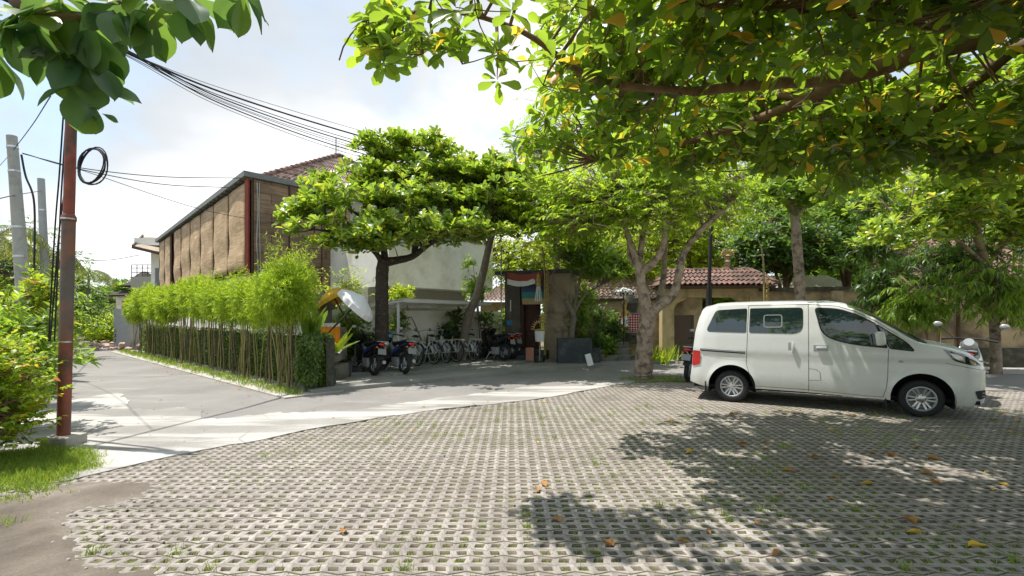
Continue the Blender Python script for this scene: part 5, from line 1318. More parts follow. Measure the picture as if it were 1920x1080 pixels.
# ------------------------------------------------------------------ scooters
def scooter(label, loc, heading, paint, accent, lean=8, steer=12, name='scooter', cat_='scooter', group='scooters parked along the wall', plate=True, mw=0.0):
    e = empty(name, loc, math.atan2(heading[1], heading[0]), label, cat_, group); e.rotation_euler = (R(lean), 0, math.atan2(heading[1], heading[0]))
    def wh(x, nm, front):
        Mx = Matrix.Translation((x, 0, .28)) @ Matrix.Rotation(R(90), 4, 'X')
        if front: Mx = Matrix.Translation((x, 0, .28)) @ Matrix.Rotation(R(steer), 4, 'Z') @ Matrix.Rotation(R(90), 4, 'X')
        w_ = .045 if front else .055; r_ = .28
        prof = [(r_ - .055 + .055 * math.cos(a) * 1.0, w_ * math.sin(a)) for a in np.linspace(0, 2 * PI, 11)[:-1]]
        mb = MB(); mb.lathe(prof, 32, Mx, closed=True); t = mb.build('wheel', M['black'], e, smooth=True)
        mb = MB(); mb.lathe([(r_ - .10, .02), (r_ - .115, .0), (r_ - .10, -.02)], 28, Mx); mb.lathe([(.0, .04), (.05, .04), (.05, -.04), (0, -.04)], 16, Mx)
        for k in range(5): a_ = k * 1.2566; mb.beam(Mx @ Vector((.04 * math.cos(a_), .04 * math.sin(a_), 0)), Mx @ Vector(((r_ - .11) * math.cos(a_), (r_ - .11) * math.sin(a_), 0)), .02, .03, up=(0, 1, 0))
        mb.build('rim', M['silver'], t, smooth=True, ang=30)
    wh(.63, 'f', True); wh(-.60, 'r', False)
    mb = MB(); mb.tube([(-.80, 0, .80), (-.62, 0, .76), (-.35, 0, .66), (-.12, 0, .52), (.0, 0, .40), (.15, 0, .33)], [.05, .105, .135, .13, .10, .09], 14, flat=.75); mb.build('tail_body', paint, e, smooth=True)
    mb = MB()
    for s_ in (-1, 1): mb.beam((-.70, .085 * s_, .80), (-.15, .14 * s_, .58), .012, .05); mb.beam((-.45, .125 * s_, .68), (-.12, .145 * s_, .50), .012, .04)
    mb.build('side_stripe', accent, e)
    mb = MB(); mb.tube([(-.86, 0, .86), (-.6, 0, .86), (-.3, 0, .80), (.0, 0, .78), (.06, 0, .72)], [.07, .12, .135, .11, .05], 14, flat=.42); mb.build('seat', M['black'], e, smooth=True)
    mb = MB(); rows = []
    for i in range(8):
        t = i / 7; x = .12 + .34 * t ** .8; z = .30 + .62 * t; w__ = .20 + .05 * math.sin(PI * t) - .10 * t
        rows.append([Vector((x + .05 * (1 - (2 * j / 8 - 1) ** 2), w__ * (2 * j / 8 - 1), z)) for j in range(9)])
    mb.grid(rows); o_ = mb.build('leg_shield', paint, e, smooth=True); md = o_.modifiers.new('t', 'SOLIDIFY'); md.thickness = .03
    mb = MB(); mb.bbox(-.1, .2, -.15, .15, .27, .33, .02); mb.build('floor_board', M['black'], e)
    mb = MB(); mb.tube([(.30, 0, .96), (.43, 0, .90), (.48, 0, .80), (.47, 0, .68)], [.07, .12, .10, .04], 14); mb.build('front_cowl', paint, e, smooth=True)
    mb = MB(); mb.ell((.53, 0, .80), (.035, .075, .06), 14, 8); mb.build('headlight', M['glass_clear'], e, smooth=True)
    for s_ in (-1, 1):
        mb = MB(); mb.tube([(.40, .045 * s_, .72), (.63, .05 * s_, .28)], .018, 8); mb.build('fork', M['silver'], e, smooth=True)
        mb = MB(); mb.tube([(.36, .0, 1.0), (.34, .13 * s_, 1.02), (.27, .32 * s_, 1.0)], [.03, .015, .014], 8); mb.build('handlebar', M['black'], e, smooth=True)
        mb = MB(); mb.tube([(.275, .22 * s_, 1.01), (.25, .36 * s_, .99)], .02, 8); mb.build('grip', M['black'], e, smooth=True)
        mb = MB(); mb.tube([(.31, .2 * s_, 1.02), (.30, (.27 + mw) * s_, 1.16 + mw * .4)], .007, 6); mi_ = mb.build('mirror_stalk', M['black'], e)
        mb = MB(); mb.ell((.30, (.29 + mw) * s_, 1.20 + mw * .4), (.018, .065, .045), 14, 8); mb.build('mirror', M['silver'], mi_, smooth=True)
        mb = MB(); mb.ell((-.84, .11 * s_, .72), (.025, .035, .022), 10, 6); mb.build('indicator', M['orange_lens'], e, smooth=True)
    mb = MB(); rows = []
    for a in np.linspace(.25, 2.5, 12): rows.append([Vector((.63 + .31 * math.cos(a), y, .28 + .31 * math.sin(a) - .02 * abs(y) * 10)) for y in (-.06, -.03, 0, .03, .06)])
    mb.grid(rows); mb.build('front_fender', paint, e, smooth=True)
    mb = MB(); rows = []
    for a in np.linspace(.9, 2.75, 10): rows.append([Vector((-.60 + .33 * math.cos(a), y, .30 + .33 * math.sin(a))) for y in (-.07, 0, .07)])
    mb.grid(rows); mb.build('rear_fender', M['black'], e, smooth=True)
    mb = MB(); mb.ell((-.87, 0, .80), (.045, .095, .042), 14, 8); mb.build('tail_light', M['chain'], e, smooth=True)
    if plate:
        mb = MB(); mb.bbox(-.005, .005, -.11, .11, -.075, .075, .003, Matrix.Translation((-.915, 0, .62)) @ Matrix.Rotation(R(18), 4, 'Y')); mb.build('number_plate', M['plate'], e)
    mb = MB(); mb.tube([(-.05, -.12, .25), (-.35, -.15, .25), (-.78, -.16, .36)], [.02, .04, .05], 10); mb.build('exhaust', M['silver'], e, smooth=True)
    mb = MB(); mb.bbox(-.4, -.02, -.11, .11, .18, .42, .04); mb.lathe([(0, .13), (.10, .12), (.10, 0)], 16, Matrix.Translation((-.3, 0, .3)) @ Matrix.Rotation(R(-90), 4, 'X')); mb.lathe([(0, .06), (.085, .05), (.09, 0)], 16, Matrix.Translation((-.58, -.05, .28)) @ Matrix.Rotation(R(90), 4, 'X')); mb.build('engine', M['silver'], e, smooth=True, ang=30)
    mb = MB(); mb.tube([(-.45, .09, .45), (-.6, .1, .28)], .022, 8); mb.tube([(-.72, .1, .72), (-.62, .1, .3)], .018, 8); mb.build('shock_absorber', M['black'], e)
    mb = MB(); mb.tube([(-.8, .11, .86), (-.93, .07, .87), (-.93, -.07, .87), (-.8, -.11, .86)], .012, 8); mb.build('grab_rail', M['silver'], e, smooth=True)
    mb = MB(); mb.tube([(-.05, .12, .26), (-.02, .26, .0)], .012, 6); mb.build('side_stand', M['silver'], e)
    return e
hd = Vector((-.66, .75, 0)).normalized()
s1_ = G(700, 704, .085) + hd * .60; s1_.z = .085
s2_ = G(757, 702, .085) + hd * .60; s2_.z = .085
scooter('black scooter with blue side stripe nearest the dark plinth blocks', s1_, hd, M['black_gloss'], M['blue_paint'])
scooter('black scooter with blue stripes carrying two helmets at the shelter post', s2_, hd, M['black_gloss'], M['blue_paint'], lean=6)
h3 = Vector((-.72, .70, 0)).normalized()
s3_ = Vector((-.69, 15.72, .15)); s4_ = Vector((-.46, 16.15, .15))
scooter('all black scooter in front of the portal, nearer one of the pair', s3_, h3, M['black_gloss'], M['black'])
scooter('all black scooter in front of the portal, further one of the pair', s4_, h3, M['black_gloss'], M['black'], lean=7)
h5 = Vector((.62, .78, 0)).normalized()
scooter('black motorbike with red tail lamp and silver rail behind the van rear', G(1291, 716) + h5 * .6, h5, M['black_gloss'], M['red_gloss'], lean=4, name='motorbike', cat_='motorbike', group='motorbikes parked behind the van')
h6 = Vector((.15, -1, 0)).normalized()
scooter('silver grey motorbike whose handlebar and round mirror show past the van bonnet', Vector((8.72, 9.15, 0)), Vector((.7, .7, 0)), M['silver'], M['black'], lean=3, mw=.13, name='motorbike', cat_='motorbike', group='motorbikes parked behind the van').scale = (1.13, 1.13, 1.13)
# helmets
def helmet(label, loc, rot, shell, trim):
    e = empty('helmet', loc, 0, label, 'helmet'); e.rotation_euler = rot
    mb = MB(); vs = []; rows = []
    for i in range(11):
        t = PI * .70 * i / 10; rows.append([Vector((.125 * math.sin(t) * math.cos(a) * 1.12, .125 * math.sin(t) * math.sin(a), .125 * math.cos(t))) for a in np.linspace(0, 2 * PI, 25)])
    mb.grid(rows); mb.build('shell', shell, e, smooth=True)
    mb = MB(); rows = []
    for i in range(6):
        t = 1.15 + .75 * i / 5; rows.append([Vector((.130 * math.sin(t) * math.cos(a) * 1.13, .130 * math.sin(t) * math.sin(a), .128 * math.cos(t))) for a in np.linspace(-1.1, 1.1, 14)])
    mb.grid(rows); mb.build('visor', M['visor'], e, smooth=True)
    mb = MB(); mb.lathe([(.104, -.072), (.112, -.078), (.104, -.086)], 24); rows = [[Vector((.131 * math.cos(a) * math.sin(t) * 1.12, .131 * math.sin(a) * math.sin(t), .131 * math.cos(t))) for t in np.linspace(-1.3, 1.3, 15)] for a in (PI / 2 - .14, PI / 2 + .14)]
    mb.grid(rows); mb.build('trim', trim, e, smooth=True); return e
hp = s2_ + hd * .33
helmet('cream open face helmet with a teal visor hung on the scooter handlebar', W(721, 646, s2_.y + .02), (0, R(20), R(-40)), M['helmet_cream'], M['silver'])
helmet('blue and white helmet sitting on top of the scooter behind the cream one', W(728, 630, s2_.y + .35), (0, 0, R(-60)), M['blue_paint'], M['white_paint'])

# ------------------------------------------------------------------ bicycles
def make_bike():
    e = empty('bicycle', (0, 0, 0))
    for x, st_ in ((-.5, 0), (.52, 10)):
        Mx = Matrix.Translation((x, 0, .325)) @ Matrix.Rotation(R(st_), 4, 'Z') @ Matrix.Rotation(R(90), 4, 'X')
        mb = MB(); mb.lathe([(.31 + .019 * math.cos(a), .019 * math.sin(a)) for a in np.linspace(0, 2 * PI, 8)[:-1]], 36, Mx, closed=True); t = mb.build('wheel', M['black'], e, smooth=True)
        mb = MB(); mb.lathe([(.292, .013), (.280, 0), (.292, -.013)], 36, Mx)
        for k in range(14): a_ = k * 2 * PI / 14; mb.tube([Mx @ Vector((.02 * math.cos(a_ + .5), .02 * math.sin(a_ + .5), .02 * (-1) ** k)), Mx @ Vector((.285 * math.cos(a_), .285 * math.sin(a_), 0))], .0022, 3, caps=False)
        mb.lathe([(0, .04), (.02, .04), (.02, -.04), (0, -.04)], 10, Mx); mb.build('rim', M['silver'], t, smooth=True, ang=30)
    bb, st, hd0, hd1 = (-.08, 0, .29), (-.22, 0, .72), (.36, 0, .80), (.40, 0, .62)
    mb = MB()
    mb.tube([bb, st], .024, 8); mb.tube([bb, (.15, 0, .42), hd1], .032, 8); mb.tube([(-.13, 0, .45), (.1, 0, .55), (.37, 0, .74)], .026, 8); mb.tube([hd0, hd1], .028, 8)
    for s_ in (-.05, .05): mb.tube([bb, (-.5, s_, .325)], .015, 6); mb.tube([(-.19, 0, .63), (-.5, s_, .325)], .015, 6); mb.tube([hd1, (.43, s_, .52), (.52, s_, .325)], .012, 6)
    mb.build('frame', M['bike_white'], e, smooth=True)
    mb = MB(); mb.tube([(.36, 0, .80), (.335, 0, .95)], .013, 8); mb.tube([(.20, -.27, 1.02), (.30, -.2, 1.03), (.34, 0, .96), (.30, .2, 1.03), (.20, .27, 1.02)], .012, 8); mb.build('handlebar', M['silver'], e, smooth=True)
    for s_ in (-1, 1): mb = MB(); mb.tube([(.12, .285 * s_, 1.015), (.22, .27 * s_, 1.02)], .017, 8); mb.build('grip', M['black'], e, smooth=True)
    mb = MB(); mb.tube([st, (-.235, 0, .82)], .012, 8); mb.build('seat_post', M['silver'], e)
    mb = MB(); mb.tube([(-.38, 0, .84), (-.3, 0, .855), (-.18, 0, .85), (-.09, 0, .84)], [.07, .085, .045, .02], 12, flat=.45); mb.build('saddle', M['black'], e, smooth=True)
    for x in (-.5, .52):
        mb = MB(); rows = [[Vector((x + .345 * math.cos(a), y, .325 + .345 * math.sin(a) - abs(y) * .3)) for y in (-.028, 0, .028)] for a in np.linspace(.3, 2.9, 14)]; mb.grid(rows); mb.build('mudguard', M['black'], e, smooth=True)
    mb = MB()
    for s_ in (-.07, -.025, .025, .07): mb.tube([(-.24, s_, .70), (-.75, s_, .70)], .006, 5)
    for s_ in (-.07, .07): mb.tube([(-.7, s_, .70), (-.5, s_ * .8, .33)], .006, 5); mb.tube([(-.45, s_, .70), (-.5, s_ * .8, .33)], .006, 5)
    for x in (-.3, -.5, -.75): mb.tube([(x, -.07, .70), (x, .07, .70)], .006, 5)
    mb.build('rack', M['bike_white'], e)
    mb = MB(); mb.bbox(-.72, -.3, -.075, .075, .708, .73, .008); mb.build('rack_pad', M['tan_leather'], e)
    mb = MB(); mb.lathe([(.075, .004), (.09, 0), (.075, -.004)], 20, Matrix.Translation((-.08, -.05, .29)) @ Matrix.Rotation(R(90), 4, 'X')); mb.tube([(-.08, -.06, .29), (0, -.07, .15)], .008, 6); mb.tube([(-.08, .06, .29), (-.16, .07, .42)], .008, 6); mb.build('crank', M['silver'], e)
    for s_, p_ in ((-1, (0, -.11, .15)), (1, (-.16, .11, .42))): mb = MB(); mb.bbox(p_[0] - .045, p_[0] + .045, p_[1] - .035, p_[1] + .035, p_[2] - .012, p_[2] + .012, .005); mb.build('pedal', M['black'], e)
    mb = MB(); mb.tube([(-.15, .05, .27), (-.22, .16, .0)], .008, 6); mb.build('kick_stand', M['silver'], e)
    return e
bike0 = make_bike()
bpos = [(-2.74, 13.7), (-2.34, 14.2), (-2.03, 14.55), (-1.74, 14.85), (-1.23, 15.1)]
blab = ['white step through bicycle nearest the scooters, leftmost of the rack', 'second white bicycle from the scooters with its rack pad showing',
        'white bicycle in the middle of the row of five', 'white bicycle second from the right, just left of the leaning trunk', 'rightmost white bicycle with its rear wheel turned out by the shelter post']
for i, (x, y) in enumerate(bpos):
    o = bike0 if i == 0 else copy_tree(bike0)
    tag(o, blab[i], 'bicycle', 'white bicycles parked under the shelter')
    a_ = math.atan2(.74, -.67) + R((0, 5, -4, 3, -6)[i]); o.location = (x + .5 * math.cos(a_), y + .5 * math.sin(a_), .15); o.rotation_euler = (R(5), 0, a_)
# ------------------------------------------------------------------ corner planting, umbrellas, plinths
for lb, px, py, w_, dpt, h_ in (('square dark stone plinth at the foot of the hedge corner', 606, 732, .44, .42, .40), ('larger dark stone block behind the front plinth', 634, 714, .56, .5, .42), ('low dark stone block beside the first scooter', 667, 709, .34, .4, .24)):
    p_ = G(px, py); Mx = Matrix.Translation(p_) @ Matrix.Rotation(R(14), 4, 'Z')
    mb = MB(); mb.bbox(-w_ / 2, w_ / 2, 0, dpt, 0, h_, .012, Matrix.Rotation(R(14), 4, 'Z'))
    mb.box(-w_ / 2 - .012, w_ / 2 + .012, -.012, dpt + .012, h_ + .001, h_ + .03, Matrix.Rotation(R(14), 4, 'Z'))
    tag(mb.build('stone_plinth', M['dark_stone'], None, loc=p_), lb, 'plinth')
# orange cloth altar
al = empty('cloth_altar', W(620, 650, 11.6), 0, 'altar bench wrapped in bright orange cloth with a white top cloth under the umbrellas', 'altar'); al.location.z = 0
mb = MB(); rows = [[Vector((-.24 + .48 * j / 14, -.02 + .012 * math.sin(j * 2.2), z)) for j in range(15)] for z in (.95, 1.15, 1.33)]; mb.grid(rows); o_ = mb.build('orange_cloth', M['orange_cloth'], al, smooth=True)
mb = MB(); rows = [[Vector((-.25 + .50 * j / 14, -.03 + .012 * math.sin(j * 2.2), z)) for j in range(15)] for z in (1.331, 1.42)]; mb.grid(rows); mb.build('frill', M['white_cloth'], al)
mb = MB(); mb.bbox(-.23, .23, 0, .5, .5, 1.31, .02); mb.build('body', M['step_stone'], al)
mb = MB(); rows = [[Vector((-.2 + .6 * j / 12, -.5 + .45 * i / 5, .93 - .10 * ((j / 6 - 1) ** 2) - .12 * ((1 - i / 5) ** 2))) for j in range(13)] for i in range(6)]; mb.grid(rows); mb.build('white_cover', M['white_cloth'], al, smooth=True)
mb = MB(); mb.bbox(-.3, .4, -.4, .4, .0, .45, .08); mb.ell((.05, -.25, .62), (.33, .22, .2), 12, 7); mb.build('stone_base', M['step_stone'], al, smooth=True)
umbrella('tilted_umbrella', 'white fringed ceremonial umbrella leaning over the corner planting', W(603, 636, 11.2), (1.0, .12), 1.36, .50, M['white_cloth'], R(44), .12, .2)
umbrella('yellow_umbrella', 'golden yellow ceremonial umbrella behind the white one', W(658, 615, 12.3), (-.95, .0), 1.12, .46, M['yellow_cloth'], R(30), .1, .22)
ls = empty('stone_lantern', W(606, 600, 12.4), 0, 'grey carved stone shrine standing in the hedge corner', 'shrine'); ls.location.z = 0
for nm, pr_ in (('base', [(.34, 0), (.34, .9), (.26, 1.0), (.26, 1.3)]), ('niche', [(.36, 1.301), (.38, 1.36), (.22, 1.4), (.22, 1.75), (.34, 1.8)]), ('cap', [(.36, 1.801), (.2, 1.95), (.14, 2.1), (0, 2.3)])):
    mb = MB(); mb.lathe(pr_, 4, Matrix.Rotation(R(30), 4, 'Z')); mb.build(nm, M['step_stone'], ls)

# ------------------------------------------------------------------ small plants
def shrub(name, label, base, ells, K, cr, ntip, leaf, lmat, bark='bark', cat_='shrub', group=None, stems=4, seed=1, axis=(0, 0, 1), outw=.7):
    r = np.random.default_rng(seed); e = empty(name, base, 0, label, cat_, group); off = np.array(base, float)
    mb = MB(); top = np.array([[q[0], q[1], q[2]] for q in ells]) ; nodes = []
    for k in range(stems):
        t = top[k % len(top)] - off; p = [Vector((r.normal(0, .04), r.normal(0, .04), 0)), Vector((t[0] * .4 + r.normal(0, .05), t[1] * .4 + r.normal(0, .05), t[2] * .5)), Vector((t[0] + r.normal(0, .1), t[1] + r.normal(0, .1), t[2] * 1.05))]
        nodes.append(limb(mb, p, .022, .008, 8, 6))
    mb.build('stem', M[bark], e, smooth=True)
    nodes = np.concatenate(nodes); C = in_ell(ells, K, .5, r) - off
    T = np.repeat(C, ntip, 0) + r.normal(0, cr, (K * ntip, 3)); CC = np.repeat(C, ntip, 0)
    V, Fc = cat([attach(C, nodes, np.full(len(nodes), .02), .008, .004, 0), twigs(CC, T, .004, .002, 0)]); npmesh('twigs', V, Fc, M[bark], e)
    A = unit(np.array([axis]) + outw * unit(T - CC) + outw * .5 * unit(T - (top.mean(0) - off)))
    if leaf['mode'] == 'ros': V, Fc = rosettes(T, A, leaf['n'], leaf['tilt'], leaf['L'], leaf['w'], leaf['kind'], r=r)
    else: V, Fc = sprays(T, A * np.array([1, 1, .6]), leaf['n'], leaf['L'], leaf['w'], leaf['kind'], leaf['slen'], leaf['droop'], r=r)
    npmesh('foliage', V, Fc, lmat, e); return e
def blades(name, label, base, n_, h, w_, lmat, lean=.2, spread=.12, cat_='plant', group=None, kind='blade', seed=1, droop=0):
    r = np.random.default_rng(seed); e = empty(name, base, 0, label, cat_, group)
    P = np.concatenate([r.normal(0, spread, (n_, 2)), np.zeros((n_, 1))], 1); D = unit(np.concatenate([r.normal(0, lean, (n_, 2)), np.ones((n_, 1))], 1))
    L_ = r.uniform(h[0], h[1], n_); V, Fc = leaves(P, D, np.concatenate([r.normal(0, 1, (n_, 2)), np.full((n_, 1), .2)], 1), L_, w_ / L_, kind)
    npmesh('blades', V, Fc, lmat, e); mb = MB(); mb.lathe([(.0, .0), (spread * .8, .0), (spread * .5, .05), (0, .07)], 10); mb.build('root_base', M['bark_dark'], e); return e
OV = dict(mode='ros', n=6, tilt=(.5, 1.4), L=(.10, .17), w=.42, kind='ov')
OVb = dict(mode='ros', n=7, tilt=(.4, 1.5), L=(.16, .26), w=.42, kind='ob2')
SP = dict(mode='spr', n=8, L=(.07, .12), w=.4, kind='ov', slen=.3, droop=.4)
# snake plants along the white wall
wdv = (Vector((-.28, 18.2, 0)) - Vector((-5.3, 13.0, 0))).normalized(); wnv = Vector((wdv.y, -wdv.x, 0))
spl = ['at the shelter post by the helmets', 'behind the leftmost bicycle', 'behind the second bicycle', 'behind the third bicycle', 'between the broad leaved shrub and the bicycles', 'behind the fourth bicycle', 'at the foot of the leaning trunk', 'just right of the right shelter post', 'behind the black scooters', 'nearest the white wall end pier']
for i in range(10):
    p_ = Vector((-5.3, 13.0, .15)) + wdv * (1.75 + .54 * i) + wnv * .38
    blades('snake_plant', 'upright sword leaved plant ' + spl[i], p_, 20, (.35, .72) if i not in (2, 3) else (.5, .95), .05, M['snake'], .16, .15, group='sword leaved plants along the white wall', seed=20 + i)
def wp(s, o, z=0): v = Vector((-5.3, 13.0, 0)) + wdv * (s - .3) + wnv * o; return (v.x, v.y, z)
b_ = wp(1.0, .3, .1); shrub('glossy_shrub', 'dense glossy green shrub between the hedge corner and the first trunk', b_, [(b_[0] + .1, b_[1] - .2, 1.35, .55, .5, .5), (b_[0] - .1, b_[1], 1.0, .5, .4, .45), (b_[0] + .1, b_[1] - .1, .6, .4, .3, .25)], 60, .1, 5, OV, M['mid'], seed=31)
b_ = wp(1.35, .25, .1); shrub('dark_shrub', 'dark leaved low shrub directly behind the first scooter', b_, [(b_[0], b_[1], .85, .4, .4, .4)], 30, .1, 4, OV, M['deep'], seed=32)
b_ = wp(.6, -.5, .1); shrub('light_shrub', 'pale green loose shrub under the white umbrella', b_, [(b_[0], b_[1], 2.1, .6, .5, .5), (b_[0] + .7, b_[1] + .2, 2.35, .45, .4, .45)], 50, .14, 5, SP, M['lime'], seed=33)
b_ = wp(4.75, .35, .15); shrub('fig_shrub', 'big leaved dark shrub in the middle behind the bicycles', b_, [(b_[0], b_[1], .95, .38, .3, .35), (b_[0] + .05, b_[1], 1.6, .2, .2, .15)], 22, .08, 3, OVb, M['deep'], seed=34)
b_ = wp(6.25, .3, .15); shrub('wall_fern', 'dull green shrub on the wall left of the leaning trunk', b_, [(b_[0], b_[1], 1.45, .3, .25, .25)], 16, .08, 3, OV, M['deep'], seed=35)
b_ = wp(2.6, .3, .15); shrub('young_fig', 'young slender tree with drooping leaves beside the left shelter post', b_, [(b_[0], b_[1], 1.4, .3, .25, .35)], 16, .08, 3, OV, M['mid'], seed=36, stems=1)
b_ = wp(7.35, .3, .15); shrub('slim_fig', 'slim upright plant with large leaves in front of the end pier', b_, [(b_[0], b_[1], 1.5, .18, .18, .3), (b_[0], b_[1], 1.05, .22, .2, .3)], 16, .05, 2, OVb, M['mid'], seed=37, stems=1)
b_ = W(905, 600, 16.8); b_.z = .15; shrub('climber', 'leafy climber wound round the leaning trunk above the canopy', tuple(b_), [(W(890, 520, 16.6).x, 16.6, W(890, 540, 16.6).z, .4, .3, .5), (W(880, 500, 16.6).x, 16.6, W(880, 500, 16.6).z, .25, .2, .3)], 40, .1, 4, OV, M['mid'], seed=38, stems=2)
b_ = W(800, 600, 15.6); b_.z = .15; shrub('roof_plant', 'small bright shrub growing behind the left end of the shelter canopy', tuple(b_), [(W(752, 552, 14.9).x, 14.9, 2.25, .35, .3, .2)], 30, .09, 4, OV, M['lime'], seed=39, stems=2)
# broad upright leaves at the hedge corner
e_ = blades('banana_lily', 'upright plant with long paddle leaves above the hedge corner', W(584, 628, 10.6), 9, (.45, .8), .16, M['mid'], .28, .06, seed=41)
blades('drooping_lily', 'plant with long arching leaves beside the orange cloth', W(628, 660, 10.7), 9, (.4, .75), .09, M['lime'], 1.0, .06, seed=42)
# courtyard planting right of portal
for i, (px, py, Y_, rx, rz, lm, lb, lf) in enumerate(((1082, 605, 15.9, .38, .65, 'mid', 'leafy shrub behind the dark planter, leftmost in the court', OV), (1105, 640, 15.8, .4, .35, 'deep', 'dark low shrub over the dark planter', OV), (1128, 650, 16.2, .35, .3, 'mid', 'potted shrub with broad bright leaves beside the steps', OVb), (1150, 620, 16.4, .3, .35, 'deep', 'dark upright shrub left of the steps', OV), (1118, 595, 17.0, .6, .5, 'deep', 'dark green mass of shrubs at the back of the court', OV), (1090, 560, 16.8, .5, .35, 'mid', 'bright green climbing shrub under the frangipani', OV))):
    c_ = W(px, py, Y_); shrub('court_shrub', lb, (c_.x, c_.y, .2), [(c_.x, c_.y, c_.z, rx, rx * .8, rz)], 34, .12, 4, lf, M[lm], seed=50 + i, group='shrubs in the court behind the planter')
for i, (px, py, r_) in enumerate(((1128, 672, .2), (1140, 668, .24), (1113, 668, .2))):
    c_ = G(px, py + 6, .1); mb = MB(); mb.lathe([(.0, 0), (r_ * .7, 0), (r_, .32), (r_ * 1.08, .33), (r_ * 1.08, .38), (r_ * .9, .38), (r_ * .85, .32), (0, .31)], 20)
    tag(mb.build('plant_pot', M['step_stone'], None, smooth=True, loc=c_ + Vector((0, .4, 0))), ('grey pot beside the steps, middle of three', 'largest grey pot against the steps', 'grey pot nearest the white leaning board')[i], 'pot')
for i, px in enumerate((1226, 1240, 1256, 1216)):
    blades('spider_lily', ('bright arching strap leaved plant right of the street tree trunk', 'middle clump of strap leaves at the tan wall foot', 'strap leaved clump nearest the gatehouse pillar', 'strap leaved clump touching the street tree trunk')[i], G(px, 678 + i % 2 * 4) , 26, (.35, .75), .055, M['lime'], .5, .14, seed=60 + i, group='strap leaved plants at the wall foot')
# ------------------------------------------------------------------ trees
def proj(p):
    if p.y < .3: return (-9999, -9999)
    return (960 + F * p.x / p.y, HZ - F * (p.z - CH) / p.y)
OB = dict(mode='ros', n=8, tilt=(.7, 1.9), L=(.09, .225), w=.52, kind='ob')
LIMB_PX = [[Vector(q) for q in L_] for L_ in ([(1940, 50), (1720, 108), (1610, 145), (1510, 190), (1400, 235), (1250, 275)], [(1940, 100), (1825, 158), (1730, 228), (1668, 268), (1613, 290)], [(1560, 150), (1430, 160), (1300, 172)])]
def f_over(p):
    x, y = proj(p)
    if p.y < 1.6: return False
    wob = 22 * math.sin(x * .021) + 14 * math.sin(x * .057 + 1)
    if x < 610: return False
    if p.y < 5.8 and (int(p.x * 977 + p.z * 531) % 100) < 82:
        q = Vector((x, y))
        for L_ in LIMB_PX:
            for a, b in zip(L_, L_[1:]):
                ab = b - a; t = max(0, min(1, (q - a).dot(ab) / ab.length_squared))
                if (a + ab * t - q).length < 24: return False
    if x < 930: return y < 120 + wob * .6 + (x - 610) * .05 and y > -160
    lim = ip2(x, [(930, 180), (975, 325), (1060, 335), (1180, 345), (1300, 315), (1450, 330), (1620, 355), (1750, 330), (1950, 330)])
    return y < lim + wob
def ip2(x, pts): return float(np.interp(x, [p[0] for p in pts], [p[1] for p in pts]))
trk = ([(7.9, 5.6, 0), (7.8, 5.55, 1.2), (7.5, 5.4, 2.4), (7.2, 5.3, 3.1)], .30, .24)
A_ = [(7.3, 5.35, 2.9), tuple(W(1990, 50, 4.9)), tuple(W(1830, 75, 4.9)), tuple(W(1720, 100, 4.9)), tuple(W(1660, 124, 4.9)), tuple(W(1560, 148, 4.9)), tuple(W(1430, 158, 4.8)), tuple(W(1300, 172, 4.7)), tuple(W(1120, 150, 4.5)), tuple(W(980, 60, 4.3)), tuple(W(830, 20, 4.1)), tuple(W(680, 40, 4.0))]
B_ = [tuple(W(1720, 100, 4.9)), tuple(W(1610, 140, 5.2)), tuple(W(1510, 187, 5.5)), tuple(W(1400, 232, 5.8)), tuple(W(1325, 258, 6.1)), tuple(W(1240, 275, 6.4)), tuple(W(1120, 300, 6.6))]
C_ = [(7.3, 5.35, 2.9), tuple(W(1960, 95, 5.3)), tuple(W(1825, 155, 5.7)), tuple(W(1730, 225, 6.1)), tuple(W(1668, 264, 6.4)), tuple(W(1613, 290, 6.7)), tuple(W(1520, 300, 7.2))]
D_ = [(7.3, 5.35, 2.9), tuple(W(1990, -20, 4.4)), tuple(W(1815, 38, 4.2)), tuple(W(1700, 48, 4.1)), tuple(W(1500, 20, 3.9)), tuple(W(1330, 10, 3.7))]
E1_ = [tuple(W(1560, 148, 4.9)), tuple(W(1530, 105, 5.1)), tuple(W(1480, 70, 5.4)), tuple(W(1400, 40, 5.8))]
F1_ = [tuple(W(1510, 187, 5.5)), tuple(W(1350, 165, 6.2)), tuple(W(1200, 185, 6.6)), tuple(W(1060, 215, 6.9))]
G1_ = [tuple(W(1825, 155, 5.7)), tuple(W(1790, 130, 6.4)), tuple(W(1700, 150, 7.2)), tuple(W(1600, 180, 8.0))]
tree('tree', 'big spreading tree whose limbs roof over the right half of the car park', trk,
     [(A_[:8], .13, .045), (A_[7:], .042, .008), (B_, .085, .018), (C_, .10, .018), (D_, .075, .015), (E1_, .04, .01), (F1_, .04, .01), (G1_, .04, .012)],
     [(4.6, 5.6, 4.35, 4.0, 2.6, .9), (6.0, 5.2, 4.2, 3.2, 2.3, .9), (1.3, 4.9, 4.25, 1.5, 1.4, .7), (-.85, 4.05, 4.0, .85, .5, .5), (-1.25, 4.05, 3.85, .45, .45, .4), (-.6, 4.0, 3.75, .7, .4, .3), (.75, 6.1, 3.7, .85, .8, .5), (6.0, 7.5, 4.0, 3.2, 1.4, 1.0), (3.4, 3.7, 4.1, 2.6, .8, .5), (2.4, 6.8, 4.1, 1.8, 1.3, .8), (1.6, 3.9, 3.9, 1.6, .7, .4), (4.4, 2.5, 4.45, 3.8, 1.3, .9), (1.2, 2.9, 4.4, 2.2, .9, .7), (5.8, 1.9, 4.5, 3.0, 1.1, .8)],
     1150, .17, 4, OB, M['bark'], M['ket'], seed=11, filt=f_over, twig=.009, outw=.6, flat=.6)
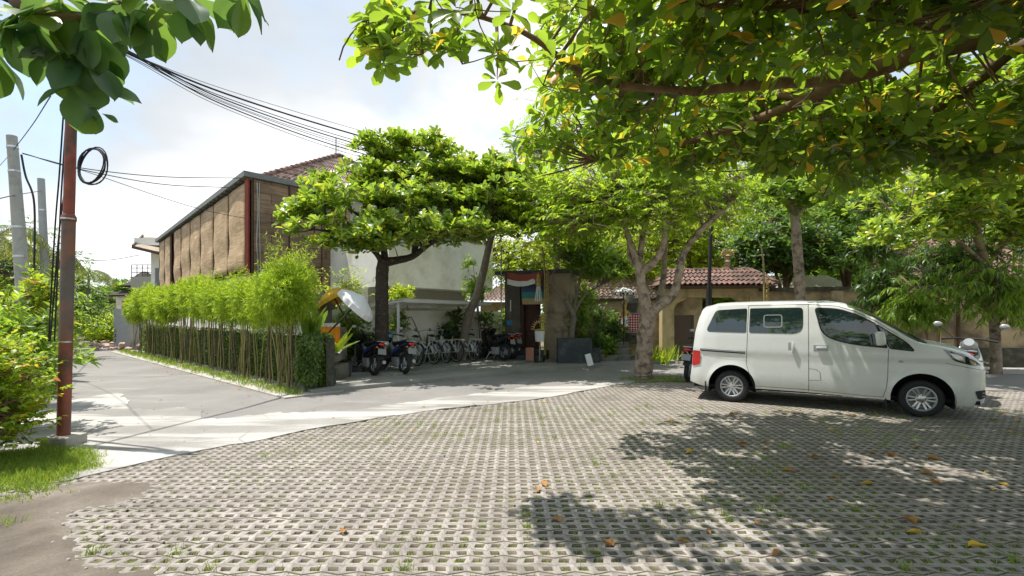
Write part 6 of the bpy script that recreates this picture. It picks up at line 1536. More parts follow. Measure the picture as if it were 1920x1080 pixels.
# near branch at the top left
def near_branch():
    r = np.random.default_rng(5); base = Vector((-4.7, .9, 0)); off = np.array(base)
    e = empty('tree', base, 0, 'tree whose near dark round leaves hang into the top left corner', 'tree')
    mb = MB(); limb(mb, [Vector(p) for p in ((0, 0, 0), (.05, 0, 1.4), (.2, .1, 2.6), (.6, .4, 3.5))], .16, .10, sides=12); mb.build('trunk', M['bark'], e, smooth=True)
    mains = []
    mb = MB(); mains.append(limb(mb, [Vector((.6, .4, 3.5)), W(-90, -70, 2.35) - base, W(45, 12, 2.3) - base, W(120, 33, 2.35) - base, W(170, 30, 2.4) - base, W(225, 5, 2.3) - base, W(330, -28, 2.25) - base, W(450, -34, 2.25) - base], .05, .005, 40)); mb.build('limb', M['bark'], e, smooth=True)
    mb = MB(); mains.append(limb(mb, [W(168, 30, 2.4) - base, W(158, 92, 2.45) - base, W(148, 165, 2.5) - base, W(178, 208, 2.5) - base], .010, .004, 16)); mb.build('limb', M['bark'], e, smooth=True)
    ros = [(45, 12, 2.3, 9), (12, 30, 2.35, 5), (110, -10, 2.3, 7), (168, 30, 2.4, 8), (158, 90, 2.45, 9), (232, 5, 2.3, 9), (285, -10, 2.25, 7), (345, -22, 2.25, 6), (455, -30, 2.2, 7), (-20, 90, 2.4, 6), (100, 75, 2.45, 6), (150, 150, 2.5, 5)]
    Vs = []
    for (px, py, Y_, n_) in ros:
        p = np.array([W(px, py, Y_) - base]); Vs.append(rosettes(p, np.array([[0, 0, 1.]]), n_ + 2, (1.5, 2.85), (.19, .27), .52, 'obh', jit=.12, r=r))
    p = np.array([W(178, 208, 2.5) - base]); Vs.append(rosettes(p, np.array([[0, -.2, -1.]]), 2, (.05, .4), (.13, .16), .58, 'obh', jit=.02, r=r)); Vs.append(rosettes(p, np.array([[.5, 0, .1]]), 3, (.2, .6), (.06, .08), .5, 'obh', r=r))
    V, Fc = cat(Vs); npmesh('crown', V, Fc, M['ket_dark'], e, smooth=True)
near_branch()
OB2 = dict(mode='ros', n=8, tilt=(.35, 1.35), L=(.13, .21), w=.55, kind='ob2')
# pruned layered tree in front of the houses
def f_ctr(p):
    x, y = proj(p)
    if y > (488 if 560 < x < 850 else 464) + 12 * math.sin(x * .03): return False
    if x < 505: return False
    top = ip2(x, [(500, 440), (560, 345), (640, 290), (690, 250), (705, 222), (730, 248), (770, 260), (800, 235), (825, 265), (900, 258), (1000, 262), (1100, 290)])
    return y > top - 4
tb = (-3.55, 12.75, .1)
def WC(px, py, Y): return tuple(W(px, py, Y))
tree('tree', 'pruned layered tree with a dark trunk behind the scooters and sunlit round leaves', ([tb, (-3.5, 12.75, 1.0), WC(716, 560, 12.8), WC(717, 505, 12.8), WC(722, 488, 12.8)], .19, .16),
     [([WC(720, 500, 12.8), WC(700, 470, 12.6), WC(650, 440, 12.4), WC(590, 430, 12.2)], .09, .02), ([WC(722, 492, 12.8), WC(745, 488, 12.8), WC(775, 480, 12.9), WC(815, 452, 13), WC(880, 430, 13.1), WC(950, 420, 13.2)], .13, .025), ([WC(722, 490, 12.8), WC(715, 430, 12.9), WC(700, 370, 13.1), WC(705, 290, 13.2)], .10, .015),
      ([WC(775, 480, 12.9), WC(790, 420, 13.2), WC(800, 350, 13.4), WC(805, 285, 13.6)], .08, .012), ([WC(715, 430, 12.9), WC(650, 390, 13), WC(590, 360, 13)], .05, .012), ([WC(790, 420, 13.2), WC(870, 370, 13.8), WC(940, 320, 14.2)], .05, .012)],
     [(-3.5, 12.0, 3.45, 1.6, .7, .25), (-2.9, 12.3, 3.78, 3.0, 1.5, .30), (.6, 13.3, 4.7, 1.7, 1.3, .8), (-3.0, 13.3, 6.4, 1.5, .8, .35), (-.9, 12.7, 3.95, 1.9, 1.3, .34), (-3.6, 12.5, 4.55, 2.6, 1.5, .34), (-1.4, 12.9, 4.8, 2.4, 1.5, .34), (-3.9, 13.2, 5.3, 1.9, 1.3, .35), (-2.0, 13.3, 5.6, 2.3, 1.4, .38), (-3.6, 13.3, 6.1, .7, .6, .6), (-2.4, 13.6, 6.2, .8, .6, .5), (-5.6, 12.6, 4.35, .9, .8, .35), (-.6, 13.6, 5.6, 1.7, 1.2, .5)],
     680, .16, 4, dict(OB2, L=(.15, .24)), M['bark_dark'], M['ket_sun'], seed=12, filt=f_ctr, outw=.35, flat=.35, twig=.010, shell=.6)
def f_r(p):
    x, y = proj(p); return y > 268 + 12 * math.sin(x * .04) and y < 455 + 22 * math.sin(x * .05) and x > 700
tree('tree', 'leaning grey trunked tree rising through the right end of the bike shelter', ([(W(866, 650, 15.7).x, 15.7, .1), WC(876, 600, 15.8), WC(892, 560, 15.9), WC(905, 515, 16), WC(916, 465, 16), WC(925, 430, 16)], .17, .10),
     [([WC(916, 465, 16), WC(890, 420, 15.8), WC(850, 370, 15.6), WC(820, 320, 15.5)], .07, .015), ([WC(925, 430, 16), WC(980, 390, 16), WC(1050, 350, 15.8)], .07, .015), ([WC(925, 430, 16), WC(930, 360, 16), WC(910, 300, 16)], .06, .012)],
     [(.2, 15.6, 5.2, 2.6, 1.6, 1.2), (-1.6, 15.6, 5.9, 1.8, 1.4, .9), (1.9, 15.3, 4.9, 1.5, 1.2, .9)], 330, .20, 4, OB2, M['bark_grey'], M['mid'], seed=13, filt=f_r, twig=.01, outw=.5)
tree('frangipani', 'bare stemmed frangipani with long leaves growing beside the portal pillar', ([(2.05, 15.6, .3), (1.95, 15.5, 1.0), (2.0, 15.4, 1.6), (1.7, 15.2, 2.1)], .10, .07),
     [([(2.0, 15.4, 1.7), (1.5, 15.2, 2.3), (1.2, 15.1, 2.7)], .06, .03), ([(2.0, 15.4, 1.7), (2.4, 15.4, 2.3), (2.9, 15.5, 2.6)], .05, .025), ([(2.0, 15.4, 1.7), (2.2, 15.5, 2.7), (2.3, 15.5, 3.2)], .05, .03)],
     [(2.2, 15.5, 3.7, 1.1, .9, .7), (3.0, 15.3, 3.1, .9, .7, .4)], 70, .16, 3, dict(mode='ros', n=8, tilt=(.6, 1.5), L=(.2, .32), w=.34, kind='ob2'), M['bark_grey'], M['mid'], seed=14, shell=.6)
# street tree with the pale trunk
def f_s(p):
    x, y = proj(p); return y < 462 + 18 * math.sin(x * .04)
tree('tree', 'street tree with a pale knobbly trunk and many upright limbs in a grass ring', ([(3.36, 12.07, -.03), (3.34, 12.07, .25), (3.38, 12.07, .9), WC(1213, 600, 12.05), WC(1212, 575, 12.0)], .235, .185),
     [([WC(1212, 585, 12.0), WC(1204, 540, 12), WC(1198, 505, 12), WC(1190, 478, 12), WC(1172, 425, 12), WC(1155, 360, 12)], .15, .05), ([WC(1199, 512, 12), WC(1225, 492, 12), WC(1240, 468, 11.9), WC(1247, 430, 11.8), WC(1240, 350, 11.7)], .115, .05), ([WC(1198, 505, 12), WC(1203, 455, 12.1), WC(1215, 400, 12.2), WC(1222, 350, 12.3)], .09, .04),
      ([WC(1216, 590, 12), WC(1240, 570, 12), WC(1262, 552, 12), WC(1272, 520, 12), WC(1284, 470, 12), WC(1320, 425, 12), WC(1360, 390, 12), WC(1395, 345, 12)], .14, .05), ([WC(1235, 572, 12.4), WC(1244, 520, 12.8), WC(1247, 460, 13), WC(1250, 390, 13)], .10, .05), ([WC(1196, 500, 12), WC(1182, 488, 12.1), WC(1178, 455, 12.2)], .06, .04)],
     [(2.5, 12, 4.95, 1.6, 1.5, .8), (4.2, 12.2, 5.2, 1.7, 1.4, .9), (1.2, 12.6, 4.6, 1.2, 1.0, .6), (3.4, 12, 4.3, 1.5, 1.2, .5), (5.2, 12.3, 4.6, 1.0, 1.0, .6), (2.2, 11.8, 4.1, 1.3, 1.0, .5), (1.2, 12.4, 3.9, .9, .8, .4)], 470, .2, 4, dict(mode='spr', n=9, L=(.10, .18), w=.46, kind='ov', slen=.4, droop=.5), M['bark_pale'], M['fresh'], seed=15, filt=f_s, knob=.09, twig=.012)
# background trees: label, px, py, depth, radii, leaf, material
SPb = dict(mode='spr', n=9, L=(.13, .22), w=.42, kind='ov', slen=.6, droop=.5)
SPl = dict(mode='spr', n=9, L=(.2, .32), w=.2, kind='lance', slen=.5, droop=1.0)
ROb = dict(mode='ros', n=8, tilt=(.5, 1.5), L=(.22, .34), w=.42, kind='ob2')
bgt = [
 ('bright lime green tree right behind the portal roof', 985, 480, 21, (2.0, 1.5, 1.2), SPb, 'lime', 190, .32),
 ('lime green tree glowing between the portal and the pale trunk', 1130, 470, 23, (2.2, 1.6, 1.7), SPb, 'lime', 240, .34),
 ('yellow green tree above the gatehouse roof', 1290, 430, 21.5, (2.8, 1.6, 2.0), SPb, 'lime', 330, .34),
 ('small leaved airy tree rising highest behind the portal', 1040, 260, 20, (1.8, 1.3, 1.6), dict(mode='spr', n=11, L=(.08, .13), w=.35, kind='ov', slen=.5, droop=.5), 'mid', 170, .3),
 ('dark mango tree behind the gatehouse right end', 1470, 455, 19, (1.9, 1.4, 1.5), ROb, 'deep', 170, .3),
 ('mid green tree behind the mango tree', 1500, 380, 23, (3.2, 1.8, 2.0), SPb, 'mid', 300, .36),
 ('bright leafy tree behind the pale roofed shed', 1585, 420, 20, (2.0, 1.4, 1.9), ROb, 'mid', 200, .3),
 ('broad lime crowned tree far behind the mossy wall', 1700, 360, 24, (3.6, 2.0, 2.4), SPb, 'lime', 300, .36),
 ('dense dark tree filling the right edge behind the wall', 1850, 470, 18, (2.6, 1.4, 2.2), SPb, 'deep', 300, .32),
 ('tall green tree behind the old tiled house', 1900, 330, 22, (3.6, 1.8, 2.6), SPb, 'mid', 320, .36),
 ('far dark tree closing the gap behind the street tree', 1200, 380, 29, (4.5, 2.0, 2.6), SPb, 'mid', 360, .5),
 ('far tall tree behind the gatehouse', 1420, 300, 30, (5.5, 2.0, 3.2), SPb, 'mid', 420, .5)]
for i, (lb, px, py, Y_, (rx, ry, rz), lf, mt, K, cr) in enumerate(bgt):
    c = W(px, py, Y_); b = (c.x, c.y, 0)
    tree('tree', lb, ([b, (c.x + .1, c.y, c.z * .45), (c.x, c.y, c.z - rz * .3)], .16, .09), [([(c.x, c.y, c.z * .5), (c.x - rx * .4, c.y, c.z), (c.x - rx * .7, c.y, c.z + rz * .3)], .07, .02), ([(c.x, c.y, c.z * .5), (c.x + rx * .4, c.y, c.z), (c.x + rx * .7, c.y, c.z + rz * .3)], .07, .02)],
         [(c.x, c.y, c.z, rx, ry, rz), (c.x + rx * .5, c.y, c.z - rz * .35, rx * .7, ry * .8, rz * .6), (c.x - rx * .5, c.y, c.z - rz * .3, rx * .6, ry * .8, rz * .6)], K, cr, 4, lf, M['bark'], M[mt], group='trees in the gardens behind the walls', seed=70 + i, twig=.015)
# trunk tree in front of wall (straight pinkish trunk)
def f_t(p): x, y = proj(p); return y < 440
tree('tree', 'straight reddish brown trunk rising just behind the van roof', ([(W(1505, 600, 15.2).x, 15.2, 0), WC(1500, 545, 15.2), WC(1495, 470, 15.2), WC(1491, 410, 15.2), WC(1488, 370, 15.2)], .17, .13), [([WC(1491, 410, 15.2), WC(1530, 360, 15), WC(1580, 320, 15)], .07, .02), ([WC(1489, 390, 15.2), WC(1450, 350, 15), WC(1420, 310, 15)], .07, .02)],
     [(W(1500, 330, 15.2).x, 15.2, W(1500, 340, 15.2).z, 1.7, 1.2, .8)], 80, .25, 4, ROb, M['bark_pale'], M['mid'], seed=90, filt=f_t)
# narrow mast tree
c = W(1640, 350, 16.5)
tree('mast_tree', 'narrow dark drooping mast tree between the brighter crowns', ([(c.x, c.y, 0), (c.x, c.y, 3), (c.x, c.y, 7)], .1, .04), [], [(c.x, c.y, 6.2, .42, .4, .9), (c.x, c.y, 5.2, .5, .5, 1.0), (c.x + .1, c.y, 4.2, .6, .5, .9)], 150, .12, 4, dict(mode='spr', n=9, L=(.14, .22), w=.22, kind='lance', slen=.35, droop=2.2), M['bark'], M['deep'], seed=91)
# glossy tree by the kerb on the right
bx = W(1868, 704, 13.0).x
def f_g(p): x, y = proj(p); return y > 285 and not (x < 1600 and y > 470)
tree('tree', 'slim pale trunked tree at the mossy wall with a broad glossy crown, rightmost of all', ([(bx, 13.0, 0), (bx - .02, 13, .8), WC(1862, 575, 12.9), WC(1850, 500, 12.6), WC(1830, 440, 12.3)], .13, .08),
     [([WC(1850, 500, 12.6), WC(1780, 440, 12), WC(1710, 420, 11.7), WC(1660, 440, 11.4)], .06, .015), ([WC(1840, 470, 12.5), WC(1830, 400, 12), WC(1800, 340, 11.6)], .06, .015), ([WC(1850, 500, 12.6), WC(1900, 440, 12), WC(1960, 400, 11.6)], .05, .015)],
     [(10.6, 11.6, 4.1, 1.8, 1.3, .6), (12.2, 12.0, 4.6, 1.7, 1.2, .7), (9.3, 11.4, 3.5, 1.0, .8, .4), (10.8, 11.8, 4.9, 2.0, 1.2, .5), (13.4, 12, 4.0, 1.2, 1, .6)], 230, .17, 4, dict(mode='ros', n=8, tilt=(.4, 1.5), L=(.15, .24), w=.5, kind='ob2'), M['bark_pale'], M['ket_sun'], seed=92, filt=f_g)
# hanging lance leaved shrubs over the wall
for i, (lb, px, py, Y_, rx, rz, lm) in enumerate((('curtain of drooping lance leaves over the mossy wall behind the windscreen', 1655, 535, 13.6, .65, .75, 'deep'), ('bright drooping lance leaved branch just right of the windscreen', 1722, 565, 12.7, .62, .65, 'mid'), ('broad bright drooping lance leaved crown above the right motorbike', 1862, 535, 11.9, .85, .75, 'mid'), ('drooping lance leaves at the very right edge', 1935, 560, 12.6, .7, .7, 'mid'), ('drooping lance leaves under the glossy crown', 1790, 480, 13.2, .9, .6, 'deep'))):
    c = W(px, py, Y_); by = Y_ + 1.2
    tree('drooping_shrub', lb, ([(c.x + .3, by, 0), (c.x + .25, by, 1.4), (c.x + .1, by - .3, 2.7), (c.x, c.y, c.z + rz * .4)], .05, .03), [], [(c.x, c.y, c.z, rx, .45, rz)], 58, .14, 4, dict(mode='spr', n=9, L=(.16, .27), w=.20, kind='lance', slen=.3, droop=1.6), M['bark'], M[lm], group='drooping lance leaved shrubs over the wall', seed=95 + i, cat_='shrub')
# far wood closing the gaps along the horizon
for i, (x0, x1, Y_, zb, zt, lb) in enumerate(((2, 48, 36, 0, 9, 'far wood rising behind the gardens on the right'), (-75, -34, 60, 0, 5.5, 'far low wood at the end of the street'))):
    r = np.random.default_rng(300 + i); n_ = 5200; P = np.stack([r.uniform(x0, x1, n_), r.uniform(Y_, Y_ + 5, n_), r.uniform(zb, 1, n_) * 0], 1)
    hgt = zt * (.65 + .35 * np.sin(P[:, 0] * .4) * np.sin(P[:, 0] * .17 + 1) + .1 * r.normal(0, 1, n_)); P[:, 2] = hgt * r.uniform(0.0, 1, n_) ** .6
    V, Fc = rosettes(P, np.tile([[0, -.4, 1.]], (n_, 1)), 7, (.5, 1.5), (.5, .9), .5, 'ov', r=r)
    tag(npmesh('wood', V, Fc, M['mid']), lb, 'wood', kind='stuff')
r = np.random.default_rng(333); n_ = 3000; P = np.stack([r.uniform(-6, 24, n_), r.uniform(-13, -9, n_), r.uniform(0.3, 1, n_)], 1); P[:, 2] *= 8.2 + 2.4 * np.sin(P[:, 0] * .7) + .8 * np.sin(P[:, 0] * 1.9)
V, Fc = rosettes(P, np.tile([[0, .4, 1.]], (n_, 1)), 7, (.5, 1.5), (.25, .5), .5, 'ov', r=r); tag(npmesh('wood', V, Fc, M['mid']), 'leafy wood on the near side of the car park, seen only as reflections in the van glass', 'wood', kind='stuff')
# ------------------------------------------------------------------ left side vegetation
def palm(name, label, base, h, nfr, fl, seed, group=None, mat='palm', lean=0.1):
    r = np.random.default_rng(seed); e = empty(name, base, 0, label, 'palm tree', group)
    mb = MB(); c = limb(mb, [Vector((0, 0, 0)), Vector((lean * .3, 0, h * .5)), Vector((lean, 0, h))], .16, .1, 14, 10, knob=.05); mb.build('trunk', M['bark_grey'], e, smooth=True)
    Vs = []; mb = MB()
    for k in range(nfr):
        a = k * 2.4 + r.uniform(-.2, .2); up = r.uniform(.1, 1.1); pts = []
        for t in np.linspace(0, 1, 9): pts.append(Vector((lean + math.cos(a) * fl * t * (1 - .15 * t), math.sin(a) * fl * t * (1 - .15 * t), h + fl * (up * t - (.55 + up * .75) * t * t))))
        mb.tube(pts, [.025 - .0024 * i for i in range(9)], 5)
        P = np.array([tuple(p) for p in resample(pts, 34)])[3:]; T = unit(np.gradient(P, axis=0)); Sd = unit(np.cross(T, np.array([[0, 0, 1.]])))
        for sg in (-1, 1):
            D = unit(T * .45 + Sd * sg + np.array([[0, 0, -.45]]) + r.normal(0, .08, P.shape)); L_ = fl * .28 * np.sin(np.linspace(.35, 3.0, len(P))) + .05
            Vs.append(leaves(P, D, np.cross(D, T) * sg, L_, .10, 'lance'))
    mb.build('frond_rib', M['dry_cane'], e); V, Fc = cat(Vs); npmesh('fronds', V, Fc, M[mat], e); return e
def gb(px, Y): return (W(px, 600, Y).x, Y, 0)
palm('palm_tree', 'palm with yellowing fronds between the concrete pole and the steel pole', gb(92, 22), 4.3, 15, 1.6, 1, 'palms beside the street')
palm('palm_tree', 'tall palm with sparse fronds at the very left edge', gb(-15, 17), 4.4, 13, 2.0, 2, 'palms beside the street')
palm('palm_tree', 'small far palm silhouette in the gap right of the red pole', gb(160, 46), 5.6, 13, 2.6, 3, 'palms beside the street', lean=.4)
palm('palm_tree', 'low feathery palm behind the red pole foot', gb(62, 12.5), 1.2, 12, 1.1, 4, 'palms beside the street', mat='mid')
lt = [('dark green tree behind the concrete pole', 10, 480, 21, (1.8, 1.5, 1.7), SPb, 'deep', 150), ('green tree crown left of the steel pole foot', 50, 550, 17, (1.4, 1.2, 1.1), SPb, 'mid', 120), ('rounded green tree at the street bend right of the red pole', 178, 612, 33, (1.9, 1.5, 1.2), SPb, 'mid', 130), ('pale leaved tree low at the street bend', 196, 622, 29.5, (.9, 1.2, 1.0), ROb, 'lime', 60), ('dark tree behind the red pole', 118, 540, 25, (1.3, 1.2, 2.2), SPb, 'deep', 150), ('far green tree showing over the metal gate', 205, 590, 52, (3.0, 2, 1.6), SPb, 'mid', 100), ('distant round dark tree over the brick parapet', 226, 560, 60, (2.0, 2, 1.9), SPb, 'deep', 80)]
for i, (lb, px, py, Y_, (rx, ry, rz), lf, mt, K) in enumerate(lt):
    c = W(px, py, Y_)
    tree('tree', lb, ([(c.x, c.y, 0), (c.x, c.y, c.z * .5), (c.x, c.y, c.z)], .13, .06), [], [(c.x, c.y, c.z, rx, ry, rz), (c.x + rx * .3, c.y, max(.8, c.z - rz * .6), rx * .9, ry, rz * .6)], K, .3, 4, lf, M['bark'], M[mt], group='trees on the left of the street', seed=120 + i)
blades('banana_plant', 'banana plant with broad leaves low behind the left bush', (W(8, 590, 10.5).x, 10.5, 0), 9, (1.4, 2.3), .45, M['mid'], .45, .1, seed=130)
b_ = (W(78, 600, 8.4).x, 8.4, 0); shrub('climbing_vine', 'yellow green vine climbing between the left bush and the poles', b_, [(b_[0], 8.4, 1.9, .35, .3, .5), (b_[0] - .2, 8.4, 1.2, .5, .4, .5)], 60, .12, 5, OV, M['bush'], seed=131)
bb_ = (-5.95, 5.15, 0)
shrub('bougainvillea', 'yellow green bush with few orange bracts at the left edge beside the red pole', bb_, [(-6.2, 5.2, .98, .72, .6, .38), (-6.0, 5.1, .75, .72, .55, .45), (-5.85, 5.1, .45, .6, .5, .28), (-5.45, 5.0, 1.12, .28, .25, .1), (-5.35, 5.0, .95, .3, .25, .08), (-5.35, 5.0, .62, .22, .22, .1), (-5.9, 5.0, 1.25, .4, .3, .10)], 330, .085, 6, dict(mode='spr', n=8, L=(.045, .075), w=.7, kind='ov', slen=.16, droop=.6), M['bush'], seed=132, stems=9)
b_ = (-6.9, 6.6, 0); shrub('verge_shrub', 'darker shrub behind the yellow green bush', b_, [(-7.0, 6.6, 1.0, .9, .6, .7)], 80, .12, 5, OV, M['mid'], seed=133)
for i, (x, y, s) in enumerate(((-9.2, 9.2, .8), (-11.5, 11.2, 1.0), (-14.5, 13.8, 1.1), (-18, 17.0, 1.2), (-22, 20.5, 1.3), (-27, 24.5, 1.4), (-32, 29, 1.5))):
    shrub('verge_shrub', ('low shrub on the left verge beyond the bush', 'shrub on the left verge near the concrete pole', 'shrub on the left verge past the concrete pole', 'shrub on the left verge near the steel pole', 'shrub on the left verge past the steel pole', 'large verge shrub near the street bend', 'furthest verge shrub at the street bend')[i], (x - .6, y, 0), [(x - .7, y, s * .7, s, s * .7, s * .75)], 70, .16, 5, dict(OV, L=(.14, .26)), M[('mid', 'hedge', 'mid', 'lime', 'mid', 'mid', 'lime')[i]], seed=140 + i, group='shrubs along the left verge')

# ------------------------------------------------------------------ hedge wall and bamboo
HN = Vector((.667, .745, 0))
iv = empty('ivy_wall', HL + HN * .35, 0, 'low wall covered in small creeper leaves behind the bamboo canes', 'hedge')
r = np.random.default_rng(77)
mb = MB(); a = HN * .12; b = HD * 17 + HN * .12; mb.prism([tuple(a[:2]), tuple(b[:2]), tuple((b + HN * .2)[:2]), tuple((a + HN * .2)[:2])], 0, 1.12); mb.build('wall', M['moss_stone'], iv)
n_ = 16000; s_ = r.uniform(0, 1, n_) ** 1.3 * 17; z_ = r.uniform(.02, 1.22, n_); o_ = r.normal(.0, .05, n_) + .05
o_ = np.where(z_ > 1.1, r.uniform(0, .35, n_), o_)
P = np.array([HD.x, HD.y, 0])[None] * s_[:, None] + np.array([HN.x, HN.y, 0])[None] * o_[:, None] + np.array([[0, 0, 1.]]) * z_[:, None]
D = unit(-np.array([HN])[:, :3] * .5 + r.normal(0, .6, (n_, 3)) + np.array([[0, 0, -.5]])); V, Fc = leaves(P, D, -np.array([[HN.x, HN.y, -.4]]) + r.normal(0, .4, (n_, 3)), r.uniform(.05, .10, n_), .65, 'ov')
npmesh('creeper', V, Fc, M['hedge'], iv)
cp = empty('ivy_pier', Vector((-4.22, 9.95, 0)), 0, 'rounded pier at the street corner overgrown with trailing creeper', 'hedge')
mb = MB(); mb.bbox(-.12, .13, -.1, .4, 0, 1.0, .04, Matrix.Rotation(R(20), 4, 'Z')); mb.build('pier', M['moss_stone'], cp)
n_ = 5200; u_ = r.uniform(-1, 1, (n_, 2)); edge_ = r.random(n_) < .5; u_[edge_, 0] = np.sign(u_[edge_, 0]); u_[~edge_, 1] = np.sign(u_[~edge_, 1]); z_ = r.uniform(.22, 1.10, n_) ; tp = r.random(n_) < .25
u_[tp] = r.uniform(-1, 1, (tp.sum(), 2)); z_[tp] = 1.08 + r.normal(0, .06, tp.sum()); bul = 1 + .22 * np.sin(z_ * 6 + u_[:, 0] * 2) * (z_ < 1)
P = np.stack([.0 + u_[:, 0] * .17 * bul + r.normal(0, .035, n_), .19 + u_[:, 1] * .36 * bul + r.normal(0, .035, n_), z_], 1); D = unit(np.stack([u_[:, 0] * .5, u_[:, 1] * .5, -np.ones(n_)], 1) + r.normal(0, .5, (n_, 3)))
V, Fc = leaves(P, D, np.stack([u_[:, 0], u_[:, 1], .3 + 0 * z_], 1) + r.normal(0, .3, (n_, 3)), r.uniform(.04, .10, n_), .5, 'ov'); npmesh('creeper', V, Fc, M['hedge'], cp)
names = ['rounded bamboo clump at the street corner, tallest and nearest', 'second bamboo clump from the corner', 'third bamboo clump from the corner', 'fourth bamboo clump from the corner', 'fifth bamboo clump from the corner', 'sixth bamboo clump from the corner', 'seventh bamboo clump from the corner', 'eighth bamboo clump from the corner', 'ninth bamboo clump, past the middle of the hedge', 'tenth bamboo clump along the hedge', 'eleventh bamboo clump along the hedge', 'twelfth bamboo clump, third from the far end', 'thirteenth bamboo clump, next to last', 'farthest bamboo clump at the far end of the hedge']
M['cane_dark'] = M['dry_cane']
for k in range(14):
    s = .0 + k * 1.19 + (0 if k == 0 else .42); r = np.random.default_rng(400 + k); b = HL + HD * s + Vector((r.normal(0, .04), r.normal(0, .04), 0))
    if k == 0: b = G(538, 732)
    e = empty('bamboo_clump', b, 0, names[k], 'bamboo', 'clipped bamboo clumps along the street hedge')
    zc = 2.10 if k == 0 else 2.04 + r.uniform(-.14, .14); rx = .60 if k == 0 else r.uniform(.42, .54); rz = .66 if k == 0 else r.uniform(.52, .62)
    nc = (15 if k == 0 else 11) if k < 8 else 7
    tops = []
    for j in range(nc):
        a = r.uniform(0, 6.28); rb = r.uniform(.03, .22 if k == 0 else .42); q0 = Vector((rb * math.cos(a) * 1.1, rb * math.sin(a) * .5, 0)); q1 = Vector((q0.x * 1.1 + r.normal(0, .05), q0.y * 1.1, r.uniform(1.5, 2.0)))
        if k: 
            qd = HD * (r.uniform(-.5, .5)); q0 = Vector((qd.x, qd.y, 0)) + HN * r.normal(0, .08); q1 = q0 * .8 + Vector((r.normal(0, .04), r.normal(0, .04), r.uniform(1.5, 2.1)))
        mb = MB(); rad = r.uniform(.006, .013); pts = []; rads = []
        for t in np.linspace(0, 1, 15):
            p = q0.lerp(q1, float(t)); p += Vector((.02 * math.sin(t * 5 + j), .02 * math.cos(t * 4 + j), 0)); pts.append(p); rads.append(rad * (1.12 if int(round(t * 14)) % 2 == 0 else .95))
        mb.tube(pts, rads, 6); mb.build('cane', M['bamboo_cane'] if r.random() < (.75 if k < 3 else .45) else M['dry_cane'], e, smooth=True); tops.append(q1)
    n_ = 6000 if k == 0 else (3600 if k < 5 else 2200)
    d = unit(r.normal(0, 1, (n_, 3))); rad = r.uniform(0, 1, (n_, 1)) ** .42; lump = 1 + .20 * np.sin(d[:, :1] * 7 + k) * np.cos(d[:, 2:] * 6 + k * 2) + .12 * np.sin(d[:, 1:2] * 11 + k)
    P = d * rad * lump * np.array([rx, rx * .95, rz]) + np.array([0, 0, zc])
    if k: P[:, :2] += np.outer(r.normal(0, .07, n_), np.array([HD.x, HD.y]))
    big = 1.0 if k < 5 else 1.35
    V, Fc = leaves(np.repeat(P, 3, 0), unit(np.repeat(d, 3, 0) * .55 + r.normal(0, .5, (n_ * 3, 3)) + np.array([[0, 0, .1]]) - np.array([[0, 0, .9]]) * (np.repeat(d[:, 2:], 3, 0) < .1)), r.normal(0, 1, (n_ * 3, 3)), r.uniform(.07, .13, n_ * 3) * big, .13, 'lance')
    Vs = [(V, Fc)]
    # small hanging tufts under the ball and wisps above
    if k in (0, 1, 4):
        nw = 26 if k == 0 else 12; W0 = []; W1 = []
        for j in range(nw):
            a = r.uniform(0, 6.28); q0 = np.array([.3 * math.cos(a), .3 * math.sin(a), zc + rz * .6]); q1 = q0 + np.array([r.normal(.05, .28), r.normal(0, .2), r.uniform(.35, .85 if k == 0 else .55)]); W0.append(q0); W1.append(q1)
        W0 = np.array(W0); W1 = np.array(W1); tv_, tf_ = twigs(W0, W1, .004, .002, 0); npmesh('shoots', tv_, tf_, M['bamboo_cane'], e)
        Pw = np.concatenate([W0 + (W1 - W0) * t for t in np.linspace(.15, 1, 9)]); Vs.append(leaves(np.repeat(Pw, 4, 0), r.normal(0, 1, (len(Pw) * 4, 3)) + np.array([[0, 0, .3]]), r.normal(0, 1, (len(Pw) * 4, 3)), r.uniform(.06, .12, len(Pw) * 4), .13, 'lance'))
    npmesh('foliage', *cat(Vs), M['bamboo'], e)

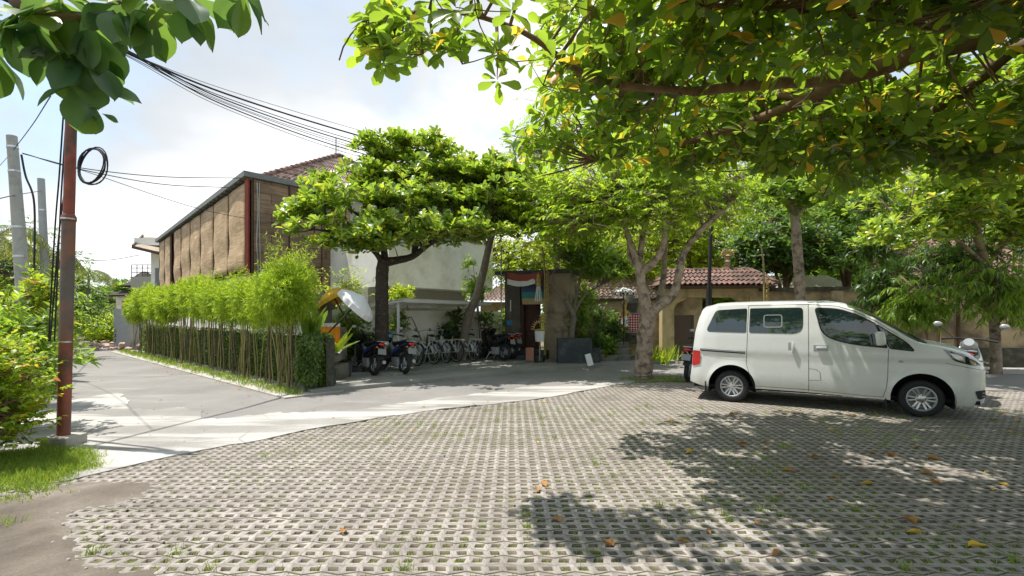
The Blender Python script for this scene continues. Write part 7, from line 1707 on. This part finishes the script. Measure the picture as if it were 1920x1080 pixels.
# ------------------------------------------------------------------ fallen leaves
r = np.random.default_rng(8); protos = []
for i in range(4):
    tv, tf = tmpl('ob'); v = tv.copy(); v[:, 2] = np.abs(v[:, 1]) ** 1.5 * (.5 + .5 * i / 3) + .12 * np.sin(v[:, 0] * 3.1 + i) * .5 + .02 * r.normal(0, 1, len(v)); v[:, 1] *= .55; v *= .17
    o = npmesh('fallen_leaf', v, tf, M['dryleaf'] if i != 2 else M['yleaf'], smooth=True); protos.append(o)
fpx = [(1465, 882), (1560, 892), (1612, 908), (1610, 876), (1722, 887), (1770, 912), (1862, 922), (1685, 858), (1626, 850), (1445, 833), (1285, 852), (1363, 777), (1470, 775), (1512, 798), (1568, 805), (1130, 1012), (1295, 1018), (1445, 1045), (1845, 888), (1770, 865), (1542, 858), (1425, 843), (1854, 1027), (1692, 967), (1045, 968), (1015, 905), (1890, 775), (1905, 792), (1900, 810), (1876, 790), (1500, 770), (1380, 830), (1250, 790), (1655, 776), (1700, 1000), (1330, 905)]
labels = {0: 'dry brown leaf lying on the paving', 2: 'yellow leaf lying on the paving'}
pos = [G(*p) for p in fpx] + [Vector((r.uniform(-1.5, 10), r.uniform(3, 10), 0)) for _ in range(34)]
pos = [p for p in pos if p.y < edge_y(p.x) - .1]
for i, p in enumerate(pos):
    k = i % 4; o = protos[k] if i < 4 else protos[k].copy()
    if i >= 4: COL.objects.link(o)
    o.location = p + Vector((0, 0, .008)); o.rotation_euler = (r.uniform(-.2, .2), r.uniform(-.2, .2), r.uniform(0, 6.28)); s = r.uniform(.3, .6) if i >= 36 else r.uniform(.5, .85); o.scale = (s, s, s)
    tag(o, labels[2] if k == 2 else labels[0], 'leaf', 'yellow fallen leaves on the paving' if k == 2 else 'brown fallen leaves on the paving')

r = np.random.default_rng(81)
for i in range(46):
    p = None
    while p is None or p.y < edge_y(p.x) + .1:
        p = G(r.uniform(170, 1200), r.uniform(700, 870)) if i < 22 else HL + HD * r.uniform(-.2, 9) - HN * (.45 + abs(r.normal(0, .3)))
        if p.y < edge_y(p.x) + .1 and i >= 22: p = Vector((0, 100, 0)) ; break
    if p.y > 60: continue
    o = protos[i % 2].copy(); COL.objects.link(o); o.location = (p.x, p.y, .016 if i < 22 else .04); o.rotation_euler = (0, 0, r.uniform(0, 6.28)); s = r.uniform(.25, .5); o.scale = (s, s, s)
    tag(o, 'small dry brown leaf lying on the road surface', 'leaf', 'small fallen leaves on the road')
